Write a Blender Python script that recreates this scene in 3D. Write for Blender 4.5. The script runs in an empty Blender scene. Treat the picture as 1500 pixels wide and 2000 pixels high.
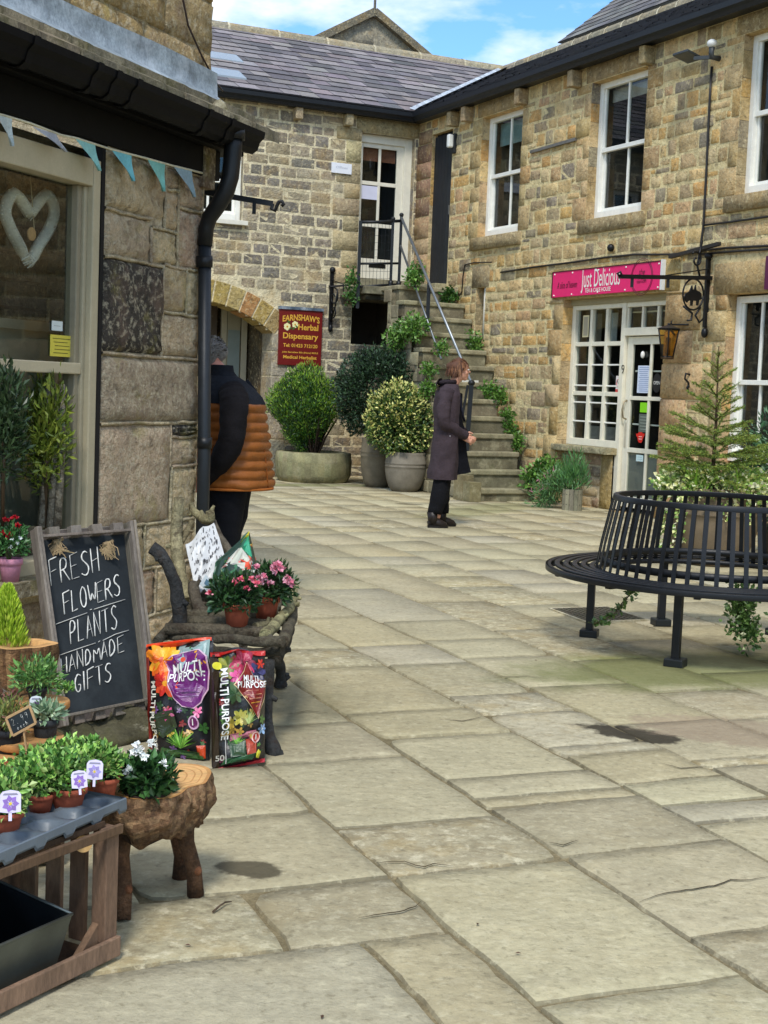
import bpy, bmesh, math, random
from mathutils import Vector as V, Matrix, noise
random.seed(7)
sc = bpy.context.scene
COL = sc.collection
R_ = math.radians
# ---------------------------------------------------------------- camera
F = 2750.0; TH = math.atan(.04); PT = math.atan(236.8 / F); EYE = V((0, 0, 1.42))
f0 = V((0, math.cos(PT), -math.sin(PT))); r0 = V((1, 0, 0)); u0 = V((0, math.sin(PT), math.cos(PT)))
RV = r0 * math.cos(TH) + u0 * math.sin(TH); UV = -r0 * math.sin(TH) + u0 * math.cos(TH)
cam = bpy.data.cameras.new('camera'); camo = bpy.data.objects.new('camera', cam); COL.objects.link(camo)
m = Matrix((RV, UV, -f0)).transposed().to_4x4(); m.translation = EYE; camo.matrix_world = m
cam.sensor_fit = 'HORIZONTAL'; cam.sensor_width = 36; cam.lens = 36 * F / 1500; cam.clip_end = 500; cam.clip_start = .05
sc.camera = camo
sc.view_settings.view_transform = 'Standard'; sc.view_settings.look = 'None'; sc.view_settings.exposure = 0.6; sc.view_settings.gamma = 1
# ---------------------------------------------------------------- sky and sun
SUN_EL, SUN_AZ = 52, 186        # azimuth the light comes from, clockwise from +Y
w = bpy.data.worlds.new('World'); sc.world = w; w.use_nodes = True
nt = w.node_tree; nt.nodes.clear()
N = nt.nodes.new; Lk = nt.links.new
out = N('ShaderNodeOutputWorld'); bg = N('ShaderNodeBackground'); sky = N('ShaderNodeTexSky')
sky.sky_type = 'NISHITA'; sky.sun_disc = False; sky.sun_elevation = R_(SUN_EL); sky.sun_rotation = R_(SUN_AZ)
sky.air_density = 1.0; sky.dust_density = .6; sky.ozone_density = 2.5
tc = N('ShaderNodeTexCoord'); mp = N('ShaderNodeMapping'); mp.inputs['Scale'].default_value = (1, 1, 2.6); mp.inputs['Location'].default_value = (.35, .2, .1)
nz = N('ShaderNodeTexNoise'); nz.inputs['Scale'].default_value = 4.6; nz.inputs['Detail'].default_value = 7; nz.inputs['Roughness'].default_value = .56
cr = N('ShaderNodeValToRGB'); cr.color_ramp.elements[0].position = .44; cr.color_ramp.elements[1].position = .60
mx = N('ShaderNodeMix'); mx.data_type = 'RGBA'; mx.inputs['B'].default_value = (9.6, 9.8, 10.2, 1)
gain = N('ShaderNodeMix'); gain.data_type = 'RGBA'; gain.blend_type = 'MULTIPLY'; gain.inputs['Factor'].default_value = 1; gain.inputs['B'].default_value = (1.0, 1.45, 1.75, 1)
Lk(tc.outputs['Generated'], mp.inputs['Vector']); Lk(mp.outputs['Vector'], nz.inputs['Vector']); Lk(nz.outputs['Fac'], cr.inputs['Fac'])
Lk(sky.outputs['Color'], gain.inputs['A']); Lk(gain.outputs['Result'], mx.inputs['A']); Lk(cr.outputs['Color'], mx.inputs['Factor'])
Lk(mx.outputs['Result'], bg.inputs['Color']); bg.inputs['Strength'].default_value = .09; Lk(bg.outputs['Background'], out.inputs['Surface'])
sl = bpy.data.lights.new('sun', 'SUN'); sl.energy = 1.9; sl.angle = R_(11); sl.color = (1, .96, .90)
so = bpy.data.objects.new('sun', sl); COL.objects.link(so)
sd = V((math.sin(R_(SUN_AZ)) * math.cos(R_(SUN_EL)), math.cos(R_(SUN_AZ)) * math.cos(R_(SUN_EL)), math.sin(R_(SUN_EL))))
so.rotation_euler = sd.to_track_quat('Z', 'Y').to_euler(); so.location = (0, 0, 30)

# ---------------------------------------------------------------- surveying helpers: where a sight line meets a real plane
def to_px(p):
    v = V(p) - EYE; z_ = v.dot(f0); return 750 + F * v.dot(RV) / z_, 1000 - F * v.dot(UV) / z_
def ray(x, y): return f0 + RV * ((x - 750) / F) + UV * ((1000 - y) / F)
def G(x, y, z=0.0):
    d = ray(x, y); return EYE + d * ((z - EYE.z) / d.z)
def D(x, y, Y):
    d = ray(x, y); return EYE + d * (Y / d.y)
Z = V((0, 0, 1))
class Wall:
    def __init__(s, o, u, n): s.o = o.copy(); s.u = u.normalized(); s.n = n.normalized()
    def P(s, a, h, d=0.0): return s.o + s.u * a + Z * h + s.n * d
    def px(s, x, y, d=0.0):
        r = ray(x, y); q = s.o + s.n * d
        p = EYE + r * ((q - EYE).dot(s.n) / r.dot(s.n)); v = p - s.o
        return v.dot(s.u), v.z
aR = R_(-25.7); dR = V((math.sin(aR), math.cos(aR), 0)); nR = V((-dR.y, dR.x, 0))
WR = Wall(G(1200, 1000), dR, nR)
CORN = WR.P(6.0, 0)
WB = Wall(CORN, nR, -dR)
aL = R_(21); dL = V((-math.sin(aL), -math.cos(aL), 0)); nL = V((-dL.y, dL.x, 0))
WL = Wall(G(370, 1235), dL, nL)

def hexc(h, k=1.0):
    h = h.lstrip('#'); o = []
    for i in (0, 2, 4):
        v = int(h[i:i + 2], 16) / 255; o.append((v / 12.92 if v <= .04045 else ((v + .055) / 1.055) ** 2.4) * k)
    return tuple(o) + (1.0,)
def jit(c, a=.12, b=.03):
    k = 1 + random.uniform(-a, a); return tuple(max(.004, c[i] * k * (1 + random.uniform(-b, b))) for i in range(3)) + (1.0,)

# ---------------------------------------------------------------- materials
MATS = {}
def mat(name, col=None, rough=.8, var=.25, scale=6.0, bump=.0, bscale=30.0, metal=0.0, fine=.0, spec=.3, attr=True, extra=None, coat=0.0, stretch=None, bdist=.01):
    if name in MATS: return MATS[name]
    m = bpy.data.materials.new(name); m.use_nodes = True; t = m.node_tree; t.nodes.clear()
    n = t.nodes.new; l = t.links.new
    o = n('ShaderNodeOutputMaterial'); p = n('ShaderNodeBsdfPrincipled'); l(p.outputs['BSDF'], o.inputs['Surface'])
    p.inputs['Roughness'].default_value = rough; p.inputs['Metallic'].default_value = metal; p.inputs['Specular IOR Level'].default_value = spec
    p.inputs['Coat Weight'].default_value = coat
    g = n('ShaderNodeNewGeometry'); pos = g.outputs['Position']
    if stretch:
        mm = n('ShaderNodeMapping'); mm.inputs['Scale'].default_value = stretch; l(pos, mm.inputs['Vector']); pos = mm.outputs['Vector']
    if attr:
        a = n('ShaderNodeAttribute'); a.attribute_name = 'Col'; c = a.outputs['Color']
    else:
        r = n('ShaderNodeRGB'); r.outputs[0].default_value = col; c = r.outputs[0]
    def mul(c, fac_socket, lo, hi):
        mr = n('ShaderNodeMapRange'); mr.inputs['From Min'].default_value = .3; mr.inputs['From Max'].default_value = .7
        mr.inputs['To Min'].default_value = lo; mr.inputs['To Max'].default_value = hi; l(fac_socket, mr.inputs['Value'])
        x = n('ShaderNodeMix'); x.data_type = 'RGBA'; x.blend_type = 'MULTIPLY'; x.inputs['Factor'].default_value = 1
        l(c, x.inputs['A']); l(mr.outputs['Result'], x.inputs['B']); return x.outputs['Result']
    def ns(s, det=6, ro=.6):
        x = n('ShaderNodeTexNoise'); x.inputs['Scale'].default_value = s; x.inputs['Detail'].default_value = det; x.inputs['Roughness'].default_value = ro; l(pos, x.inputs['Vector']); return x.outputs['Fac']
    if var: c = mul(c, ns(scale), 1 - var, 1 + var)
    if fine: c = mul(c, ns(scale * 9, 4, .7), 1 - fine, 1 + fine)
    if extra: c = extra(t, c, pos, ns)
    l(c, p.inputs['Base Color'])
    if bump:
        b = n('ShaderNodeBump'); b.inputs['Strength'].default_value = bump; b.inputs['Distance'].default_value = bdist
        l(ns(bscale, 8, .65), b.inputs['Height']); l(b.outputs['Normal'], p.inputs['Normal'])
    MATS[name] = m; return m
def blotch(colr, s, lo, hi, amt):
    def f(t, c, pos, ns):
        mr = t.nodes.new('ShaderNodeMapRange'); mr.inputs['From Min'].default_value = lo; mr.inputs['From Max'].default_value = hi
        mr.inputs['To Max'].default_value = amt; t.links.new(ns(s, 9, .68), mr.inputs['Value'])
        x = t.nodes.new('ShaderNodeMix'); x.data_type = 'RGBA'; t.links.new(mr.outputs['Result'], x.inputs['Factor'])
        t.links.new(c, x.inputs['A']); x.inputs['B'].default_value = colr; return x.outputs['Result']
    return f
def chain(*fs):
    def f(t, c, pos, ns):
        for q in fs: c = q(t, c, pos, ns)
        return c
    return f
def mottle():
    """flags differ in how worn they are: the alpha of their colour says how much"""
    def f(t, c, pos, ns):
        n = t.nodes.new; l = t.links.new; a = n('ShaderNodeAttribute'); a.attribute_name = 'Col'
        for sc_, lo, hi, col_, am in ((11, .47, .60, hexc('#8b7f62'), .75), (17, .52, .62, hexc('#d9cfae'), .75), (5, .5, .62, hexc('#a89468'), .6)):
            mr = n('ShaderNodeMapRange'); mr.inputs['From Min'].default_value = lo; mr.inputs['From Max'].default_value = hi; mr.inputs['To Max'].default_value = am; l(ns(sc_, 9, .7), mr.inputs['Value'])
            mu = n('ShaderNodeMath'); mu.operation = 'MULTIPLY'; l(mr.outputs['Result'], mu.inputs[0]); l(a.outputs['Alpha'], mu.inputs[1])
            x = n('ShaderNodeMix'); x.data_type = 'RGBA'; l(mu.outputs[0], x.inputs['Factor']); l(c, x.inputs['A']); x.inputs['B'].default_value = col_; c = x.outputs['Result']
        return c
    return f
def spot(cx, cy, rx, ry, ang, colr, amt, nsc=6.0, wob=.5, edge=.18):
    """a stain of its own shape lying on the floor, fixed to the place"""
    def f(t, c, pos, ns):
        n = t.nodes.new; l = t.links.new
        mp = n('ShaderNodeMapping'); mp.vector_type = 'TEXTURE'; mp.inputs['Location'].default_value = (cx, cy, 0); mp.inputs['Rotation'].default_value = (0, 0, ang); mp.inputs['Scale'].default_value = (rx, ry, 1000)
        l(pos, mp.inputs['Vector']); ln = n('ShaderNodeVectorMath'); ln.operation = 'LENGTH'; l(mp.outputs['Vector'], ln.inputs[0])
        ad = n('ShaderNodeMath'); ad.operation = 'MULTIPLY_ADD'; l(ns(nsc, 8, .65), ad.inputs[0]); ad.inputs[1].default_value = wob * 2; l(ln.outputs['Value'], ad.inputs[2])
        mr = n('ShaderNodeMapRange'); mr.inputs['From Min'].default_value = 1 + wob; mr.inputs['From Max'].default_value = 1 + wob - edge; mr.inputs['To Max'].default_value = amt; l(ad.outputs[0], mr.inputs['Value'])
        x = n('ShaderNodeMix'); x.data_type = 'RGBA'; l(mr.outputs['Result'], x.inputs['Factor']); l(c, x.inputs['A']); x.inputs['B'].default_value = colr; return x.outputs['Result']
    return f
M_STONE = mat('weathered_sandstone', rough=.94, var=.26, scale=8, fine=.20, bump=1.0, bscale=24, bdist=.03, spec=.1, extra=chain(blotch(hexc('#4f483c'), 17, .54, .66, .6), blotch(hexc('#d6c69c'), 21, .53, .64, .55), blotch(hexc('#c09c5c'), 2.6, .52, .64, .3), blotch(hexc('#918a74'), 1.2, .5, .64, .2)))
M_PIER = mat('rough_lichened_sandstone', rough=.95, var=.26, scale=9, fine=.25, bump=1.0, bscale=34, spec=.1, bdist=.035, extra=chain(blotch(hexc('#5a5245'), 17, .52, .64, .5), blotch(hexc('#d6cbae'), 26, .50, .62, .6), blotch(hexc('#9c8270'), 3.5, .5, .64, .4), blotch(hexc('#a39a55'), 5, .56, .66, .35)))
M_SLATE = mat('roof_slate', rough=.7, var=.2, scale=3, fine=.14, bump=.3, bscale=22, spec=.4, extra=blotch(hexc('#8d8b80'), 9, .60, .75, .35))
M_STONESLATE = mat('mossy_stone_slate', rough=.95, var=.3, scale=8, fine=.3, bump=.9, bscale=40, extra=chain(blotch(hexc('#4c4a2a'), 7, .50, .62, .7), blotch(hexc('#b9b39b'), 12, .60, .72, .5)))
M_PAINT = mat('painted_wood', rough=.5, var=.07, scale=9, fine=.05, bump=.08, bscale=60, extra=blotch(hexc('#b7ad93'), 13, .62, .75, .35))
M_BLACK = mat('black_iron', rough=.42, var=.15, scale=20, bump=.12, bscale=90, spec=.32)
M_MATTE = mat('matte_surface', rough=.85, var=.12, scale=14, fine=.08, bump=.15, bscale=80)
M_CLOTH = mat('woven_cloth', rough=.9, var=.2, scale=7, fine=.12, bump=.7, bscale=17, bdist=.02, spec=.15)
M_GUT = mat('black_gutter_paint', rough=.6, var=.2, scale=9, bump=.1, spec=.12)
M_SKIN = mat('skin', rough=.55, var=.1, scale=20, spec=.35)
M_LEAF = mat('leaf', rough=.42, var=.18, scale=6, spec=.45)
M_NEEDLE = mat('needle_foliage', rough=.6, var=.2, scale=6, spec=.3)
M_WOOD = mat('weathered_timber', rough=.85, var=.3, scale=12, fine=.25, bump=.6, bscale=30, stretch=(1, 1, .25))
M_BARK = mat('bark', rough=.95, var=.45, scale=11, fine=.35, bump=1.0, bscale=30, bdist=.03, extra=chain(blotch(hexc('#3c2f24'), 18, .5, .64, .7), blotch(hexc('#9a9a7c'), 11, .62, .75, .4)))
M_CUT = mat('fresh_cut_wood', rough=.7, var=.14, scale=10, fine=.1, bump=.25, bscale=40)
M_POT = mat('plant_pot_clay', rough=.8, var=.18, scale=9, fine=.1, bump=.15, bscale=50)
M_GLOSS = mat('glossy_print', rough=.28, var=.05, scale=10, spec=.5, bump=.25, bscale=14)
M_SIGN = mat('sign_print', rough=.45, var=.04, scale=10, spec=.4)
M_LEAD = mat('lead_sheet', rough=.55, var=.4, scale=6, fine=.3, bump=.25, bscale=14, metal=.25, extra=chain(blotch(hexc('#c3ccd2'), 4.5, .5, .68, .7), blotch(hexc('#3a4248'), 7, .55, .7, .6)))
M_METAL = mat('galvanised_metal', rough=.42, var=.2, scale=8, metal=.75, bump=.1, bscale=30)
M_HAIR = mat('hair', rough=.6, var=.35, scale=40, spec=.3, bump=.6, bscale=90)
def glass(name, tint, refl, rough=.02, fres=True):
    m = bpy.data.materials.new(name); m.use_nodes = True; t = m.node_tree; t.nodes.clear(); n = t.nodes.new; l = t.links.new
    o = n('ShaderNodeOutputMaterial'); a = n('ShaderNodeBsdfTransparent'); a.inputs['Color'].default_value = tint
    b = n('ShaderNodeBsdfGlossy'); b.inputs['Roughness'].default_value = rough; b.inputs['Color'].default_value = (.9, .93, .95, 1)
    x = n('ShaderNodeMixShader'); g = n('ShaderNodeNewGeometry'); dt = n('ShaderNodeVectorMath'); dt.operation = 'DOT_PRODUCT'; l(g.outputs['Incoming'], dt.inputs[0]); l(g.outputs['Normal'], dt.inputs[1])
    ab = n('ShaderNodeMath'); ab.operation = 'ABSOLUTE'; l(dt.outputs['Value'], ab.inputs[0]); su = n('ShaderNodeMath'); su.operation = 'SUBTRACT'; su.inputs[0].default_value = 1; l(ab.outputs[0], su.inputs[1])
    pw = n('ShaderNodeMath'); pw.operation = 'POWER'; l(su.outputs[0], pw.inputs[0]); pw.inputs[1].default_value = 5
    mr = n('ShaderNodeMath'); mr.operation = 'MULTIPLY_ADD'; mr.inputs[1].default_value = .92 * refl; mr.inputs[2].default_value = .045 * refl; l(pw.outputs[0], mr.inputs[0])
    bm = n('ShaderNodeBump'); bm.inputs['Strength'].default_value = .04; nn = n('ShaderNodeTexNoise'); nn.inputs['Scale'].default_value = 2.5; l(g.outputs['Position'], nn.inputs['Vector']); l(nn.outputs['Fac'], bm.inputs['Height']); l(bm.outputs['Normal'], b.inputs['Normal'])
    l(mr.outputs[0], x.inputs['Fac']); l(a.outputs[0], x.inputs[1]); l(b.outputs[0], x.inputs[2]); l(x.outputs[0], o.inputs['Surface']); return m
M_GLASS = glass('window_glass', (.75, .8, .78, 1), 1.3)
M_SHOPGLASS = glass('shop_window_glass', (.8, .84, .8, 1), 1.5)
M_AMBER = glass('amber_lantern_glass', (.75, .55, .18, 1), 1.2, .1)

# ---------------------------------------------------------------- mesh builder
class MB:
    def __init__(s): s.v = []; s.f = []; s.c = []; s.sm = []
    def face(s, pts, col, sm=False):
        i = len(s.v); s.v.extend([V(p) for p in pts]); s.f.append(tuple(range(i, i + len(pts)))); s.c.append(col); s.sm.append(sm)
    def grid(s, rows, col, sm=True, closed=False, colf=None):
        i0 = len(s.v); nr = len(rows); nc = len(rows[0])
        for r in rows: s.v.extend([V(p) for p in r])
        for a in range(nr - 1):
            for b in range(nc if closed else nc - 1):
                b2 = (b + 1) % nc
                s.f.append((i0 + a * nc + b, i0 + a * nc + b2, i0 + (a + 1) * nc + b2, i0 + (a + 1) * nc + b)); s.c.append(colf(a, b) if colf else col); s.sm.append(sm)
        return i0
    def fan(s, i0, n, col, rev=False, sm=False):
        t = tuple(range(i0, i0 + n)); s.f.append(t[::-1] if rev else t); s.c.append(col); s.sm.append(sm)
    def box(s, o, a, b, c, col, sm=False):
        """corner o and three edge vectors"""
        o = V(o); p = [o, o + a, o + a + b, o + b]; q = [x + c for x in p]; i = len(s.v); s.v.extend(p + q)
        for f in ((3, 2, 1, 0), (4, 5, 6, 7), (0, 1, 5, 4), (1, 2, 6, 5), (2, 3, 7, 6), (3, 0, 4, 7)):
            s.f.append(tuple(i + k for k in f)); s.c.append(col); s.sm.append(sm)
    def wb(s, W, s0, s1, h0, h1, d0, d1, col): s.box(W.P(s0, h0, d0), W.u * (s1 - s0), Z * (h1 - h0), W.n * (d1 - d0), col)
    def cbox(s, c, x, y, z, col, rot=0.0):
        a = V((math.cos(rot), math.sin(rot), 0)) * x; b = V((-math.sin(rot), math.cos(rot), 0)) * y; e = Z * z
        s.box(V(c) - a / 2 - b / 2, a, b, e, col)
    def tube(s, pts, r, col, n=8, caps=True, sm=True, colf=None, flat=1.0):
        pts = [V(p) for p in pts]; rs = r if isinstance(r, (list, tuple)) else [r] * len(pts); rows = []; up = None
        for i, p in enumerate(pts):
            t = (pts[min(i + 1, len(pts) - 1)] - pts[max(i - 1, 0)])
            t = t.normalized() if t.length > 1e-9 else Z
            if up is None: up = t.orthogonal().normalized()
            else:
                up = up - t * up.dot(t); up = up.normalized() if up.length > 1e-6 else t.orthogonal().normalized()
            w2 = t.cross(up); rows.append([p + (up * math.cos(2 * math.pi * k / n) + w2 * math.sin(2 * math.pi * k / n) * flat) * rs[i] for k in range(n)])
        i0 = s.grid(rows, col, sm, True, colf)
        if caps: s.fan(i0, n, col, True); s.fan(i0 + (len(rows) - 1) * n, n, col)
    def bar(s, p, q, wdt, thk, col, side=None):
        p = V(p); q = V(q); t = (q - p).normalized(); sd = V(side) if side is not None else Z.cross(t)
        if sd.length < 1e-5: sd = V((1, 0, 0))
        sd = (sd - t * sd.dot(t)).normalized(); u = t.cross(sd)
        s.box(p - sd * wdt / 2 - u * thk / 2, sd * wdt, u * thk, q - p, col)
    def lathe(s, c, prof, col, n=24, colf=None, sx=1.0, wob=0.0, caps=True):
        c = V(c); rows = []
        for r, z in prof:
            rows.append([c + V((math.cos(2 * math.pi * k / n) * r * (1 + wob * math.sin(k * 1.7 + z * 9)), math.sin(2 * math.pi * k / n) * r * sx * (1 + wob * math.sin(k * 1.7 + z * 9)), z)) for k in range(n)])
        i0 = s.grid(rows, col, True, True, colf)
        if caps: s.fan(i0, n, col, True); s.fan(i0 + (len(rows) - 1) * n, n, col)
    def ell(s, c, rx, ry, rz, col, n=12, m_=8, rot=None, wob=0.0):
        c = V(c); rows = []
        for i in range(m_ + 1):
            ph = -math.pi / 2 + math.pi * i / m_; row = []
            for k in range(n):
                a = 2 * math.pi * k / n; q = V((math.cos(ph) * math.cos(a) * rx, math.cos(ph) * math.sin(a) * ry, math.sin(ph) * rz))
                if wob: q *= 1 + wob * noise.noise(q * 9 + c)
                if rot is not None: q = rot @ q
                row.append(c + q)
            rows.append(row)
        s.grid(rows, col, True, True)
    def leaf(s, p, d, L, wd, col, fold=.25, up=None):
        d = d.normalized(); sd = d.cross(up if up is not None else V((random.gauss(0, 1), random.gauss(0, 1), random.gauss(0, 1))))
        if sd.length < 1e-5: sd = d.orthogonal()
        sd.normalize(); nn = sd.cross(d); i = len(s.v)
        s.v.extend([p, p + d * L * .5 + sd * wd / 2 + nn * wd * fold, p + d * L, p + d * L * .5 - sd * wd / 2 + nn * wd * fold])
        s.f.append((i, i + 1, i + 2)); s.f.append((i, i + 2, i + 3)); s.c += [col, col]; s.sm += [False, False]
ORG = {}
def build(name, mb, material, parent=None, loc=None, bevel=0.0, seg=2, mods=None):
    """one mesh object; builder coordinates are world coordinates"""
    org = ORG[parent.name] if parent is not None else V(loc if loc is not None else (0, 0, 0))
    me = bpy.data.meshes.new(name); me.from_pydata([tuple(p - org) for p in mb.v], [], mb.f)
    ca = me.color_attributes.new('Col', 'FLOAT_COLOR', 'CORNER'); buf = []
    for f, c in zip(mb.f, mb.c): buf.extend(list(c) * len(f))
    ca.data.foreach_set('color', buf); me.polygons.foreach_set('use_smooth', mb.sm); me.update()
    me.materials.append(material)
    o = bpy.data.objects.new(name, me); COL.objects.link(o)
    if parent is not None: o.parent = parent
    else: o.location = org
    ORG[o.name] = org
    if bevel:
        b = o.modifiers.new('bevel', 'BEVEL'); b.width = bevel; b.segments = seg; b.limit_method = 'ANGLE'; b.angle_limit = R_(40)
    return o
def tag(o, label=None, cat=None, group=None, kind=None):
    if label: o['label'] = label
    if cat: o['category'] = cat
    if group: o['group'] = group
    if kind: o['kind'] = kind
    return o
def thing(name, label, cat, loc, group=None):
    o = bpy.data.objects.new(name, None); COL.objects.link(o); o.location = V(loc); o.empty_display_size = .2; ORG[o.name] = V(loc)
    return tag(o, label, cat, group)
def dup(root, loc, rotz=0.0, label=None, scale=1.0):
    c = root.copy(); COL.objects.link(c); c.location = V(loc); c.rotation_euler = (0, 0, rotz); c.scale = (scale,) * 3
    if label: c['label'] = label
    ORG[c.name] = V(loc)
    for ch in root.children:
        d = ch.copy(); COL.objects.link(d); d.parent = c
        for g in ch.children:
            e = g.copy(); COL.objects.link(e); e.parent = d
    return c
def textmesh(body, size, width, fmap, col, name, parent, shear=0.0, align='CENTER', bold=0.0, curve=0.0, spacing=1.0, material=None, extrude=0.0):
    cu = bpy.data.curves.new('txt', 'FONT'); cu.body = body; cu.size = size; cu.shear = shear; cu.align_x = align; cu.align_y = 'CENTER'; cu.offset = bold; cu.space_character = spacing; cu.resolution_u = 3
    o = bpy.data.objects.new('txt', cu); COL.objects.link(o); dg = bpy.context.evaluated_depsgraph_get(); me = o.evaluated_get(dg).to_mesh()
    vs = [v.co.copy() for v in me.vertices]; fs = [tuple(p.vertices) for p in me.polygons]
    if vs and width:
        x0 = min(v.x for v in vs); x1 = max(v.x for v in vs); k = width / max(x1 - x0, 1e-6); c0 = (x0 + x1) / 2 if align == 'CENTER' else x0
        for v in vs: v.x = (v.x - c0) * k
    b = MB(); b.v = [fmap(v.x, v.y - curve * v.x * v.x) for v in vs]; b.f = fs; b.c = [col] * len(fs); b.sm = [False] * len(fs)
    bpy.data.objects.remove(o); bpy.data.curves.remove(cu)
    return build(name, b, material or M_SIGN, parent) if b.f else None
def subtract(rects, hole):
    a0, b0, a1, b1 = hole; res = []
    for (x0, y0, x1, y1) in rects:
        if a1 <= x0 or a0 >= x1 or b1 <= y0 or b0 >= y1: res.append((x0, y0, x1, y1)); continue
        if y0 < b0: res.append((x0, y0, x1, b0))
        if y1 > b1: res.append((x0, b1, x1, y1))
        yy0, yy1 = max(y0, b0), min(y1, b1)
        if x0 < a0: res.append((x0, yy0, a0, yy1))
        if x1 > a1: res.append((a1, yy0, x1, yy1))
    return res
def stone(mb, W, s0, h0, s1, h1, col, gap=.014, dep=.014, rough=.007, nx=3, ny=3, ch=.009, base=0.0):
    g = gap / 2; j = gap * .3
    s0 += g + random.uniform(-j, j); s1 -= g + random.uniform(-j, j); h0 += g + random.uniform(-j, j); h1 -= g + random.uniform(-j, j)
    if s1 - s0 < .03 or h1 - h0 < .03: return
    ch = min(ch, (s1 - s0) / 4, (h1 - h0) / 4)
    def ax(a, b, n): return [a] + [a + ch + (b - a - 2 * ch) * k / (n - 2) for k in range(n - 1)] + [b] if n > 2 else [a, b]
    xs = ax(s0, s1, nx); ys = ax(h0, h1, ny); rows = []
    tilt = random.uniform(-.004, .004); dd = dep * random.uniform(.75, 1.25)
    for j_, y in enumerate(ys):
        r = []
        for i_, x in enumerate(xs):
            ex = i_ in (0, len(xs) - 1); ey = j_ in (0, len(ys) - 1); d = base + .001 if (ex or ey) else base + dd + random.uniform(-rough, rough) + tilt * (x - s0)
            xx = x; yy = y
            if ex and ey: xx += ch * .5 * (1 if i_ == 0 else -1); yy += ch * .5 * (1 if j_ == 0 else -1)
            elif ex or ey: xx += random.uniform(-.003, .003); yy += random.uniform(-.003, .003)
            r.append(W.P(xx, yy, d))
        rows.append(r)
    mb.grid(rows, col, True)
def masonry(mb, W, s0, h0, s1, h1, pal, mortar, ch=(.14, .2), sw=(.2, .42), holes=(), gap=.016, dep=.014, rough=.007, nx=3, ny=3, skip=None, mask=None, back=True, reveal=.15, rcol=None, quoin=()):
    if back:
        rc = [(s0, h0, s1, h1)]
        for hh in list(holes) + list(mask or []): rc = subtract(rc, hh)
        for r in rc:
            mb.face([W.P(r[0], r[1]), W.P(r[2], r[1]), W.P(r[2], r[3]), W.P(r[0], r[3])], mortar)
        for (a, b, c, d) in holes:
            q = rcol or pal[0]
            for x in (a, c):
                y = b
                while y < d - .02:
                    y2 = min(d, y + random.uniform(.2, .32)); mb.face([W.P(x, y + .004, 0), W.P(x, y2, 0), W.P(x, y2, -reveal), W.P(x, y + .004, -reveal)], jit(random.choice(pal), .15)); y = y2
            mb.face([W.P(a, b, 0), W.P(c, b, 0), W.P(c, b, -reveal), W.P(a, b, -reveal)], q); mb.face([W.P(a, d, 0), W.P(c, d, 0), W.P(c, d, -reveal), W.P(a, d, -reveal)], jit(q, .1))
    y = h0
    while y < h1 - .02:
        y2 = y + random.uniform(*ch)
        if h1 - y2 < ch[0] * .6: y2 = h1
        x = s0 + random.uniform(-sw[0], 0)
        while x < s1:
            x2 = x + random.uniform(*sw) * (1.0 if random.random() > .15 else 1.35)
            rc = [(max(x, s0), y, min(x2, s1), y2)]
            for hh in list(holes) + list(mask or []) + list(quoin): rc = subtract(rc, hh)
            for r in rc:
                if r[2] - r[0] < .05 or r[3] - r[1] < .04: continue
                if skip and skip(*r): continue
                c = jit(random.choice(pal), .10, .02)
                stone(mb, W, *r, c, gap, dep, rough, nx, ny)
            x = x2
        y = y2
def jambs(mb, W, a, b, h0, h1, side, pal, wn=.2, ww=.34, hh=(.2, .32), dep=.010, rough=.005):
    """dressed quoin stones beside an opening; side -1 grows to lower s, +1 to higher"""
    y = h0; k = 0; rec = []
    while y < h1 - .03:
        y2 = min(h1, y + random.uniform(*hh)); w_ = (wn if k % 2 else ww) * random.uniform(.9, 1.1)
        r = (a - w_, y, a, y2) if side < 0 else (b, y, b + w_, y2); stone(mb, W, *r, jit(random.choice(pal), .1, .04), .01, dep, rough, 4, 3); rec.append(r); y = y2; k += 1
    return rec
# ================================================================ GROUND
pa = R_(-22.4); PP = V((math.sin(pa), math.cos(pa), 0)); QQ = V((math.cos(pa), -math.sin(pa), 0))
def pq(p, q, z=0.0): return PP * p + QQ * q + Z * z
def topq(v): return v.dot(PP), v.dot(QQ)
gb = MB(); gb.face([(-150, -150, -.04), (150, -150, -.04), (150, 150, -.04), (-150, 150, -.04)], hexc('#7c7565'))
tag(build('ground', gb, mat('ground_earth', rough=.95, var=.2, scale=1.5), loc=(0, 0, 0)), kind='structure')
M_MORT = mat('sandy_joint_dirt', rough=.98, var=.3, scale=9, fine=.3, bump=.8, bscale=70, spec=.05, extra=blotch(hexc('#56604a'), 3, .52, .68, .45))
gb = MB(); gb.face([pq(-3, -9, -.009), pq(-3, 13, -.009), pq(28, 13, -.009), pq(28, -9, -.009)], hexc('#85795c'))
tag(build('paving_joints', gb, M_MORT, loc=(0, 0, 0)), kind='structure')
moss = hexc('#6a7038'); BC = (1.945, 8.147)
st1 = G(1235, 1432); st2 = G(487, 1697); st3 = G(800, 985)
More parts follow.
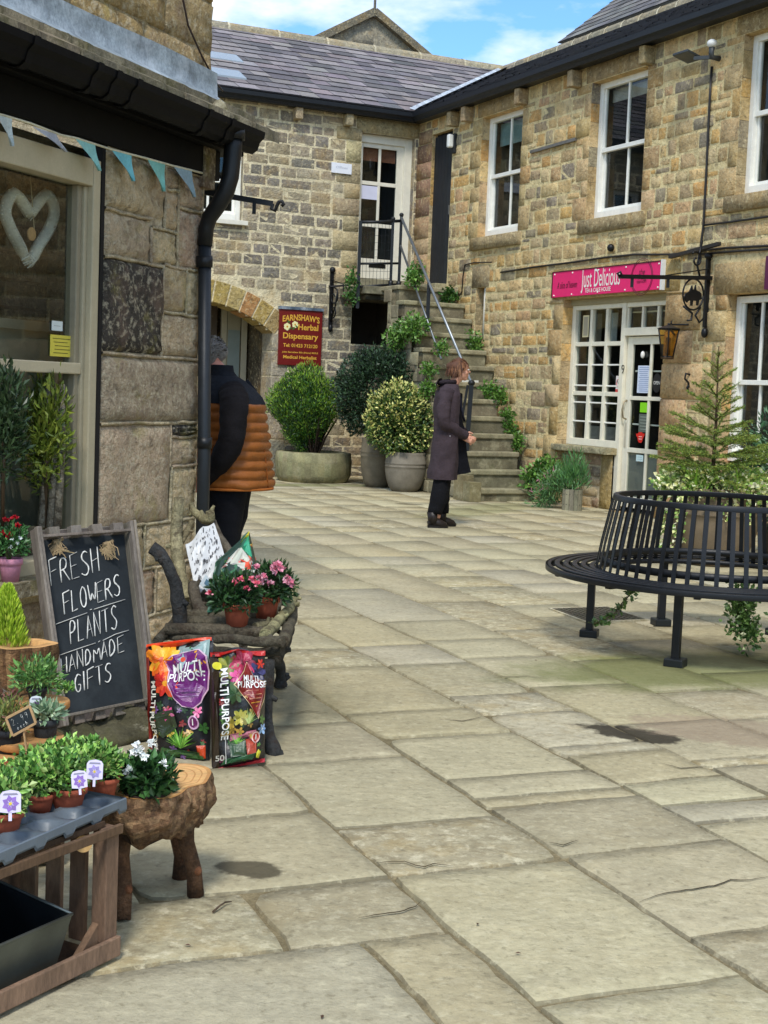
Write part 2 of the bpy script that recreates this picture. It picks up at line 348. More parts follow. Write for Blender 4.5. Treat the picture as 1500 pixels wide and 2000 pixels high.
M_PAVE = mat('riven_york_stone', rough=.86, var=.11, scale=3.2, fine=.13, bump=1.0, bscale=20, spec=.2, bdist=.012, extra=chain(mottle(),
    blotch(hexc('#cabf9c'), 4.5, .55, .72, .5), blotch(hexc('#877a62'), 7.5, .60, .74, .45), blotch(hexc('#9a9274'), 1.3, .50, .68, .35), blotch(hexc('#a49672'), 2.0, .53, .68, .3), blotch(hexc('#70684f'), 33, .54, .68, .55), blotch(hexc('#cfc6a4'), 24, .54, .66, .45),
    spot(BC[0] - .2, BC[1] - .65, 1.35, .62, R_(25), moss, .72, 4, .55, .45), spot(BC[0], BC[1] - .1, .75, .6, 0, hexc('#5d5238'), .6, 7, .5, .4),
    spot(st1.x, st1.y, .26, .13, R_(-35), hexc('#3b3529'), .95, 9, .6, .22), spot(st1.x + .45, st1.y + .12, .5, .3, R_(-20), hexc('#94806a'), .6, 14, .6, .3),
    spot(st2.x, st2.y, .115, .075, R_(-15), hexc('#544d3b'), .9, 12, .55, .2), spot(st3.x, st3.y, .2, .12, 0, hexc('#5a5140'), .7, 7, .4, .2),
    spot(-.55, 6.0, .9, .5, R_(60), hexc('#6f6a4e'), .5, 5, .5, .5), spot(1.2, 17.4, 2.2, .5, R_(64), moss, .4, 3, .5, .5), spot(-1.0, 20.6, 2.0, .35, R_(26), moss, .55, 3, .5, .5)))
PPAL = ['#b2a887', '#ada283', '#b5ab8a', '#a99f80', '#b0a481', '#afa68b']
pv = MB()
def slab(p0, p1, q0, q1, sk=0.0):
    g = .003 + random.uniform(0, .005); p0 += g; p1 -= g; q0 += g; q1 -= g
    cx = pq((p0 + p1) / 2, (q0 + q1) / 2); near = cx.y < 9
    cs = .07 if cx.y < 6 else (.12 if near else .3)
    n = max(3, int((p1 - p0) / cs) + 2); m_ = max(3, int((q1 - q0) / cs) + 2); r = .006
    ps = [p0] + [p0 + r + (p1 - p0 - 2 * r) * k / (n - 2) for k in range(n - 1)] + [p1]; qs = [q0] + [q0 + r + (q1 - q0 - 2 * r) * k / (m_ - 2) for k in range(m_ - 1)] + [q1]
    z0 = random.uniform(-.002, .002); tp = random.uniform(-.004, .004); tq = random.uniform(-.004, .004); rows = []; col = jit(hexc(random.choice(PPAL)), .08, .008); col = col[:3] + (random.choice((0, .1, .2, .45, .9)),); chip = [random.uniform(.01, .03) if random.random() < .16 else .0 for _ in range(4)]; rg = random.choice((.005, .007, .012))
    j = [random.uniform(-.012, .012) for _ in range(4)]
    for i, p in enumerate(ps):
        row = []
        for k, q in enumerate(qs):
            e = i in (0, len(ps) - 1) or k in (0, len(qs) - 1); u_ = (p - p0) / (p1 - p0); v_ = (q - q0) / (q1 - q0)
            wv = V((p * 6, q * 6, 3.1)); ed = max(abs(u_ - .5), abs(v_ - .5)) > .42
            dp = noise.noise(wv) * .010 + noise.noise(wv * 4) * rg if ed else 0; dq = noise.noise(wv + V((9, 0, 0))) * .010 + noise.noise(wv * 4 + V((9, 0, 0))) * rg if ed else 0
            ci = (u_ > .5) * 2 + (v_ > .5); ap_ = min(p - p0, p1 - p); aq_ = min(q - q0, q1 - q); cc2 = max(0, 1 - (ap_ + aq_) / .09) * chip[ci]; dp += cc2 * (1 if u_ < .5 else -1); dq += cc2 * (1 if v_ < .5 else -1)
            z = -.012 if e else z0 + tp * (u_ - .5) + tq * (v_ - .5) + noise.noise(V((p * 3, q * 3, 1))) * .003 + noise.noise(V((p * 11, q * 11, 5))) * .0015
            row.append(pq(p + dp + (v_ - .5) * sk, q + dq, z))
        rows.append(row)
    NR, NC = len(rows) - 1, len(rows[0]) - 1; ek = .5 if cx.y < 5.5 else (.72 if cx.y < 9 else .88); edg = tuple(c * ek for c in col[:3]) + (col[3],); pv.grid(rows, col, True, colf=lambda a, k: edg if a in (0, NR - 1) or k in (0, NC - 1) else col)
def P_(x, y): return topq(G(x, y))[0]
strips = [(1.59, 2.18, [2.0, 2.8, 3.695, 4.17, 4.97, 5.55]), (2.18, 2.79, [2.3, 3.05, 3.72, 4.35, P_(1000, 1575), P_(1010, 1513), P_(860, 1437), P_(790, 1388), P_(640, 1302)]),
          (2.79, 3.27, [3.0, 3.9, 4.8, P_(1400, 1565), P_(1310, 1523), P_(1130, 1455), P_(990, 1393), P_(960, 1356), P_(810, 1297), P_(740, 1260), P_(650, 1204)]),
          (3.27, 3.85, [3.6, 4.5, P_(1430, 1478), P_(1270, 1410), P_(1080, 1340), P_(980, 1283), P_(880, 1250), P_(780, 1213), P_(650, 1150)]),
          (3.85, 4.36, [3.9, 5.2, P_(1310, 1350), P_(1130, 1290), P_(1000, 1230), P_(850, 1175), P_(730, 1110)]), (4.36, 4.93, [])]
q = 4.93
while q < 11.5:
    q2 = q + random.uniform(.48, .68); strips.append((q, q2, [])); q = q2
for (q0, q1, js) in strips:
    js = sorted(js)
    p = js[0] if js else random.uniform(-1, 0)
    lst = js[:] if js else [p]
    while lst[-1] < 25.5: lst.append(lst[-1] + random.uniform(.45, 1.0))
    for a, b in zip(lst, lst[1:]): slab(a, b, q0, q1, random.uniform(-.02, .02))
for (p0, p1, qs) in [(1.6, 3.27, [-.6, .1, 1.33, 1.59]), (3.27, 3.70, [-1, -.2, .45, 1.14, 1.59]), (3.70, 4.36, [-1, 0, .85, 1.59]), (4.36, 4.95, [-1.2, -.3, .55, .98, 1.59]), (4.95, 5.6, [-1, .3, .95, 1.59])]:
    for a, b in zip(qs, qs[1:]): slab(p0, p1, a, b)
q = 1.59
while q > -8:
    q2 = q - random.uniform(.5, .66); p = 5.6 if q > 0 else 5.6 + random.uniform(-.3, .3)
    while p < 25.5:
        p2 = p + random.uniform(.45, .95); slab(p, p2, q2, q, random.uniform(-.02, .02)); p = p2
    q = q2
tag(build('pavement', pv, M_PAVE, loc=(0, 0, 0)), kind='structure')
ck = MB()
for line in ([(735, 1684), (762, 1683), (790, 1682), (812, 1690), (830, 1693), (846, 1686), (866, 1689), (885, 1690)], [(1248, 1762), (1290, 1746), (1340, 1738), (1395, 1730), (1428, 1718), (1460, 1719), (1500, 1712)], [(955, 1318), (990, 1322), (1030, 1320), (1062, 1324)], [(700, 1792), (740, 1786), (790, 1778), (812, 1770), (822, 1760)], [(870, 1405), (905, 1408), (940, 1400)], [(1130, 1640), (1100, 1650), (1072, 1645)], [(560, 1395), (600, 1388), (640, 1392)], [(1290, 1490), (1330, 1500), (1380, 1497)]):
    P = [G(x, y, .0055) for x, y in line]; Q = []
    for i in range(len(P) - 1):
        for k in range(5): Q.append(P[i].lerp(P[i + 1], k / 5))
    Q.append(P[-1]); n_ = len(Q); rows = []
    for i, q_ in enumerate(Q): q_ = q_ + V((0, noise.noise(q_ * 40) * .006, 0)); w_ = .0035 * math.sin(math.pi * (i + .3) / n_) + .0008; rows.append([q_ + V((0, w_, 0)), q_ - V((0, w_, 0))])
    ck.grid(rows, hexc('#4e4535'), True)
tag(build('paving_cracks', ck, M_MORT, loc=(0, 0, 0)), kind='structure')
dc = thing('drain_cover', 'square metal drain cover with pale rim set in the flagstones', 'drain cover', (1.42, 9.2, 0))
cc = [V((1.13, 9.38, 0)), V((1.31, 8.86, 0)), V((1.75, 9.05, 0)), V((1.56, 9.58, 0))]; cm = sum(cc, V()) / 4
b = MB(); ins = [cm + (p - cm) * .93 for p in cc]
for i in range(4):
    k = (i + 1) % 4; b.face([cc[i] + Z * .010, cc[k] + Z * .010, ins[k] + Z * .010, ins[i] + Z * .010], hexc('#c9c0a4')); b.face([cc[i] + Z * .010, cc[k] + Z * .010, cc[k] - Z * .01, cc[i] - Z * .01], hexc('#b0a88e')); b.face([ins[i] + Z * .010, ins[k] + Z * .010, ins[k] - Z * .01, ins[i] - Z * .01], hexc('#77705e'))
build('rim', b, M_PAVE, dc)
b = MB(); b.face([p + Z * .006 for p in ins], hexc('#4b463d'))
for i in range(11):
    for j in range(11):
        u_ = (i + .5) / 11; v_ = (j + .5) / 11; c = ins[0] * (1 - u_) * (1 - v_) + ins[1] * u_ * (1 - v_) + ins[2] * u_ * v_ + ins[3] * (1 - u_) * v_
        eu = (ins[1] - ins[0]) / 11 * .72; ev = (ins[3] - ins[0]) / 11 * .72
        b.box(c - eu / 2 - ev / 2 + Z * .006, eu, ev, Z * .005, jit(hexc('#76715f'), .1))
build('grating_plate', b, M_METAL, dc)

# ================================================================ RIGHT BUILDING
def desat(c, k=.02, g=1.24):
    m_ = c[0] * .35 + c[1] * .5 + c[2] * .15; return tuple((x + (m_ - x) * k) * g for x in c[:3]) + (1.0,)
RPAL = [desat(hexc(x)) for x in ('#b79b6c', '#a9906a', '#c0a372', '#9f8c6a', '#b89d74', '#8f8269', '#b78f58', '#8a7d66', '#b9955c', '#a28a60', '#bca67c', '#9a8566', '#b0906a', '#857a68', '#b59d74', '#ad9468', '#bba275')]
RMORT = hexc('#dac795')
QPAL = [desat(hexc(x), .05, 1.15) for x in ('#b49a6c', '#ab9366', '#bda275', '#a58d63', '#a98a5a')]
bR = thing('stone_building', 'two storey honey coloured stone building with sash windows and a cream shopfront', 'building', WR.P(1, 0))
def o2(W, tl, bl, tr, br):
    a = W.px(*tl); b_ = W.px(*bl); c = W.px(*tr); d = W.px(*br); return [min((c[0] + d[0]) / 2, (a[0] + b_[0]) / 2), (b_[1] + d[1]) / 2, max((c[0] + d[0]) / 2, (a[0] + b_[0]) / 2), (a[1] + c[1]) / 2]
W1 = o2(WR, (943, 225), (932, 458), (1023, 199), (1011, 446)); W2 = o2(WR, (1158, 152), (1143, 430), (1266, 122), (1252, 414))
HT = 5.52; HB = 3.76; W1[1] = W2[1] = HB; W1[3] = W2[3] = HT
w3a = (WR.px(1453, 60)[0] + WR.px(1438, 374)[0]) / 2; W3 = [w3a - 1.06, HB, w3a, HT]
SH = [WR.px(1296, 700)[0], 0, (WR.px(1106, 600)[0] + WR.px(1082, 860)[0]) / 2, 2.74]
LW = [-4.0, .75, (WR.px(1423, 600)[0] + WR.px(1412, 700)[0]) / 2, 2.66]
BD = [4.83, 3.1, 5.52, 5.5]
NI = [WR.px(947, 600)[0], WR.px(935, 664)[1], WR.px(929, 600)[0], WR.px(935, 562)[1]]
holesR = [tuple(x) for x in (W1, W2, W3, SH, LW, BD, NI)]
wm = MB(); qs = []
for (a, h0, b_, h1) in (W1, W2, W3):
    qs += jambs(wm, WR, a, b_, h0, h1, -1, QPAL, .16, .3, (.2, .34)); qs += jambs(wm, WR, a, b_, h0, h1, 1, QPAL, .16, .3, (.2, .34))
    r = (a - .12, h0 - .2, b_ + .14, h0); stone(wm, WR, *r, jit(hexc('#9d8a68'), .1), .012, .05, .003, 6, 3); qs.append(r)       # sill
    r = (a - .14, h1, b_ + .14, h1 + .22); stone(wm, WR, *r, jit(hexc('#a08a64'), .1), .012, .012, .003, 6, 3); qs.append(r)     # lintel
for (a, h0, b_, h1) in (SH, LW): qs += jambs(wm, WR, a, b_, h0, h1, 1, QPAL, .2, .36, (.26, .42), .02)
qs += jambs(wm, WR, SH[0], SH[2], 0, SH[3], -1, [hexc(x) for x in ('#b99a6c', '#c09e74', '#ae9069')], .5, .72, (.3, .46), .022)
r = (SH[0] - .25, 2.74, SH[2] + .28, 3.16); stone(wm, WR, *r, hexc('#a8905f'), .012, .02, .004, 8, 3); qs.append(r)
r = (LW[0] - .2, 2.66, LW[2] + .25, 3.02); stone(wm, WR, *r, hexc('#b89c6e'), .012, .03, .004, 8, 3); qs.append(r)
r = (NI[0] - .1, NI[3], NI[2] + .14, NI[3] + .33); stone(wm, WR, *r, hexc('#978668'), .012, .02, .006, 4, 4); qs.append(r)
qs += jambs(wm, WR, BD[0], BD[2], 3.1, 5.6, 1, [hexc(x) for x in ('#a5876a', '#8c6f5c', '#b39777', '#9b7a62')], .5, .5, (.22, .36), .02)
masonry(wm, WR, -5.2, 0, 6.0, 5.86, RPAL, RMORT, (.11, .23), (.15, .42), holesR, .036, .006, .007, 4, 4, quoin=qs, reveal=.17)
masonry(wm, WR, -16, 0, -5.2, 5.86, RPAL, RMORT, (.2, .3), (.4, .7), (), .024, .009, .007, 3, 3)
build('wall', wm, M_STONE, bR)
# body of the building behind the facade, so that it is a volume
b = MB()
b.face([WR.P(-16, 0, 0), WR.P(-16, 0, -7.2), WR.P(-16, 5.8, -7.2), WR.P(-16, 7.7, -3.6), WR.P(-16, 5.8, 0)], RPAL[3])
b.face([WR.P(-16, 0, -7.2), WR.P(13.2, 0, -7.2), WR.P(13.2, 5.8, -7.2), WR.P(-16, 5.8, -7.2)], RPAL[3])
build('side_wall', b, M_STONE, bR)
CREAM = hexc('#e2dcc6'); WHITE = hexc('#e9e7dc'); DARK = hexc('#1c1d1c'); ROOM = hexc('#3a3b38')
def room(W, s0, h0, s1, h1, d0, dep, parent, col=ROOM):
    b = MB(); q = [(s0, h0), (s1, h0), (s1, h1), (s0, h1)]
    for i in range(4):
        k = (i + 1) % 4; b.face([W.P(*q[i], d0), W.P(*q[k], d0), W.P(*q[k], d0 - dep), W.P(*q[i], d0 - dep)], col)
    b.face([W.P(x, y, d0 - dep) for x, y in q], jit(col, .1)); return build('room_or_recess_lining', b, M_MATTE, parent)
def sash(W, rect, d, root, blind=None, paper=None, bars=1, mull=.035, fr=.075, col=WHITE, mid=.5, glassm=None):
    s0, h0, s1, h1 = rect; b = MB(); bx = lambda *a: b.wb(W, *a, col)
    bx(s0, s0 + fr, h0, h1, d - .05, d + .02); bx(s1 - fr, s1, h0, h1, d - .05, d + .02); bx(s0 + fr, s1 - fr, h1 - fr, h1, d - .05, d + .018); bx(s0 + fr, s1 - fr, h0, h0 + fr * 1.35, d - .05, d + .035)
    a0, a1 = s0 + fr, s1 - fr; b0, b1 = h0 + fr * 1.35, h1 - fr; hm = b0 + (b1 - b0) * mid; e = .036
    bx(a0, a1, hm - .025, hm + .03, d - .05, d + .002); bx(a0, a0 + e, hm + .03, b1, d - .045, d - .005); bx(a1 - e, a1, hm + .03, b1, d - .045, d - .005)
    bx(a0, a0 + e, b0, hm - .025, d - .075, d - .04); bx(a1 - e, a1, b0, hm - .025, d - .075, d - .04); bx(a0 + e, a1 - e, b0, b0 + .05, d - .075, d - .041)
    for k in range(bars):
        x = a0 + (a1 - a0) * (k + 1) / (bars + 1); bx(x - mull / 2, x + mull / 2, hm + .03, b1, d - .04, d - .008); bx(x - mull / 2, x + mull / 2, b0 + .05, hm - .025, d - .074, d - .044)
    w_ = build('window', b, M_PAINT, root, bevel=.004)
    g = MB(); g.face([W.P(a0, hm, d - .026), W.P(a1, hm, d - .026), W.P(a1, b1, d - .026), W.P(a0, b1, d - .026)], WHITE); g.face([W.P(a0, b0, d - .06), W.P(a1, b0, d - .06), W.P(a1, hm, d - .06), W.P(a0, hm, d - .06)], WHITE)
    build('pane', g, glassm or M_GLASS, w_)
    room(W, s0 + .01, h0 + .01, s1 - .01, h1 - .01, d - .08, 1.0, w_)
    if blind: g = MB(); g.wb(W, a0, a1, b1 - blind[0], b1, d - .14, d - .13, blind[1]); build('blind', g, M_CLOTH, w_)
    return w_
i1 = lambda r: (r[0] + .0, r[1], r[2] - .0, r[3])
sash(WR, (W1[0], HB, W1[2], HT), -.15, bR, blind=(.33, hexc('#8fa5a3')))
sash(WR, (W2[0], HB, W2[2], HT), -.15, bR, blind=(.16, hexc('#b0ada2')))
sash(WR, (W3[0], HB, W3[2], HT), -.15, bR, blind=(.12, hexc('#b0ada2')))
sash(WR, (LW[2] - 1.15, .78, LW[2], 2.64), -.15, bR, bars=2, mid=.47)
b = MB(); b.wb(WR, LW[0], LW[2] - 1.15, .75, 2.66, -.2, -.15, WHITE); build('infill_panel', b, M_PAINT, bR)
# shop front: three by three window over stone sill, glazed door beside it
d = -.17; dpost = WR.px(1212, 800, d)[0]; wl = SH[2]; wr_ = dpost + .04
sf = MB(); H0 = .80; H1 = 2.66
sf.wb(WR, wl - .085, wl, H0, H1, d - .06, d + .02, CREAM); sf.wb(WR, wr_ - .085, wr_, .02, H1, d - .06, d + .03, CREAM); sf.wb(WR, wr_, wl - .085, H1 - .06, H1, d - .06, d + .018, CREAM); sf.wb(WR, wr_, wl - .085, H0, H0 + .09, d - .06, d + .03, CREAM)
gx = [wr_ + (wl - .085 - wr_) * k / 3 for k in range(4)]; gy = [H0 + .09, 1.32, 1.96, H1 - .06]
gy = [H0 + .09, WR.px(1140, 768, d)[1], WR.px(1150, 672, d)[1], H1 - .06]
for x in gx[1:3]: sf.wb(WR, x - .028, x + .028, H0 + .09, H1 - .06, d - .05, d + .01, CREAM)
for y in gy[1:3]: sf.wb(WR, wr_, wl - .085, y - .028, y + .028, d - .05, d + .006, CREAM)
for k in range(2):
    for fr in (.42, .84) if k else (.2, .62): 
        y = gy[k] + (gy[k + 1] - gy[k]) * (1 - fr)
        sf.wb(WR, wr_, wl - .085, y - .010, y + .010, d - .045, d - .012, WHITE)
sfw = build('shop_window', sf, M_PAINT, bR, bevel=.004)
g = MB(); g.face([WR.P(wr_, H0, d - .03), WR.P(wl, H0, d - .03), WR.P(wl, H1, d - .03), WR.P(wr_, H1, d - .03)], WHITE); build('pane', g, M_GLASS, sfw)
room(WR, wr_ - .02, H0, wl, H1, d - .065, 1.1, sfw)
g = MB()
for k in range(3):
    a = gx[k] + .05; c_ = gx[k + 1] - .05
    g.wb(WR, a, c_, gy[2] + .03, H1 - .1, d - .20, d - .19, hexc(('#8b8578', '#9fa3a0', '#7d776b')[k]))
g.wb(WR, gx[0] + .03, gx[3] - .03, H0 + .05, H0 + .26, d - .22, d - .21, hexc('#8c8a84'))
build('curtain', g, M_CLOTH, sfw)
g = MB(); g.wb(WR, gx[2] + .1, gx[2] + .24, H1 - .42, H1 - .13, d - .026, d - .02, hexc('#d9cfa4')); g.wb(WR, gx[2] + .12, gx[2] + .22, H1 - .40, H1 - .15, d - .02, d - .018, hexc('#a79f8a')); build('notice', g, M_SIGN, sfw)
sb = MB(); stone(sb, WR, wr_ - .05, H0 - .09, wl + .06, H0, hexc('#9d9576'), .004, .06, .004, 8, 3, base=.0)
sb.wb(WR, wr_ - .05, wl + .06, H0 - .085, H0 - .002, -.2, .055, hexc('#a09878')); build('shop_sill', sb, M_STONE, bR, bevel=.008)
ub = MB(); UW = Wall(WR.P(0, 0, -.12), WR.u, WR.n)
masonry(ub, UW, wr_ + .26, 0, wl, H0 - .09, [hexc(x) for x in ('#b5a07e', '#a98d72', '#b79c84', '#c0aa86', '#8d7c68')], hexc('#c9b795'), (.09, .16), (.16, .34), (), .02, .014, .008, 4, 4)
stone(ub, UW, wr_ + .0, 0, wr_ + .25, H0 - .09, hexc('#a8915f'), .01, .02, .006, 5, 8); ub.face([UW.P(wr_, 0), UW.P(wr_ + .26, 0), UW.P(wr_ + .26, H0 - .09), UW.P(wr_, H0 - .09)], RMORT)
build('apron_wall', ub, M_STONE, bR)
ds0 = SH[0] + .0; ds1 = wr_ - .085
db = MB(); HD = WR.px(1260, 655, d)[1]; HT2 = H1
db.wb(WR, ds0, ds1, HD + .0, HD + .1, d - .06, d + .03, CREAM); db.wb(WR, ds0, ds1, H1 - .06, H1, d - .06, d + .016, CREAM); db.wb(WR, ds0, ds0 + .07, .02, HD, d - .06, d + .03, CREAM)
for k in range(4): x = ds0 + .07 + (ds1 - ds0 - .07) * k / 3; db.wb(WR, x - .02, x + .02, HD + .1, H1 - .06, d - .05, d + .0, CREAM)
db.wb(WR, ds0, ds1, (HD + H1) / 2 + .08, (HD + H1) / 2 + .1, d - .08, d - .06, hexc('#b8ac8a'))
db.wb(WR, wr_, wl + .02, H1, 2.75, d - .06, d + .05, hexc('#9c9170')); db.wb(WR, ds0, wr_, H1, 2.75, d - .06, d + .05, hexc('#9c9170'))
dfm = build('door_frame', db, M_PAINT, bR, bevel=.004)
g = MB(); g.face([WR.P(ds0, HD, d - .03), WR.P(ds1, HD, d - .03), WR.P(ds1, H1, d - .03), WR.P(ds0, H1, d - .03)], WHITE); build('pane', g, M_GLASS, dfm)
room(WR, ds0, HD, ds1 + .085, H1, d - .09, 1.0, dfm)
dd = MB(); a0, a1 = ds0 + .075, ds1 - .01; dy = [.12, WR.px(1240, 880, d)[1], WR.px(1250, 778, d)[1], HD - .09]; dd_ = d - .02
dd.wb(WR, a0, a0 + .09, .06, HD - .01, dd_ - .04, dd_, CREAM); dd.wb(WR, a1 - .11, a1, .06, HD - .01, dd_ - .04, dd_, CREAM)
for y, t_ in ((.06, .14), (dy[1] - .03, .06), (dy[2] - .025, .05), (HD - .11, .1)): dd.wb(WR, a0 + .09, a1 - .11, y, y + t_, dd_ - .038, dd_ - .002, CREAM)
n3 = 3
for x in (WR.px(1267, 760, dd_)[0], 2 * WR.px(1267, 760, dd_)[0] - (a1 - .11)): dd.wb(WR, x - .02, x + .02, .2, HD - .11, dd_ - .036, dd_ - .004, CREAM)
for y0_, y1_ in ((dy[1], dy[2]), (dy[2], HD - .1)): dd.wb(WR, a0 + .09, a1 - .11, (y0_ + y1_) / 2 - .01, (y0_ + y1_) / 2 + .01, dd_ - .07, dd_ - .055, WHITE)
door = build('shop_door', dd, M_PAINT, bR, bevel=.004)
g = MB(); g.face([WR.P(a0, .1, dd_ - .02), WR.P(a1, .1, dd_ - .02), WR.P(a1, HD - .05, dd_ - .02), WR.P(a0, HD - .05, dd_ - .02)], WHITE); build('pane', g, M_GLASS, door)
room(WR, a0 - .07, .02, a1 + .01, HD, d - .1, 1.2, door)
g = MB(); g.wb(WR, a0 + .08, a1 - .1, .15, dy[1], dd_ - .05, dd_ - .04, hexc('#8c8b83')); build('lower_panel', g, M_PAINT, door)
hb = MB(); hx = a1 - .05; hb.tube([WR.P(hx, 1.42, dd_), WR.P(hx, 1.40, dd_ + .05), WR.P(hx, 1.3, dd_ + .07), WR.P(hx, 1.2, dd_ + .05), WR.P(hx, 1.18, dd_)], .011, hexc('#a79a80'), 8); hb.wb(WR, hx - .02, hx + .02, .82, 1.14, dd_ + .001, dd_ + .006, hexc('#cfcabc')); build('handle', hb, M_METAL, door)
def paper(W, x0, y0, x1, y1, d, col, name, label, cat, lines=0, lcol=None, root=None, th=.003, border=None):
    a = W.px(x0, y0, d); c = W.px(x1, y1, d); s0, s1 = sorted((a[0], c[0])); h0, h1 = sorted((a[1], c[1])); t = thing(name, label, cat, W.P((s0 + s1) / 2, h0, d))
    b = MB(); b.wb(W, s0, s1, h0, h1, d, d + th, col); build('sheet', b, M_SIGN, t)
    if lines:
        b = MB()
        for k in range(lines):
            y = h1 - (h1 - h0) * (k + 1) / (lines + 1); e = (s1 - s0) * random.uniform(.08, .25); b.wb(W, s0 + e, s1 - (s1 - s0) * random.uniform(.08, .2), y - (h1 - h0) * .013, y + (h1 - h0) * .013, d + th, d + th + .001, lcol or hexc('#5b6a8c'))
        build('print', b, M_SIGN, t)
    return t, (s0, h0, s1, h1)
dg = dd_ - .016
paper(WR, 1247, 714, 1269, 768, dg, hexc('#cdd6e6'), 'notice', 'white printed notice taped inside the upper glass of the cream shop door', 'notice', 13, hexc('#8898bb'))
paper(WR, 1251, 786, 1267, 806, dg, hexc('#86d61c'), 'sticker', 'lime green sticker on the glass of the cream shop door', 'sticker')
paper(WR, 1249, 808, 1266, 845, dg, hexc('#5b635a'), 'sticker', 'dark grey sticker below the lime green one on the shop door', 'sticker', 5, hexc('#a7b0a4'))
paper(WR, 1243, 888, 1256, 902, dg, hexc('#cfe5e4'), 'sticker', 'pale blue square sticker low on the cream shop door', 'sticker', 2, hexc('#3a7f86'))
tp = WR.px(1251, 855, dg); t = thing('teapot_sticker', 'red teapot shaped sticker on the glass of the cream shop door', 'sticker', WR.P(tp[0], tp[1] - .09, dg)); b = MB()
pts = [(0, .1), (.03, .085), (.045, .065), (.07, .06), (.095, .065), (.09, .03), (.065, .0), (.05, -.045), (.025, -.07), (-.03, -.07), (-.06, -.04), (-.07, 0), (-.1, .02), (-.11, .06), (-.085, .05), (-.06, .06), (-.04, .08)]
b.face([WR.P(tp[0] - x * .9, tp[1] + y * .9, dg + .002) for x, y in pts], hexc('#d5261c')); build('cutout', b, M_SIGN, t)
b = MB()
for y in (.01, -.02): b.wb(WR, tp[0] - .035, tp[0] + .035, tp[1] + y, tp[1] + y + .008, dg + .003, dg + .0035, hexc('#f3d8cf'))
build('print', b, M_SIGN, t)
ov = WR.px(1283, 748, dg); t = thing('oval_sign', 'small black oval sign with white lettering on the shop door glass', 'sign', WR.P(ov[0], ov[1] - .12, dg)); b = MB()
b.face([WR.P(ov[0] + .085 * math.cos(a * math.pi / 10), ov[1] + .12 * math.sin(a * math.pi / 10), dg + .002) for a in range(20)], hexc('#1c1d1f')); build('plate', b, M_SIGN, t)
textmesh('OPEN', .06, .13, lambda x, y: WR.P(ov[0] - x, ov[1] + y, dg + .004), WHITE, 'lettering', t)
kn = WR.px(1258, 693, dg); b = MB(); b.ell(WR.P(kn[0], kn[1], dg + .02), .028, .028, .045, hexc('#e8e6df')); tag(build('door_ornament', b, M_SIGN, loc=WR.P(kn[0], kn[1] - .04, dg)), 'small white oval ornament hanging at the top of the shop door glass', 'ornament')
# number nine on the door post
p9 = WR.px(1217, 722, d + .03); t = thing('house_number', 'small black number 9 on the cream post between shop window and door', 'number', WR.P(p9[0], p9[1] - .05, d + .03))
textmesh('9', .16, None, lambda x, y: WR.P(p9[0] - x, p9[1] + y, d + .034), hexc('#22201d'), 'digit', t)
t, rr = paper(WR, 1204, 734, 1211, 771, d - .02, hexc('#e9dfd8'), 'no_smoking_notice', 'white notice with a red ring and red footer in the corner of the shop window', 'notice')
b = MB(); cx_ = (rr[0] + rr[2]) / 2; b.wb(WR, rr[0], rr[2], rr[1], rr[1] + .07, d - .017, d - .0155, hexc('#c3413a'))
b.tube([WR.P(cx_ + .035 * math.cos(a * .5236), rr[1] + .15 + .045 * math.sin(a * .5236), d - .015) for a in range(13)], .005, hexc('#c3413a'), 4); b.tube([WR.P(cx_ - .02, rr[1] + .12, d - .015), WR.P(cx_ + .02, rr[1] + .18, d - .015)], .004, hexc('#332a28'), 4); build('print', b, M_SIGN, t)
# black plank door
b = MB(); x = BD[0]
while x < BD[2] - .02:
    x2 = min(BD[2], x + .11); b.wb(WR, x, x2 - .006, 3.12, 5.46, -.09, -.05, jit(hexc('#23272c'), .2)); x = x2
b.wb(WR, BD[0], BD[2], 3.12, 5.5, -.12, -.092, hexc('#15171a')); bdo = build('plank_door', b, M_PAINT2 if 'M_PAINT2' in globals() else mat('dark_paint', rough=.55, var=.2, scale=9, bump=.15, bscale=40), bR)
b = MB(); b.wb(WR, BD[0] + .05, BD[0] + .09, 4.2, 4.34, -.05, -.02, hexc('#8c8c88')); build('handle', b, M_METAL, bdo)
# niche with pipe
b = MB(); b.wb(WR, NI[0], NI[2], NI[1], NI[3], -.3, -.17, hexc('#4a4438')); build('niche_back', b, M_STONE, bR)
b = MB(); b.tube([WR.P(NI[0] + .085, NI[1] - .05, -.08), WR.P(NI[0] + .085, NI[3], -.08)], .05, hexc('#d8d2c2'), 12); build('vent_pipe', b, M_PAINT, bR)
# corbels under the gutter
cor = MB()
for x, y in ((894, 232), (922, 222), (1028, 187), (1133, 152), (1275, 103)):
    s_, h_ = WR.px(x, y); cb = MB(); cb.wb(WR, s_ - .06, s_ + .06, 5.5, 5.72, .0, .17, jit(hexc('#a08c6a'), .1)); build('corbel', cb, M_STONE, bR, bevel=.015)
# gutters
def gutter(W, s0, s1, h, d, root, name='gutter', r=.065, col=hexc('#1b1e22')):
    b = MB(); sec = [(-.0, .05), (-.0, -.05), (.03, -.075), (.08, -.08), (.10, -.04), (.135, -.01), (.14, .05), (.125, .05), (.12, 0), (.015, -.06), (.015, .05)]
    rows = [[W.P(s, h + y, d + x) for x, y in sec] for s in (s0, s1)]; b.grid(rows, col, False, True); b.fan(0, len(sec), col); b.fan(len(sec), len(sec), col)
    return build(name, b, M_BLACK, root)
gutter(WR, -16, 6.0 - .2, 5.80, .12, bR); b = MB(); b.wb(WR, -16, 6.0, 5.74, 5.88, 0.001, .12, hexc('#24272a')); build('fascia', b, M_BLACK, bR)
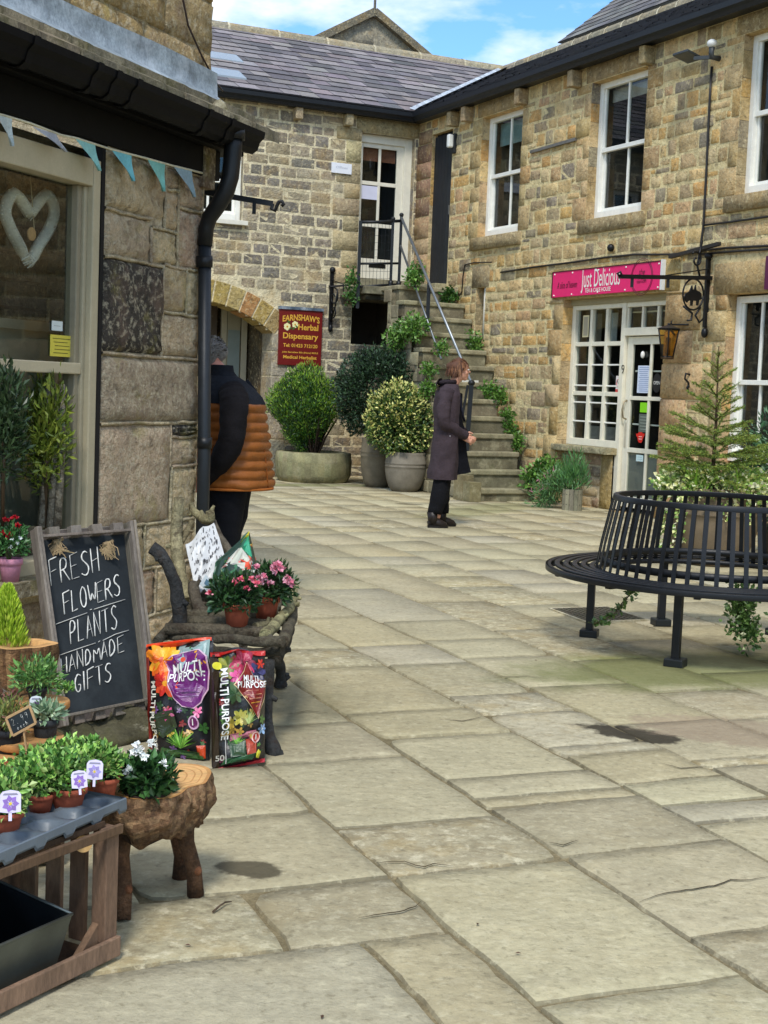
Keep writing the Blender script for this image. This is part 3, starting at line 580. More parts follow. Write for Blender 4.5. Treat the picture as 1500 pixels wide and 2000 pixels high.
# slate roofs
def slates(mb, W, d0, h0, d1, h1, smin, smax, row=.27, wd=(.26, .46), pal=(), th=.011, und=None):
    L = math.hypot(d1 - d0, h1 - h0); ux = (d1 - d0) / L; uh = (h1 - h0) / L; nd, nh = -uh, ux
    if nh < 0: nd, nh = -nd, -nh
    def Q(s, t, e): return W.P(s, h0 + uh * t + nh * e, d0 + ux * t + nd * e)
    n = int(L / row); row = L / n
    for k in range(n):
        t0 = k * row; t1 = t0 + row * 1.25; a = smin(t0 + row / 2); z = smax(t0 + row / 2); s = a - random.uniform(0, .3)
        while s < z:
            s2 = s + random.uniform(*wd); x0 = max(s, a) + .004; x1 = min(s2, z) - .004
            if x1 - x0 > .03:
                c = jit(random.choice(pal), .16, .04); e = th + random.uniform(0, .006); dt = random.uniform(-.012, .012)
                p = [Q(x0, t0 + dt, e + .004), Q(x1, t0 + dt, e + random.uniform(0, .006)), Q(x1, min(t1, L), .0), Q(x0, min(t1, L), .0)]
                mb.face(p, c); mb.face([p[0], p[1], Q(x1, t0 + dt, -.004), Q(x0, t0 + dt, -.004)], jit(hexc('#3b3a3d'), .2)); mb.face([p[1], p[2], Q(x1, t1, -.01), Q(x1, t0, -.01)], hexc('#3b3a3d'))
            s = s2
    a0, z0, a1, z1 = smin(0), smax(0), smin(L), smax(L)
    mb.face([Q(a0, 0, -.006), Q(z0, 0, -.006), Q(z1, L, -.006), Q(a1, L, -.006)], hexc('#2c2b2e')); return L, Q
SPAL = [hexc(x) for x in ('#746e70', '#6b6668', '#827b7b', '#625e60', '#777071', '#898280', '#5d5a5b', '#7f7674')]
SPR = [hexc(x) for x in ('#5f5d5c', '#6c6a66', '#55534f', '#74716b', '#62605e', '#7d7a72')]
dE, hE, dRg, hRg = .2, 5.88, -3.6, 7.72; LL = math.hypot(3.8, hRg - hE)
wf = lambda t: t * 3.8 / LL - .2     # distance behind the wall plane at roof distance t
rb = MB(); slates(rb, WR, dE, hE, dRg, hRg, lambda t: -16, lambda t: 6.0 + wf(t), .27, (.25, .42), SPR, und=None)
rr_ = build('roof', rb, M_SLATE, bR)
rb = MB(); rb.face([WR.P(-16, 5.8, -7.4), WR.P(13, 5.8, -7.4), WR.P(13, hRg, -3.62), WR.P(-16, hRg, -3.62)], SPR[0]); build('rear_roof', rb, M_SLATE, bR)
def ridge(W, s0, s1, d, h, root, col='#8e8673', step=.5, r=.13):
    b = MB(); s = s0
    while s < s1 - .02:
        s2 = min(s + step, s1); c = jit(hexc(col), .12)
        rows = [[W.P(x, h - .09 + math.sin(a) * (r + .05 - .02), d + math.cos(a) * r * 1.15) for a in [math.pi * k / 6 for k in range(7)]] for x in (s + .012, s2 - .012)]
        b.grid(rows, c, False); 
        rows = [[W.P(x, h - .09 + math.sin(a) * (r + .05 - .012), d + math.cos(a) * (r * 1.15 + .006)) for a in [math.pi * k / 6 for k in range(7)]] for x in (s2 - .018, s2 + .022)]
        b.grid(rows, hexc('#cdc3a6'), False); s = s2
    return build('ridge_tiles', b, M_STONE, root)
ridge(WR, -16, 9.6, -3.6, hRg + .02, bR)
# valley flashing, a lead strip lying over the slates
vb = MB(); A_ = WR.P(6.0 - .2, hE + .02, .2); B_ = WR.P(9.6, hRg + .03, -3.6); rd = (WR.P(5.0, hE, .2) - WR.P(6, hE, .2)).normalized(); rows = []
for k in range(9):
    c = A_.lerp(B_, k / 8); rows.append([c + rd * .17 + Z * .035, c + Z * .012, c - (-nR).normalized() * .0 + WB.u * .0 + V((0, 0, .03)) + dR * .0 + nR * .10])
vb.grid(rows, hexc('#b9c0c6'), False); build('valley_flashing', vb, M_LEAD, bR)
# taller slate roof rising behind the ridge
b2_ = thing('rear_slate_roof', 'dark slate roof of a taller building rising behind the right-hand ridge', 'roof', WR.P(0, 6, -8)); rb = MB(); DW = -8.0
pa_ = WR.px(1089, 84, DW); pb_ = WR.px(1222, -2, DW); hb_ = pa_[1]; 
slates(rb, WR, DW, hb_, DW - 4.5, hb_ + 3.6, lambda t: -9, lambda t: pa_[0] - t * .0, .3, (.3, .5), SPR)
rb.face([WR.P(pa_[0], hb_, DW), WR.P(pa_[0], hb_, DW - 9), WR.P(pa_[0], hb_ + 3.6, DW - 4.5)], hexc('#6d675a'))
build('slates', rb, M_SLATE, b2_); rb = MB(); rb.wb(WR, -9, pa_[0] - .1, hb_ - 5, hb_ - .05, DW - .3, DW - .1, hexc('#4a463f')); build('wall', rb, M_STONE, b2_)

# ================================================================ BACK BUILDING
BPAL = [desat(hexc(x), .28, 1.02) for x in ('#9c8d72', '#8d8069', '#a79877', '#857a68', '#a08e6b', '#7a7264', '#95876e', '#8a7c64', '#a2906a', '#807869', '#a89878', '#8b806e')]
BMORT = hexc('#dacdaa')
bB = thing('stone_building', 'stone building with purple slate roof, arched passage and white upstairs door', 'building', WB.P(2, 0))
DO = [WB.px(806, 400)[0], 3.12, WB.px(702, 400)[0], 5.5]; DO[0] = max(DO[0], .06)
LWN = [WB.px(474, 350)[0], 3.93, WB.px(474, 350)[0] + 1.0, 5.08]
# arch
AC = 3.78; AW = AC - WB.px(530, 700)[0]; CR = 2.70; SPg = WB.px(531, 650)[1]; sag = CR - SPg; AR = (AW * AW + sag * sag) / (2 * sag); AZ = CR - AR
def arc_h(s, r=AR):
    v = r * r - (s - AC) ** 2; return AZ + math.sqrt(v) if v > 0 else -9
wm = MB(); qs = jambs(wm, WB, DO[0], DO[2], 3.1, 5.55, 1, [hexc(x) for x in ('#a89a78', '#b3a37c', '#9f9070')], .28, .44, (.24, .36), .014)
r = (DO[0] - .1, 5.5, DO[2] + .1, 5.74); stone(wm, WB, *r, hexc('#a3946f'), .012, .012, .003, 6, 3); qs.append(r)
amask = []; n = 24
for k in range(n):
    a = AC - AW + 2 * AW * k / n; c_ = a + 2 * AW / n; amask.append((a, -.1, c_, arc_h((a + c_) / 2)))
VD = .33
def sk(x0, y0, x1, y1):
    cx_, cy_ = (x0 + x1) / 2, (y0 + y1) / 2
    return any((x - AC) ** 2 + (y - AZ) ** 2 < (AR + VD * .93) ** 2 and y > SPg - .05 and abs(x - AC) < AW + .28 for x, y in ((cx_, y0 + .01), (x0, y0), (x1, y0), (cx_, cy_)))
masonry(wm, WB, 0, 0, 8.5, 5.86, BPAL, BMORT, (.14, .2), (.2, .46), [tuple(DO), tuple(LWN), (.33, 2.15, 1.08, 2.9)], .034, .003, .004, 4, 4, skip=sk, mask=amask, quoin=qs + [(AC - AW - .26, -.1, AC - AW, SPg), (AC - AW, -.1, AC + AW, SPg)], reveal=.15)
build('wall', wm, M_STONE, bB)
ab = MB(); th0 = math.asin(AW / AR); nv = 13
for k in range(nv):
    a0_ = -th0 - .02 + (2 * th0 + .04) * k / nv + .006; a1_ = -th0 - .02 + (2 * th0 + .04) * (k + 1) / nv - .006; c = jit(random.choice([hexc(x) for x in ('#a99255', '#a48a5c', '#9c8a62', '#a87f50', '#b29b66')]), .1)
    def vp(a, r, dd): return WB.P(AC + math.sin(a) * r, AZ + math.cos(a) * r, dd)
    f = [vp(a0_, AR, .022), vp(a1_, AR, .022), vp(a1_, AR + VD, .022), vp(a0_, AR + VD, .022)]; g_ = [vp(a0_, AR, -.45), vp(a1_, AR, -.45), vp(a1_, AR + VD, 0), vp(a0_, AR + VD, 0)]
    i = len(ab.v); ab.v.extend(f + g_)
    for q_ in ((0, 1, 2, 3), (0, 4, 5, 1), (1, 5, 6, 2), (2, 6, 7, 3), (3, 7, 4, 0)): ab.f.append(tuple(i + z for z in q_)); ab.c.append(c); ab.sm.append(False)
rows = [[WB.P(AC + math.sin(a) * rr2, AZ + math.cos(a) * rr2, .008) for rr2 in (AR + .002, AR + VD + .02)] for a in [-th0 - .03 + (2 * th0 + .06) * k / 30 for k in range(31)]]; ab.grid(rows, BMORT, False)
build('arch', ab, M_STONE, bB, bevel=.006)
jb = MB(); jb2 = MB(); y = 0
while y < SPg - .02:
    y2 = min(SPg, y + random.uniform(.38, .6)); c = jit(hexc('#a39a86'), .1); jb.wb(WB, AC - AW - .26, AC - AW, y + .006, y2 - .006, -.45, .018, c); jb2.wb(WB, AC + AW, AC + AW + .26, y + .006, y2 - .006, -.45, .018, c); y = y2
jb.wb(WB, AC - AW - .262, AC - AW - .004, 0, SPg, -.44, .008, BMORT)
build('arch_jamb', jb, M_STONE, bB, bevel=.012); build('arch_jamb', jb2, M_STONE, bB, bevel=.012)
# passage: side walls, ceiling, cream doors
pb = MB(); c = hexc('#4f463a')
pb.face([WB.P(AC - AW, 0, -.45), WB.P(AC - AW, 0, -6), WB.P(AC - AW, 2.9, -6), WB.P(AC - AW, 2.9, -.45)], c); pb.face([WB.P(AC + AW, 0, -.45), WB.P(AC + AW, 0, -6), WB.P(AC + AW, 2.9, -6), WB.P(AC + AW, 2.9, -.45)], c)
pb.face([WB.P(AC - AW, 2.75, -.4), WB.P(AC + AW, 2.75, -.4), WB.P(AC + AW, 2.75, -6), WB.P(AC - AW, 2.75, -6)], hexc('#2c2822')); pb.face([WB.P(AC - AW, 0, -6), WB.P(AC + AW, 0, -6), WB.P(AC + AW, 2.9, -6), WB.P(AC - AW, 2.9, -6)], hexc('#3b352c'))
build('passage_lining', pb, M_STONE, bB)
pb = MB(); x0 = AC - AW + .05
for (a, c_, e0, e1, cc_) in ((x0, x0 + .1, -1.0, -1.06, '#a9a088'), (x0 + .12, x0 + .34, -1.0, -1.04, '#989078'), (x0 + .35, x0 + .44, -1.0, -1.06, '#a9a088'), (x0 + .45, x0 + .75, -1.2, -1.3, '#564a3d'), (x0 + 1.05, x0 + 1.12, -1.0, -1.06, '#2c2a26'), (x0 + 1.2, x0 + 1.27, -1.0, -1.06, '#2c2a26')): pb.wb(WB, a, c_, 0, 2.72, e1, e0, hexc(cc_))
pd = build('passage_door', pb, M_PAINT, bB, bevel=.004)
g = MB(); g.wb(WB, x0 + .13, x0 + .33, 1.1, 2.3, -1.0, -.99, hexc('#7d8680')); build('pane', g, M_PAINT, pd)
g = MB(); g.wb(WB, x0 + .8, x0 + 1.5, .3, 2.6, -3.0, -2.95, hexc('#9b9784')); build('far_wall_panel', g, M_STONE, bB)
rec = room(WB, .33, 2.15, 1.08, 2.9, -.15, .5, bB, hexc('#4a4236'))  # dark hollow added in the back wall for the recess and shadow below the landing
# white upstairs door
dW = -.12; s0, h0, s1, h1 = DO; h0 = 3.2; b = MB(); CW = hexc('#ddd8c6')
b.wb(WB, s0, s0 + .13, h0, h1, dW - .06, dW + .02, CW); b.wb(WB, s1 - .04, s1, h0, h1, dW - .06, dW + .02, CW); b.wb(WB, s0 + .13, s1 - .04, h1 - .13, h1, dW - .06, dW + .018, CW)
dfr = build('door_frame', b, M_PAINT, bB, bevel=.004); a0, a1 = s0 + .13, s1 - .04; b = MB(); e = dW - .012
b.wb(WB, a0, a0 + .12, h0 + .02, h1 - .13, e - .04, e, CW); b.wb(WB, a1 - .05, a1, h0 + .02, h1 - .13, e - .04, e, CW); b.wb(WB, a0 + .12, a1 - .05, h1 - .2, h1 - .13, e - .04, e - .002, CW); b.wb(WB, a0 + .12, a1 - .05, h0 + .02, h0 + .34, e - .04, e - .002, CW)
ym = [h0 + .34, WB.px(750, 440)[1], WB.px(750, 358)[1], h1 - .2]; mx_ = (a0 + .12 + a1 - .05) / 2
for y in ym[1:3]: b.wb(WB, a0 + .12, a1 - .05, y - .03, y + .03, e - .038, e - .004, CW)
b.wb(WB, mx_ - .022, mx_ + .022, h0 + .34, h1 - .2, e - .036, e - .006, CW); ud = build('upstairs_door', b, M_PAINT, bB, bevel=.004)
g = MB(); g.face([WB.P(a0, h0, e - .02), WB.P(a1, h0, e - .02), WB.P(a1, h1 - .1, e - .02), WB.P(a0, h1 - .1, e - .02)], WHITE); build('pane', g, M_GLASS, ud); room(WB, s0, h0, s1, h1 - .05, dW - .07, .8, ud)
g = MB(); g.wb(WB, a0 + .12, a1 - .05, h1 - .4, h1 - .2, e - .08, e - .07, hexc('#8a5c47')); build('blind', g, M_CLOTH, ud)
g = MB(); g.wb(WB, mx_ - .17, mx_ + .13, h0 + .2, h0 + .26, e, e + .006, hexc('#2a2926')); build('letterbox', g, M_METAL, ud)
paper(WB, 703, 361, 737, 391, e - .016, hexc('#cfd0e2'), 'notice', 'white paper taped behind the glass of the white upstairs door', 'notice')
# window behind the pipe
sash(WB, (LWN[0], 3.93, LWN[2], 5.08), -.10, bB, bars=1, mid=.5)
b = MB(); b.wb(WB, LWN[0] - .08, LWN[2] + .1, 3.86, 3.93, -.1, .09, hexc('#d8d4c4')); build('window_sill', b, M_PAINT, bB, bevel=.006)
for x, y in ((578, 226), (676, 241)):
    s_, h_ = WB.px(x, y); cb = MB(); cb.wb(WB, s_ - .06, s_ + .06, 5.55, 5.73, 0, .17, jit(hexc('#a09274'), .1)); build('corbel', cb, M_STONE, bB, bevel=.015)
gutter(WB, -.0 + .2, 8.5, 5.80, .12, bB); b = MB(); b.wb(WB, 0.13, 8.5, 5.74, 5.88, .001, .12, hexc('#24272a')); build('fascia', b, M_BLACK, bB)
rb = MB(); slates(rb, WB, dE, hE, dRg, hRg, lambda t: -wf(t), lambda t: 8.5, .285, (.28, .46), SPAL)
build('roof', rb, M_SLATE, bB); ridge(WB, -3.6, 8.5, -3.6, hRg + .02, bB, '#9a927d', .95)
rb = MB(); rb.face([WB.P(-3.6, hRg, -3.62), WB.P(8.5, hRg, -3.62), WB.P(8.5, 5.8, -7.4), WB.P(-3.6, 5.8, -7.4)], SPAL[0]); rb.face([WB.P(8.5, 0, 0), WB.P(8.5, 0, -7.4), WB.P(8.5, 5.8, -7.4), WB.P(8.5, hRg, -3.6), WB.P(8.5, 5.8, 0)], BPAL[0]); build('rear_roof', rb, M_SLATE, bB)
# two roof lights at the left
for (x, y) in ((436, 114), (440, 146)):
    k = (y == 146)
    best = None
    for i in range(40):
        t_ = i / 39; dd2 = dE + (dRg - dE) * t_; s_, h_ = WB.px(x, y, dd2); er = abs(h_ - (hE + (hRg - hE) * t_))
        if best is None or er < best[0]: best = (er, s_, t_)
    _, s_, t_ = best; rb = MB(); 
    def RQ(s, t, e_): return WB.P(s, hE + (hRg - hE) * t + e_ * .9, dE + (dRg - dE) * t + e_ * .42)
    p = [RQ(s_ - .28, t_ - .05, .03), RQ(s_ + .35, t_ - .05, .03), RQ(s_ + .35, t_ + .05, .03), RQ(s_ - .28, t_ + .05, .03)]; rb.face(p, hexc('#8a979f')); 
    for i in range(4): rb.face([p[i], p[(i + 1) % 4], p[(i + 1) % 4] - Z * .05, p[i] - Z * .05], hexc('#8f979b'))
    build('roof_light', rb, mat('roof_light_glazing', rough=.15, var=.05, spec=.8), bB)
# gable end beyond
GD = -8.5; bg_ = thing('gabled_building', 'stone gable end with coping rising behind the purple slate roof', 'building', WB.P(0, 0, GD))
ap = WB.px(728, 26, GD); gl = WB.px(600, 84, GD); gr_ = WB.px(845, 127, GD)
slp = (ap[1] - gr_[1]) / (ap[0] - gr_[0]); slp2 = (ap[1] - gl[1]) / (gl[0] - ap[0]); slp = (slp + slp2) / 2
gw = 7.0; gm = MB(); WG = Wall(WB.P(0, 0, GD), WB.u, WB.n)
def inside(x0, y0, x1, y1): return not (y1 < ap[1] - abs(x0 - ap[0]) * slp - .02 and y1 < ap[1] - abs(x1 - ap[0]) * slp - .02)
yb = ap[1] - gw * slp; gm.face([WB.P(ap[0] - gw, yb, GD), WB.P(ap[0] + gw, yb, GD), WB.P(ap[0], ap[1], GD)], hexc('#9a927f')); gm.face([WB.P(ap[0] - gw, 0, GD), WB.P(ap[0] + gw, 0, GD), WB.P(ap[0] + gw, yb, GD), WB.P(ap[0] - gw, yb, GD)], hexc('#9a927f'))
masonry(gm, WG, ap[0] - 4, ap[1] - 3.6, ap[0] + 4, ap[1], [hexc(x) for x in ('#8d8676', '#7e776a', '#99917d', '#8a7f68', '#70695e', '#a08d69')], BMORT, (.24, .36), (.4, .8), (), .03, .02, .01, 3, 3, skip=inside, back=False)
gm2 = MB()
for sg in (-1, 1):
    a = WB.P(ap[0], ap[1] + .02, GD); e_ = WB.P(ap[0] + sg * gw, yb + .02, GD); gm2.bar(a + WB.n * -.1, e_ + WB.n * -.1, .5, .16, hexc('#77705f'), WB.n)
    gm2.face([WB.P(ap[0], ap[1], GD - .3), WB.P(ap[0] + sg * gw, yb, GD - .3), WB.P(ap[0] + sg * gw, yb, GD - 7), WB.P(ap[0], ap[1], GD - 7)], SPR[0])
build('wall', gm, M_STONE, bg_); build('coping', gm2, M_STONE, bg_)
b = MB(); b.tube([WB.P(ap[0], ap[1] - .1, GD + .1), WB.P(ap[0], ap[1] + 1.6, GD + .1)], .03, hexc('#c9c6bc'), 8); build('pole', b, M_METAL, bg_)
# ================================================================ LEFT SHOP
LPAL = [hexc(x) for x in ('#c4ae8e', '#c9b48e', '#b8a488', '#ccb48c', '#bda086')]; LMORT = hexc('#c2b292')
bL = thing('shop_building', 'low stone shop on the left with cream window, black gutter and mossy stone roof', 'building', WL.P(1, 0))
PW = 1.0      # pier width
wm = MB(); xs = lambda x, y: WL.px(x, y)
lay = [(0, 0, .5, .16), (.5, 0, PW, .16), (0, .16, .42, .42), (.42, .16, PW, .42), (0, .42, .55, .66), (.55, .42, PW, .66), (0, .66, .28, .96), (.28, .66, PW, 1.22 - .02), (0, .96, .30, 1.12), (0, 1.12, .30, 1.20),
       (0, 1.20, PW, 1.55), (0, 1.55, .42, 1.79), (.42, 1.55, PW, 2.03), (0, 1.79, .17, 2.04), (.17, 1.79, .42, 2.04), (0, 2.04, .28, 2.36), (.28, 2.04, .55, 2.22), (.55, 2.04, PW, 2.26), (.28, 2.22, .42, 2.44), (.42, 2.26, PW, 2.56), (0, 2.36, .28, 2.56), (.28, 2.44, .42, 2.56)]
for i, r in enumerate(lay):
    c = jit(random.choice(LPAL), .1, .02)
    if r[:2] == (.42, 1.55): c = hexc('#4a453f')
    if r[:2] == (0, 1.12): c = hexc('#3f3d3b')
    if r[:2] == (0, 1.20): c = hexc('#a89880')
    stone(wm, WL, *r, c, .016, .022, .011, 9, 8, .022)
wm.face([WL.P(0, 0, .002), WL.P(PW, 0, .002), WL.P(PW, 2.62, .002), WL.P(0, 2.62, .002)], LMORT)
# raised ribbon pointing
def rib(pts): wm.tube([WL.P(a, h, .012) for a, h in pts], .0095, jit(LMORT, .08), 6, False)
for (a, b_, c, d_) in lay:
    n = 6; rib([(a + (c - a) * k / n + 0, d_ + random.uniform(-.005, .005)) for k in range(n + 1)])
    if c < PW: rib([(c + random.uniform(-.005, .005), b_ + (d_ - b_) * k / 4) for k in range(5)])
rib([(.012, .05), (.012, .6), (.01, 1.3), (.014, 2.0), (.012, 2.6)])
wm.face([WL.P(0, 0, .012), WL.P(0, 0, -3.5), WL.P(0, 2.9, -3.5), WL.P(0, 2.9, .012)], LMORT)
build('pier', wm, M_PIER, bL)
wm = MB(); SIL = .50; FW = 4.2
masonry(wm, WL, PW, 0, FW, SIL, LPAL, LMORT, (.14, .22), (.3, .55), (), .02, .015, .01, 5, 4)
wm.wb(WL, PW - .0, FW, SIL - .07, SIL, -.25, .13, hexc('#8b8168')); build('base_wall', wm, M_PIER, bL)
FC = hexc('#b3a88b'); b = MB(); TOPF = 2.48; w0 = PW + .035; dF = -.02
sE = WL.px(143, 600, -.05)[0]; wa = sE - w0; b.wb(WL, w0, w0 + wa * .5, SIL, TOPF, dF - .08, dF + .03, FC); b.wb(WL, w0 + wa * .5, FW, TOPF - .13, TOPF, dF - .08, dF + .028, FC); b.wb(WL, w0 + wa * .5, FW, SIL, SIL + .07, dF - .08, dF + .05, FC)
b.wb(WL, w0 + wa * .5, w0 + wa * .72, SIL + .07, TOPF - .13, dF - .08, dF - .0, hexc('#a79d82')); RH = 1.44
b.wb(WL, w0 + wa * .72, FW, RH, RH + .055, dF - .08, dF + .0, hexc('#bdb193')); b.wb(WL, w0 + wa * .72, sE, SIL + .07, TOPF - .13, dF - .08, dF - .015, hexc('#8f866f'))
for s_ in (2.62,): b.wb(WL, s_, s_ + .06, SIL + .07, TOPF - .13, dF - .08, dF - .01, FC)
lw = build('window', b, M_PAINT, bL, bevel=.006)
b = MB(); b.wb(WL, PW + .004, w0 - .002, SIL, 2.6, -.09, .014, hexc('#1d1b19')); build('reveal_strip', b, M_MATTE, bL)  # dark strip filling the reveal between pier and window frame
g = MB(); g.face([WL.P(w0 + wa * .6, SIL + .05, dF - .05), WL.P(FW, SIL + .05, dF - .05), WL.P(FW, TOPF - .1, dF - .05), WL.P(w0 + wa * .6, TOPF - .1, dF - .05)], WHITE); build('pane', g, M_SHOPGLASS, lw)
b = MB(); q = [(.06, .05), (FW, .05), (FW, 2.55), (.06, 2.55)]; cr_ = hexc('#93907f')
for i in range(4): k = (i + 1) % 4; b.face([WL.P(*q[i], dF - .1), WL.P(*q[k], dF - .1), WL.P(*q[k], dF - 1.7), WL.P(*q[i], dF - 1.7)], cr_)
b.face([WL.P(x, y, dF - 1.7) for x, y in q], cr_)
# stone courses behind the glass, cream counter below
y = 1.5
while y < 2.4:
    y2 = y + .15; x = .2
    while x < 3.0: x2 = x + random.uniform(.25, .5); b.wb(WL, x, x2 - .02, y, y2 - .02, dF - .92, dF - .85, jit(hexc('#857a66'), .2, .04)); x = x2
    y = y2
build('shop_interior', b, M_STONE, lw)
b = MB(); b.wb(WL, .5, w0 + .8, SIL + .02, 1.66, dF - .60, dF - .56, hexc('#a5a592')); b.wb(WL, .48, w0 + .82, 1.66, 1.71, dF - .62, dF - .52, hexc('#aaa48e')); build('shop_partition', b, M_PAINT, lw)
# heart in the window
hs = 1.62; hp = [WL.px(x, y, -.22) for x, y in ((58, 418), (90, 380), (106, 410), (97, 445), (75, 480), (56, 512), (38, 480), (20, 445), (10, 410), (28, 378), (58, 418))]
t = thing('hanging_heart', 'large pale woven heart hanging on a string inside the shop window', 'decoration', WL.P(hp[5][0], hp[5][1], -.22)); b = MB()
P0 = []; 
for i in range(len(hp) - 1):
    for k in range(4):
        u_ = k / 4; a, c = hp[i], hp[i + 1]; p_ = hp[max(i - 1, 0)] if i else a; n_ = hp[min(i + 2, len(hp) - 1)] if i + 2 < len(hp) else c
        f = lambda j: .5 * ((2 * a[j]) + (-p_[j] + c[j]) * u_ + (2 * p_[j] - 5 * a[j] + 4 * c[j] - n_[j]) * u_ * u_ + (-p_[j] + 3 * a[j] - 3 * c[j] + n_[j]) * u_ ** 3)
        P0.append(WL.P(f(0), f(1), -.22))
P0.append(P0[0]); b.tube(P0, [.029 - .008 * (abs(i / len(P0) - .5) < .06) for i in range(len(P0))], hexc('#c9c7bb'), 10); 
for i in range(0, len(P0) - 1):
    for k in range(3):
        c = P0[i].lerp(P0[i + 1], k / 3); a = random.uniform(0, 6.3); b.tube([c + Z * .030 * math.cos(a) + WL.u * .030 * math.sin(a), c + WL.n * .031, c - Z * .030 * math.cos(a) - WL.u * .030 * math.sin(a)], .004, hexc('#d8d6cb'), 4, False)
build('wicker', b, M_CLOTH, t); b = MB(); tp_ = WL.px(58, 330, -.22); b.tube([WL.P(tp_[0], tp_[1], -.22), WL.P(hp[0][0], hp[0][1], -.2), WL.P(hp[0][0], hp[0][1] - .1, -.19)], .003, hexc('#b8a888'), 4); build('string', b, M_CLOTH, t)
tg = WL.px(62, 457, -.18); b = MB(); b.tube([WL.P(tg[0], tg[1], -.185), WL.P(tg[0], tg[1], -.178)], .032, hexc('#c49a68'), 16); build('wooden_tag', b, M_CUT, t)
def lpaper(x0, y0, x1, y1, col, name, label, lines, lc): return paper(WL, x0, y0, x1, y1, dF - .045, col, name, label, 'notice', lines, lc)
lpaper(98, 653, 140, 698, hexc('#d8c94e'), 'alarm_notice', 'yellow notice with black print in the corner of the shop window', 5, hexc('#3b3820'))
lpaper(101, 626, 121, 647, hexc('#d5dedb'), 'notice', 'small white square notice above the yellow one in the shop window', 1, hexc('#2c3a3a'))
# fascia, soffit, gutter, roof
b = MB(); b.wb(WL, -.14, FW, 2.56, 2.72, -.05, .035, hexc('#0e0f10')); b.wb(WL, -.3, FW, 2.72, 2.80, -.05, .10, hexc('#101112')); b.wb(WL, -.3, FW, 2.80, 2.88, -.05, .16, hexc('#0b0c0d')); build('fascia', b, M_GUT, bL, bevel=.004)
b = MB(); b.wb(WL, -.07, .06, 2.5, 2.73, -.08, .045, hexc('#7d705c')); build('corner_block', b, M_PIER, bL, bevel=.006)
g0 = WL.px(70, 100, .22); g1 = WL.px(455, 252, .22); GH = (g0[1] + g1[1]) / 2 - .03
gend = WL.px(490, 268, .2)[0]
gt = MB(); sec = [(.0, .06), (.0, -.03), (.02, -.075), (.07, -.085), (.105, -.06), (.12, -.01), (.15, .02), (.155, .06), (.14, .06), (.125, .02), (.10, -.03), (.06, -.07), (.015, -.03), (.012, .06)]
rows = [[WL.P(s, GH + .012 + y * .82, .15 + x * .9) for x, y in sec] for s in (gend, FW)]; gt.grid(rows, hexc('#0c0d0f'), False, True); gt.fan(0, len(sec), hexc('#1c1e21')); gt.fan(len(sec), len(sec), hexc('#1c1e21'))
gu = build('gutter', gt, M_GUT, bL)
for x, y in ((60, 110), (185, 160), (222, 175), (262, 190), (402, 246), (446, 262)):
    s_ = WL.px(x, y, .26)[0]; b = MB(); rows = [[WL.P(s, GH + .012 + y_ * .9 - .003, .145 + x_ * .98) for x_, y_ in sec[:8]] for s in (s_ - .022, s_ + .022)]; b.grid(rows, hexc('#101113'), False); build('gutter_bracket', b, M_GUT, gu)
rb = MB(); roofp = Wall(WL.o, WL.u, WL.n); RE = (.25, GH + .075); RT = (-.08, 2.985)
# two courses of thick irregular stone slates
for k, (t0, t1) in enumerate(((0, .62), (.48, 1.02))):
    s = -.42
    while s < FW:
        s2 = s + random.uniform(.32, .6); a0 = t0 + random.uniform(-.06, .05); n = 6; c = jit(hexc(random.choice(('#7d745f', '#8a8069', '#6f6855'))), .12); top = []; bot = []
        for j in range(n + 1):
            x = s + (s2 - s - .01) * j / n; tt = a0 + noise.noise(V((x * 9, k, 0))) * .09
            e = lambda t_, z_: WL.P(x, RE[1] + (RT[1] - RE[1]) * t_ + z_, RE[0] + (RT[0] - RE[0]) * t_)
            top.append([e(tt, -.03 + k * .03), e(tt, .030 + k * .035 + noise.noise(V((x * 14, 3, k))) * .008), e((tt + t1) / 2, .03 + k * .03 + noise.noise(V((x * 11, 5, k))) * .008), e(t1, .022 + k * .015)])
        rb.grid(top, c, False); rb.face([top[0][0], top[0][1], top[0][2], top[0][3]], c); rb.face([top[-1][0], top[-1][1], top[-1][2], top[-1][3]], c); s = s2
build('roof', rb, M_STONESLATE, bL)
# lead flashing and the taller wall above
UE = WL.px(411, 120, -.1)[0]; fl = MB(); rows = []
for k in range(25):
    s = UE + (FW - UE) * k / 24; wv = .006 * math.sin(s * 9) + noise.noise(V((s * 5, 0, 0))) * .008
    rows.append([WL.P(s, 2.985 + wv * .5, .07), WL.P(s, 3.02 + wv, .0), WL.P(s, 3.05, -.045 + wv * .5), WL.P(s, 3.12, -.05 + wv * .5), WL.P(s, 3.185 + .006 * math.sin(s * 4), -.052)])
fl.grid(rows, hexc('#8f9aa0'), True); build('lead_flashing', fl, M_LEAD, bL)
um = MB(); UWL = Wall(WL.P(0, 0, -.1), WL.u, WL.n)
masonry(um, UWL, UE, 3.0, FW, 5.4, [hexc(x) for x in ('#a8946a', '#b09a70', '#9a8864', '#b39a6a')], hexc('#a89874'), (.22, .36), (.5, .9), (), .012, .012, .008, 7, 5)
um.face([UWL.P(UE, 0, -3), UWL.P(UE, 0, -.3), UWL.P(UE, 5.4, -.0), UWL.P(UE, 5.4, -3)], LPAL[0]); build('upper_wall', um, M_PIER, bL)
b = MB(); b.tube([UWL.P(*UWL.px(x, y), .03) for x, y in ((340, -30), (348, 0), (358, 50), (385, 110), (415, 165), (426, 178))], .006, hexc('#3b2f2c'), 6); tag(build('cable', b, M_BLACK, loc=UWL.P(0, GH + .6)), 'thin dark cable running down the upper wall above the lead flashing', 'cable')
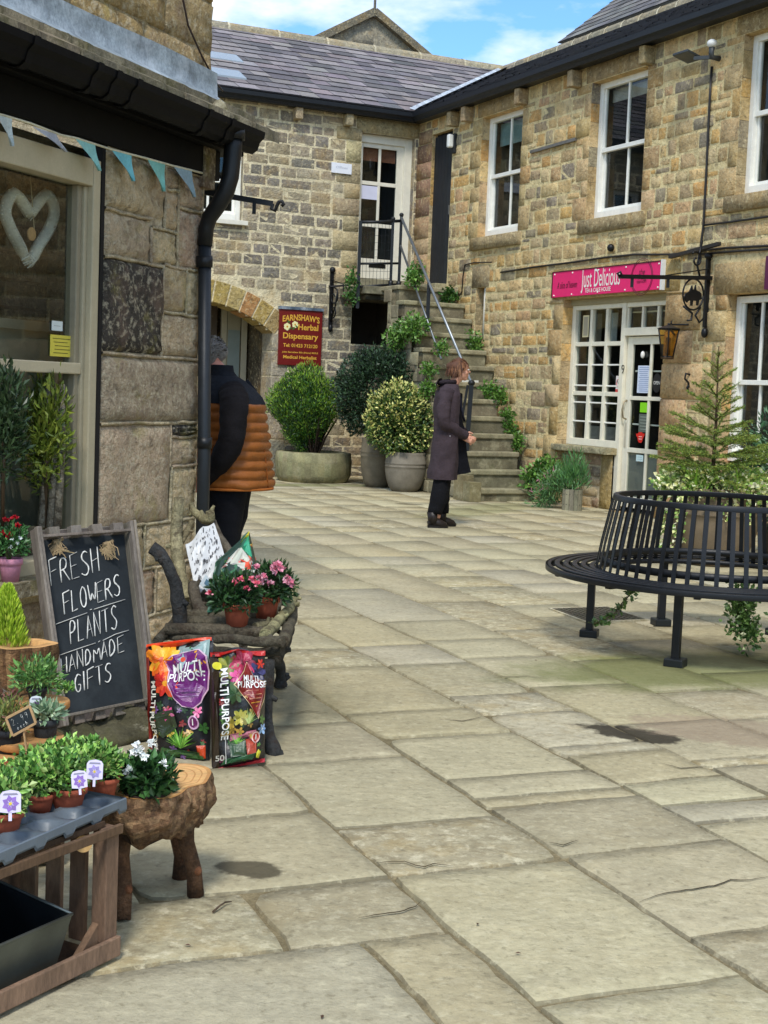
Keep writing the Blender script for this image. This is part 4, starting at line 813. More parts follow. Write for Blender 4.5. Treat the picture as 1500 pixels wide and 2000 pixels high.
# downpipe
dp = MB(); cpipe = hexc('#17191b')
pp = [WL.P(WL.px(455, 275, .22)[0], GH - .05, .22)]; Yp = pp[0].y
def pxp(x, y, Y): return D(x, y, Y)
path = [pxp(457, 262, Yp), pxp(455, 290, Yp), pxp(450, 345, Yp), pxp(441, 375, Yp), pxp(425, 402, Yp + .02), pxp(409, 425, Yp + .05), pxp(403, 445, Yp + .06), pxp(400, 480, Yp + .06)]
dp.tube(path, [.05, .05, .048, .048, .046, .044, .042, .042], cpipe, 12)
dpo = build('downpipe', dp, M_BLACK, bL)
b = MB(); x0 = path[-1]; b.tube([x0, V((x0.x + .03, x0.y, 1.0)), V((x0.x + .03, x0.y, .02))], .036, hexc('#22262a'), 12)
b.tube([V((x0.x + .0, x0.y, 2.12)), V((x0.x + .002, x0.y, 2.06))], .046, cpipe, 12); b.tube([V((x0.x + .03, x0.y, 1.12)), V((x0.x + .03, x0.y, 1.06))], .042, cpipe, 12); build('lower_pipe', b, M_BLACK, bL)
b = MB(); b.tube([pxp(457, 262, Yp) + Z * .03, pxp(457, 262, Yp) - Z * .03], .062, cpipe, 12); build('pipe_socket', b, M_BLACK, dpo)
b = MB(); b.tube([WL.P(-.48, GH + .17, .0), WL.P(-.42, GH + .12, .05)], .05, hexc('#a59e84'), 4); 
q_ = [D(418, 205, Yp), D(430, 193, Yp), D(440, 202, Yp), D(452, 232, Yp), D(425, 222, Yp)]; b = MB(); b.face(q_, hexc('#a9a188')); b.face([p + V((-.03, .05, 0)) for p in q_], hexc('#8d866f')); 
for i in range(5): b.face([q_[i], q_[(i + 1) % 5], q_[(i + 1) % 5] + V((-.03, .05, 0)), q_[i] + V((-.03, .05, 0))], hexc('#958d76'))
build('verge_stone', b, M_STONESLATE, bL)
# bunting
bt = thing('bunting', 'string of pale blue and grey pennants hung under the black shop fascia', 'bunting', WL.P(1, 2.4, .08)); b = MB()
cord = [WL.P(*WL.px(x, y, .07), .07) for x, y in ((-60, 215), (0, 223), (60, 241), (120, 264), (150, 270), (215, 291), (285, 309), (335, 323), (372, 332), (395, 338))]; b.tube(cord, .006, hexc('#cfc9ae'), 6)
build('cord', b, M_CLOTH, bt)
for (a, c_, tip, col) in (((-8, 222), (24, 232), (20, 286), '#c3cdca'), ((62, 246), (110, 262), (125, 297), '#b3b6bd'), ((145, 268), (186, 282), (191, 334), '#8fc4bf'), ((217, 291), (257, 304), (257, 354), '#79bcc4'), ((287, 309), (323, 320), (316, 374), '#7fb9ae'), ((339, 325), (375, 331), (376, 385), '#8fa5ad')):
    A, B, T = [WL.P(*WL.px(*p, .072), .072) for p in (a, c_, tip)]; b = MB(); rows = []
    for i in range(9):
        v_ = i / 8; row = []
        for j in range(5):
            u_ = j / 4; p = (A.lerp(B, u_)).lerp(T, v_); row.append(p + WL.n * (.012 * math.sin(u_ * 5 + v_ * 3) * v_ + .01 * v_))
        rows.append(row)
    b.grid(rows, hexc(col), True); build('pennant', b, M_CLOTH, bt)

# ================================================================ STEPS
st = thing('stone_staircase', 'worn stone outdoor staircase with ivy climbing to the upstairs doors', 'staircase', WR.P(1.5, 0, .7))
SH0 = .17; SR = .237; SS = 1.5; SG = .243; DI, DO_ = .25, 1.16; GC = '#8b8468'
for k in range(13):
    s_ = SS + SG * k; h_ = SH0 + SR * k; b = MB(); c = jit(hexc(GC), .1, .02); dl = DO_ - (0.0 if k > 1 else -.0) - .012 * k; last = k == 12
    b.wb(WR, s_ - .03, s_ + SG + (.05 if not last else 1.5), h_ - .07, h_, (.26 if k < 3 else .2 if k < 6 else .02), dl + .03, c)
    i0 = len(b.v)
    stp = build('step', b, M_STEP if 'M_STEP' in globals() else globals().setdefault('M_STEP', mat('worn_step_stone', rough=.9, var=.3, scale=6, fine=.2, bump=.7, bscale=25, extra=chain(blotch(hexc('#b7b08f'), 5, .52, .66, .5), blotch(hexc('#4f5233'), 8, .55, .7, .5)))), st, bevel=.016)
    b = MB(); b.wb(WR, s_, s_ + SG + .0, (0 if k == 0 else h_ - SR - .0), h_ - .071, (.27 if k < 3 else .21 if k < 6 else .03), dl, jit(hexc('#716a54'), .12)); build('riser', b, M_STEP, stp, bevel=.006)
sw = MB(); PALS = [hexc(x) for x in ('#8f866a', '#9a8f6f', '#857c64', '#7d745e')]; SWL = Wall(WR.P(0, 0, DO_ - .02), WR.u, WR.n)
stairz = lambda s_: SH0 + SR * min(12, max(0, int((s_ - SS) / SG))) - .075
for k in range(13): s_ = SS + SG * k; sw.face([SWL.P(s_, 0, 0), SWL.P(s_ + (SG if k < 12 else .12), 0, 0), SWL.P(s_ + (SG if k < 12 else .12), SH0 + SR * k - .07, 0), SWL.P(s_, SH0 + SR * k - .07, 0)], hexc('#a39a7c'))
sw.face([WR.P(SS + SG * 12 + .12, 0, DO_ - .02), WR.P(SS + SG * 12 + .12, 0, 0), WR.P(SS + SG * 12 + .12, 2.9, 0), WR.P(SS + SG * 12 + .12, 2.9, DO_ - .02)], PALS[3])
masonry(sw, SWL, SS, 0, SS + SG * 12 + .12, 2.9, PALS, hexc('#a39a7c'), (.14, .24), (.22, .42), (), .02, .012, .008, 4, 4, back=False, skip=lambda a, b_, c_, d_: d_ > stairz(a + .03))
for k in range(13): s_ = SS + SG * k; stone(sw, SWL, s_, max(0, SH0 + SR * k - .07 - .2), s_ + SG, SH0 + SR * k - .072, jit(random.choice(PALS), .1), .01, .02, .006, 3, 3)
sw.wb(WR, SS, SS + SG * 12, 0, .1, DO_ - .3, DO_ - .1, PALS[0])
for (s_, w_, h_) in ((SS - .10, .2, .26), (SS + .12, .24, .34)): sw.wb(WR, s_, s_ + w_, .0, h_, DO_ + .0, DO_ + .17, jit(hexc('#7d7556'), .1))
build('side_wall', sw, M_STEP, st, bevel=.008)
tpz = SH0 + SR * 12; b = MB(); b.wb(WB, 0.02, 1.32, tpz - .12, tpz + .0, .02, 1.0, hexc('#6f6a56')); b.wb(WB, .1, 1.25, tpz - .20, tpz - .125, .05, .9, hexc('#3c382e')); build('landing', b, M_STEP, st, bevel=.01)
b = MB(); b.wb(WB, DO[0], DO[2], tpz + .002, 3.2, -.12, .16, hexc('#8d866c')); b.wb(WR, BD[0], BD[2], 2.9, 3.12, -.15, .2, hexc('#9a9172')); build('threshold', b, M_STEP, st, bevel=.008)
# railings
ra = thing('stair_railing', 'black iron landing rail with long galvanised handrail running down the stone steps', 'railing', WB.P(.6, tpz, .9)); IR = hexc('#1b1d1f')
YL = WB.P(1.2, 0, .93).y
def atp(x, y, Y): return D(x, y, Y)
pL = WB.P(WB.px(702, 500, .9)[0], tpz - .2, .9); pM = WB.P(WB.px(765, 500, .95)[0], tpz, .95); pRt = WB.P(WB.px(781, 500, .97)[0], tpz, .97); top_h = tpz + .98
b = MB(); b.bar(pL - Z * .15, V((pL.x, pL.y, top_h)), .05, .05, IR); build('post', b, M_BLACK, ra)
for p in (pM, pRt): b = MB(); b.bar(p - Z * .12, V((p.x, p.y, top_h + (.12 if p is pRt else .05))), .045, .045, IR); b.lathe(p, [(.05, -.1), (.05, 0), (.035, .06), (.045, .1)], IR, 10); b.ell(V((p.x, p.y, top_h + (.14 if p is pRt else .07))), .035, .035, .035, IR, 8, 6); build('post', b, M_BLACK, ra)
for pts_, r_ in (([V((pL.x, pL.y, top_h - .02)), V(((pL.x + pM.x) / 2, (pL.y + pM.y) / 2, top_h + .0)), V((pRt.x, pRt.y, top_h + .05))], .024), ([V((pL.x, pL.y, tpz + .33)), V((pRt.x, pRt.y, tpz + .38))], .018), ([pL + Z * .18, V((pRt.x, pRt.y, tpz + .06))], .018)): b = MB(); b.tube(pts_, r_, IR, 8); build('rail', b, M_BLACK, ra)
mesh = MB()
for i in range(1, 9): a = pL.lerp(pM, i / 9); mesh.tube([V((a.x, a.y, tpz - .05)), V((a.x, a.y, top_h - .02))], .0035, IR, 4, False)
for i in range(1, 9): z_ = tpz + .98 * i / 9; mesh.tube([V((pL.x, pL.y, z_)), V((pM.x, pM.y, z_ + .03))], .003, IR, 4, False)
build('wire_infill', mesh, M_BLACK, ra)
s7 = 3.35; pm = WR.P(SS + SG * 7.6, SH0 + SR * 6.9, 1.03); pb = WR.P(SS + SG * .9, SH0 + SR * 1.6, 1.05)
railT = V((pRt.x, pRt.y, top_h + .1)); railB = WR.P(SS + SG * .6, 0, 1.05); yB = railB.y; rB = D(921, 748, yB + .35)
b = MB(); b.tube([railT, rB], .021, hexc('#8f9496'), 10); build('handrail', b, M_METAL, ra); b = MB(); b.tube([railT - Z * .42, D(862, 702, yB + 1.2)], .017, hexc('#7c8183'), 10); build('lower_handrail', b, M_METAL, ra)
mt = min((railT.lerp(rB, k / 200) for k in range(201)), key=lambda p: abs(to_px(p)[0] - 838)); sm2 = (mt - WR.o).dot(WR.u); zb = SH0 + SR * max(0, min(12, int((sm2 - SS) / SG))); b = MB(); b.bar(V((mt.x, mt.y, zb - .05)), mt, .055, .055, IR); build('post', b, M_BLACK, ra)
b = MB(); b.bar(V((rB.x - .03, rB.y, rB.z - .95)), rB, .06, .06, IR); b.ell(rB, .05, .05, .04, IR, 8, 6); build('post', b, M_BLACK, ra)
b = MB(); b.bar(V((rB.x - .05, rB.y, rB.z - .03)), V((rB.x - .14, rB.y + .02, rB.z - .75)), .03, .03, IR); build('brace', b, M_BLACK, ra)
# small white notice on a riser
hh = SH0 + SR * 6; t = thing('step_notice', 'small white notice fixed to a riser halfway up the stone steps', 'notice', WR.P(SS + SG * 6, hh - .1, .7)); a = D(902, 754, WR.P(SS + SG * 6, 0, .6).y - .05); b = MB(); b.box(a, V((.14, .07, 0)), V((0, 0, .09)), V((.003, -.006, 0)), hexc('#d5d3c8')); b.box(a + V((.18, .09, 0)), V((.06, .03, 0)), V((0, 0, .09)), V((.003, -.006, 0)), hexc('#d5d3c8')); build('plate', b, M_SIGN, t)

# ================================================================ SIGNS AND METALWORK
GOLD = hexc('#d8a63c'); MAR = hexc('#6d1712')
a = WB.px(547, 603, .06); c = WB.px(627, 716, .06); s0, s1, h0, h1 = c[0], a[0], c[1], a[1]; t = thing('herbal_sign', 'maroon shop sign with gold serif lettering hung beside the arch', 'sign', WB.P((s0 + s1) / 2, h0, .03))
b = MB(); b.wb(WB, s0, s1, h0, h1, .0, .055, MAR); build('board', b, M_SIGN, t, bevel=.004); b = MB(); b.wb(WB, s0 - .01, s1 + .01, h1, h1 + .045, 0, .075, hexc('#5c6a78')); build('cap', b, M_LEAD, t)
sm_ = (s0 + s1) / 2; tw = s1 - s0; sgn = lambda yy: (lambda x, y: WB.P(sm_ - x, yy + y, .058))
def L_(body, size, wd, fr, bold=.002, curve=0.0, dx=0.0, col=GOLD): textmesh(body, size, wd, lambda x, y: WB.P(sm_ - x - dx, h1 - (h1 - h0) * fr + y, .058), col, 'lettering', t, bold=bold, curve=curve)
L_("EARNSHAW'S", .13, tw * .86, .14, .003, .35); L_('Herbal', .13, tw * .47, .31, .003, 0, tw * .17); L_('Dispensary', .125, tw * .82, .475, .003); L_('Tel: 01423 712120', .075, tw * .8, .645, .002); L_('John Earnshaw BSc (Hons) M.D.S', .035, tw * .84, .765, .001); L_('Medical Herbalist', .07, tw * .78, .855, .002)
b = MB()
for (dx, fy, r_) in ((-.32, .31, .055), (-.14, .265, .05)):
    cx_, cy_ = sm_ - tw * dx, h1 - (h1 - h0) * fy
    for k in range(6): a = k * math.pi / 3 + dx * 5; b.face([WB.P(cx_ + math.cos(a) * r_ * .62 + r_ * .48 * math.cos(j * .785), cy_ + math.sin(a) * r_ * .62 + r_ * .48 * math.sin(j * .785), .0585 + k * .0002) for j in range(8)], hexc('#ece4a8'))
    b.face([WB.P(cx_ + r_ * .3 * math.cos(j * .785), cy_ + r_ * .3 * math.sin(j * .785), .061) for j in range(8)], hexc('#c98f1e'))
for (x_, y_, an) in ((-.25, .24, .5), (-.2, .32, -.4), (-.08, .33, .9), (-.2, .37, 2.2)): p_ = WB.P(sm_ - tw * x_, h1 - (h1 - h0) * y_, .060); b.leaf(p_, WB.u * math.cos(an) + Z * math.sin(an), .07, .03, hexc('#3c6a2c'), 0, WB.n)
build('flower_emblem', b, M_SIGN, t)
# pink shop sign
PINK = hexc('#e3256b'); a = WR.px(1080, 530, .06); c = WR.px(1080, 581, .06); e_ = WR.px(1292, 511, .06); s1, h1, h0, s0 = a[0], a[1], c[1], e_[0]; h1 -= .02
t = thing('pink_shop_sign', 'bright pink shop sign with white and dark lettering over the cream shopfront', 'sign', WR.P((s0 + s1) / 2, h0, .03)); b = MB(); b.wb(WR, s0, s1, h0, h1, .0, .055, PINK); build('board', b, M_SIGN, t)
b = MB(); b.wb(WR, s0 - .035, s0 - .002, h0 - .01, h1 + .02, 0, .07, hexc('#d9d9d4')); b.wb(WR, s1, s1 + .014, h0 - .005, h1 + .005, 0, .062, hexc('#3b1420')); b.wb(WR, s0, s1, h1, h1 + .012, 0, .062, hexc('#3b1420')); build('trim', b, M_SIGN, t)
pw = s1 - s0; ph = h1 - h0; PK = lambda fx, fy: (lambda x, y: WR.P(s1 - pw * fx - x, h1 - ph * fy + y, .058))
textmesh('Just Delicious', .33, pw * .36, PK(.47, .40), WHITE, 'lettering', t, shear=.0, bold=.001); textmesh('TEA & CAKE HOUSE', .075, pw * .24, PK(.45, .84), WHITE, 'lettering', t, bold=.001); textmesh('A slice of heaven', .13, pw * .2, PK(.15, .55), hexc('#4a0f26'), 'lettering', t, shear=.3)
textmesh('the', .1, .12, PK(.84, .32), hexc('#5a1030'), 'lettering', t, shear=.3); textmesh('Vintage', .1, .27, PK(.84, .50), hexc('#5a1030'), 'lettering', t, shear=.2); textmesh('tearoom', .07, .2, PK(.84, .66), hexc('#5a1030'), 'lettering', t)
b = MB(); ccx, ccy = s1 - pw * .84, h1 - ph * .5
for rr2 in (.225, .205): b.tube([WR.P(ccx + rr2 * 1.0 * math.cos(k * .2618), ccy + rr2 * math.sin(k * .2618), .057) for k in range(25)], .004, hexc('#5a1030'), 4)
build('round_emblem', b, M_SIGN, t)
b = MB()
for fx in (.02, .2, .45, .7, .98):
    for fy in (.08, .93): b.ell(WR.P(s1 - pw * fx, h1 - ph * fy, .057), .012, .012, .012, WHITE, 6, 4)
build('fixing', b, M_SIGN, t)
# sliver of another sign at the right edge
a = WR.px(1496, 500, .05); t = thing('purple_sign', 'edge of a dark purple sign above the lower right-hand window', 'sign', WR.P(a[0] - .5, a[1] - .3, .02)); b = MB(); b.wb(WR, a[0] - .9, a[0], a[1] - .36, a[1], .0, .05, hexc('#5a1740')); build('board', b, M_SIGN, t)
# brackets
def scroll(mb, c, u, r0_, r1_, a0_, turns, rad, col, n=22):
    pts = []
    for k in range(n + 1):
        f = k / n; a = a0_ + turns * 2 * math.pi * f; r = r0_ + (r1_ - r0_) * f; pts.append(V(c) + u * math.cos(a) * r + Z * math.sin(a) * r)
    mb.tube(pts, rad, col, 6)
BK = hexc('#121315')
a = WB.px(648, 530); t = thing('iron_bracket', 'black scrolled iron hanging bracket on the wall beside the maroon sign', 'bracket', WB.P(a[0], WB.px(648, 645)[1], .03)); hb = WB.px(646, 645)[1]; b = MB()
b.wb(WB, a[0] - .03, a[0] + .03, hb + .05, a[1], 0, .03, BK); b.ell(WB.P(a[0], a[1] + .02, .03), .05, .04, .05, BK, 8, 6); b.ell(WB.P(a[0], hb + .03, .03), .04, .03, .06, BK, 8, 6)
hz = WB.px(650, 560)[1]; b.tube([WB.P(a[0] + .05, hz, .03), WB.P(a[0], hz, .03), WB.P(a[0] - .05, hz, .62)], .016, BK, 6); b.tube([WB.P(a[0], hz + .1, .03), WB.P(a[0] - .03, hz + .02, .42)], .008, BK, 6); b.tube([WB.P(a[0] - .035, hz, .4), WB.P(a[0] - .035, hz - .1, .4)], .01, BK, 5)
dirn = (WB.n - WB.u * .15).normalized(); scroll(b, WB.P(a[0], hz - .17, .12), dirn, .15, .02, 1.6, -1.2, .012, BK); scroll(b, WB.P(a[0], hz - .40, .10), dirn, .10, .015, -1.6, 1.2, .011, BK); b.tube([WB.P(a[0], hz - .05, .26), WB.P(a[0], hz - .3, .2), WB.P(a[0], hz - .55, .03)], .012, BK, 6)
build('ironwork', b, M_BLACK, t)
# left bracket with hook, fixed to the end of the low shop
Yb = 8.25; t = thing('iron_bracket', 'black iron arm with a curled hook projecting from the corner of the low shop', 'bracket', D(405, 378, Yb)); b = MB()
b.bar(D(372, 371, Yb), D(533, 398, Yb), .022, .03, BK); b.bar(D(497, 392, Yb), D(496, 418, Yb), .022, .02, BK)
b.tube([D(533, 398, Yb), D(530, 408, Yb), D(537, 412, Yb), D(541, 402, Yb), D(545, 394, Yb), D(551, 393, Yb), D(554, 399, Yb), D(550, 403, Yb)], .011, BK, 6); build('arm', b, M_BLACK, t)
# cat bracket on the right
Yc = WR.px(1380, 520)[0]; P_c = lambda x, y, dd=.0: WR.P(*WR.px(x, y, dd), dd)
t = thing('cat_bracket', 'black wrought iron bracket with a cat in a ring, projecting past the pink sign', 'bracket', P_c(1380, 640)); b = MB()
base = P_c(1380, 540, .03); Yq = base.y
b.bar(P_c(1384, 505, .03), P_c(1377, 640, .03), .05, .035, BK); b.ell(P_c(1376, 650, .04), .04, .04, .06, BK, 8, 6); b.ell(P_c(1384, 500, .04), .05, .05, .04, BK, 8, 6)
A0 = D(1390, 543, Yq - .05); A1 = D(1210, 540, Yq - .95); b.bar(A0, A1, .04, .045, BK); b.bar(D(1300, 538, Yq - .5) , D(1386, 525, Yq - .05), .012, .012, BK)
b.tube([A1, D(1206, 534, Yq - .97), D(1212, 531, Yq - .97), D(1214, 537, Yq - .96)], .014, BK, 6); b.bar(D(1235, 541, Yq - .82), D(1234, 561, Yq - .82), .04, .03, BK); b.bar(D(1305, 543, Yq - .47), D(1304, 562, Yq - .47), .04, .03, BK)
cr = D(1354, 575, Yq - .2); ud_ = (A1 - A0).normalized() * -1; ud_.z = 0; ud_.normalize(); R1 = .175
b.tube([cr + ud_ * R1 * math.cos(k * .3) + Z * R1 * math.sin(k * .3) for k in range(22)], .011, BK, 6)
b.tube([D(1335, 598, Yq - .27), D(1352, 612, Yq - .2), D(1350, 625, Yq - .2), D(1342, 626, Yq - .23)], .013, BK, 6); b.tube([D(1368, 600, Yq - .12), D(1358, 616, Yq - .15), D(1366, 630, Yq - .12), D(1374, 622, Yq - .1)], .013, BK, 6)
scroll(b, D(1360, 508, Yq - .2), ud_, .10, .02, 2.4, -1.1, .012, BK); b.tube([D(1368, 545, Yq - .15), D(1362, 520, Yq - .16), D(1366, 495, Yq - .12), D(1372, 470, Yq - .08)], .012, BK, 6)
build('ironwork', b, M_BLACK, t)
b = MB(); cp = [(-.15, -.04), (-.13, .0), (-.07, .03), (-.03, .10), (-.015, .05), (.01, .06), (.03, .11), (.045, .05), (.09, .04), (.13, .02), (.145, -.04), (.10, -.06), (.09, -.12), (.065, -.12), (.06, -.07), (.0, -.07), (-.01, -.13), (-.035, -.13), (-.04, -.07), (-.08, -.08), (-.10, -.10), (-.13, -.08)]
f = [cr + ud_ * x + Z * y + WR.u * .01 for x, y in cp]; g_ = [p - WR.u * .02 for p in f]; b.face(f, BK); b.face(g_, BK)
for i in range(len(f)): b.face([f[i], f[(i + 1) % len(f)], g_[(i + 1) % len(f)], g_[i]], BK)
build('cat_figure', b, M_BLACK, t)
# wall lantern
lc = D(1305, 668, WR.P(*WR.px(1318, 668)).y - .28); t = thing('wall_lantern', 'amber glass wall lantern with dark metal cap beside the shop door', 'lantern', lc - Z * .2)
def fr_(z, w_): return [lc + V((math.cos(a) * w_, math.sin(a) * w_, z)) for a in [R_(20) + k * math.pi / 3 for k in range(6)]]
b = MB(); tb, tt = fr_(-.17, .075), fr_(.15, .135)
for i in range(6): b.face([tb[i], tb[(i + 1) % 6], tt[(i + 1) % 6], tt[i]], hexc('#b8903a'))
build('glazing', b, M_AMBER, t); b = MB()
for i in range(6): b.tube([tb[i], tt[i]], .008, BK, 5); b.tube([tb[i], tb[(i + 1) % 6]], .008, BK, 5); b.tube([tt[i], tt[(i + 1) % 6]], .008, BK, 5)
b.tube([lc + V((0, 0, -.15)), lc + V((0, 0, .05))], .03, hexc('#8a6a2a'), 8)
build('frame', b, M_BLACK, t); b = MB(); cp_ = fr_(.155, .155); ap_ = lc + Z * .205
for i in range(6): b.face([cp_[i], cp_[(i + 1) % 6], ap_], hexc('#2b2a28'))
b.fan(0, 3, hexc('#2b2a28')); b.lathe(lc, [(.075, -.2), (.08, -.17), (.05, -.165)], hexc('#4a3826'), 6); b.tube([lc + Z * .19, lc + Z * .22], .02, BK, 6); build('cap', b, M_BLACK, t)
b = MB(); wpt = WR.P(*WR.px(1318, 655), 0); b.tube([wpt, lc + Z * .12 + (wpt - lc) * .3, lc + Z * .15], .013, BK, 6); build('arm', b, M_BLACK, t)
# bulkhead lamp by black door, floodlight on conduit
a = WR.px(884, 280, .05); t = thing('bulkhead_lamp', 'small white bulkhead lamp beside the black plank door', 'lamp', WR.P(a[0], a[1] - .15, .0)); b = MB(); b.wb(WR, a[0] - .05, a[0] + .05, a[1] - .15, a[1] + .15, .0, .05, hexc('#26282a')); build('base', b, M_BLACK, t, bevel=.008); b = MB(); b.wb(WR, a[0] - .04, a[0] + .04, a[1] - .07, a[1] + .13, .05, .14, hexc('#d9dad4')); build('diffuser', b, M_SIGN, t, bevel=.02)
a = WR.px(1392, 112, .1); t = thing('floodlight', 'flat floodlight and round white sensor on a wall bracket under the eaves', 'lamp', WR.P(a[0], a[1], 0)); b = MB(); c0 = WR.P(a[0], a[1], .12)
b.tube([WR.P(a[0], a[1], 0), c0, c0 + Z * .12], .035, hexc('#3c3f40'), 8); b.bar(c0, c0 + WR.n * .12 + WR.u * .16, .03, .04, hexc('#3c3f40')); build('bracket', b, M_BLACK, t)
b = MB(); fc = c0 + WR.n * .12 + WR.u * .28; b.box(fc - WR.u * .14 - WR.n * .11, WR.u * .28, WR.n * .22 + Z * .06, Z * .03, hexc('#56595a')); build('lamp_head', b, M_METAL, t, bevel=.006); b = MB(); b.ell(c0 + Z * .15, .06, .06, .05, hexc('#dcdcd6'), 12, 8); build('sensor', b, M_SIGN, t)
cbl = lambda pts, name, label, r=.012: tag(build(name, (lambda m_: (m_.tube([P_c(x, y, .02) for x, y in pts], r, hexc('#2a2725'), 6), m_)[1])(MB()), M_BLACK, loc=P_c(*pts[0])), label, 'cable')
cbl([(1390, 130), (1386, 200), (1380, 330), (1374, 440), (1370, 470), (1366, 500)], 'conduit', 'thin vertical black conduit dropping from the floodlight', .014)
cbl([(1374, 440), (1430, 433), (1500, 423), (1560, 415)], 'cable', 'black cable running right from the conduit junction')
cbl([(978, 532), (1040, 522), (1120, 512), (1180, 503), (1240, 497), (1310, 497), (1365, 490), (1420, 484), (1500, 480), (1560, 476)], 'cable', 'long sagging black cable running along the wall above the pink sign', .013)
cbl([(1366, 497), (1430, 491), (1500, 487), (1560, 483)], 'cable', 'black cable running just below another beside the purple sign edge')
cbl([(960, 512), (925, 513), (908, 517), (904, 540), (902, 570), (890, 590)], 'cable', 'grey cable looping from the stone lintel down towards the steps', .009)
b = MB(); b.bar(P_c(1309, 502, .06), P_c(1405, 476, .1), .05, .04, hexc('#2c2927')); tag(build('batten', b, M_BLACK, loc=P_c(1309, 502)), 'short dark angled batten crossing the cables above the cat bracket', 'batten')
b = MB(); a = WR.px(1037, 297, .02); c = WR.px(1125, 272, .02); b.bar(WR.P(a[0], a[1], .02), WR.P(c[0], c[1], .02), .04, .04, hexc('#8d8a84'), WR.n); tag(build('metal_rail', b, M_METAL, loc=WR.P(a[0], a[1])), 'short grey metal rail fixed to the wall between two upper sash windows', 'rail')
a = WB.px(648, 314, .02); c = WB.px(686, 341, .02); t = thing('name_plate', 'small white name plate on the back wall left of the upstairs door', 'sign', WB.P(a[0] - .1, c[1], 0)); b = MB(); b.wb(WB, c[0], a[0], c[1], a[1] - .02, 0, .03, hexc('#dfe1e6')); build('plate', b, M_SIGN, t); 
textmesh('Offices', .05, .2, lambda x, y: WB.P((a[0] + c[0]) / 2 - x, (a[1] + c[1]) / 2 + y, .032), hexc('#b4b8c4'), 'lettering', t)
b = MB(); a = P_c(1193, 484, .03); b.ell(a, .05, .05, .05, BK, 8, 6); tag(build('junction_box', b, M_BLACK, loc=a), 'small black fitting on the wall above the pink sign', 'fitting')
b = MB(); q_ = P_c(1347, 740, .02); b.tube([q_ + Z * .05, q_ + WR.n * .06 + Z * .06, q_ + WR.n * .07, q_ + WR.n * .02 - Z * .04, q_ - Z * .1], .013, BK, 6); b.tube([q_ - Z * .06, q_ - Z * .1 + WR.n * .03, q_ - Z * .16], .012, BK, 6); tag(build('wall_hook', b, M_BLACK, loc=q_), 'small black iron hook on the wall between door and spruce', 'hook')
b = MB(); b.tube([P_c(1312, 634, .1), P_c(1345, 634, .03)], .01, BK, 6); b.tube([P_c(1312, 634, .1), P_c(1311, 627, .1)], .008, BK, 6); tag(build('wall_hook', b, M_BLACK, loc=P_c(1345, 634)), 'thin black iron peg on the wall just above the amber lantern', 'hook')
# ================================================================ PLANTS
def cloud(mb, c, r, n, L, wd, pal, lump=.18, shell=.5, up=.3, out=.7, cut=-1.0, fr=2.3, fold=.25, taper=0.0, tip=None):
    c = V(c); k = 0
    while k < n:
        d = V((random.gauss(0, 1), random.gauss(0, 1), random.gauss(0, 1))).normalized()
        if d.z < cut: continue
        rr = (1 - shell * random.random() ** 1.6) * (1 + lump * noise.noise(d * fr + c) + lump * .6 * noise.noise(d * fr * 2.7 + c))
        tz = 1 - taper * max(0, -d.z)
        p = c + V((d.x * r[0] * tz, d.y * r[1] * tz, d.z * r[2])) * rr
        if noise.noise(p * (5 / max(r[0], .2)) * .5) < -.28 and random.random() < .6: k += 1; continue
        di = d * out + V((0, 0, up)) + V((random.gauss(0, .5), random.gauss(0, .5), random.gauss(0, .5)))
        q = random.choice(pal)
        if tip and rr > .8 and random.random() < tip[1] * (.5 + .5 * d.z + .3): q = tip[0]
        mb.leaf(p, di, L * random.uniform(.6, 1.25), wd * random.uniform(.7, 1.2), jit(q, .25, .05), fold); k += 1
def stems(mb, c, h, r, n, col, rad=.006):
    for k in range(n):
        a = random.uniform(0, 6.28); q = random.uniform(.3, 1) * r; c = V(c)
        mb.tube([c + V((math.cos(a) * q * .15, math.sin(a) * q * .15, 0)), c + V((math.cos(a) * q * .5, math.sin(a) * q * .5, h * .5)), c + V((math.cos(a) * q, math.sin(a) * q, h))], [rad, rad * .8, rad * .4], jit(col, .2), 5, False)
def hx(*a): return [hexc(x) for x in a]
SOIL = hexc('#2a211a')
# green topiary in stone tub
c0 = G(607, 944) + V((0, .55, 0)); t = thing('stone_planter', 'round mossy stone planter holding the bright green bush beneath the maroon sign', 'planter', c0)
b = MB(); b.lathe(c0, [(.52, 0), (.57, .1), (.585, .3), (.575, .44), (.50, .455), (.48, .38), (.0, .38)], hexc('#8a8468'), 36, colf=lambda a, k: SOIL if a >= 5 else jit(hexc('#85805f'), .1), wob=.012); build('tub', b, M_STEP, t)
t = thing('topiary_bush', 'rounded bright green bush with yellowish tips in the stone planter under the maroon sign', 'bush', c0 + Z * .38); b = MB()
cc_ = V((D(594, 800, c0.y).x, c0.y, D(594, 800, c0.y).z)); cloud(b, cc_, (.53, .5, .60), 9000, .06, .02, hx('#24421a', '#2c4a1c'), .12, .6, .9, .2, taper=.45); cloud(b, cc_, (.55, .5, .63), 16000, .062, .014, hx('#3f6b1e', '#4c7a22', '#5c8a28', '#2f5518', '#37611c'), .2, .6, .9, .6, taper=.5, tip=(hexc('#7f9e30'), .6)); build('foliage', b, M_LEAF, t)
b = MB(); stems(b, c0 + Z * .36, .62, .42, 26, hexc('#3c2f22'), .014); build('stems', b, M_BARK, t)
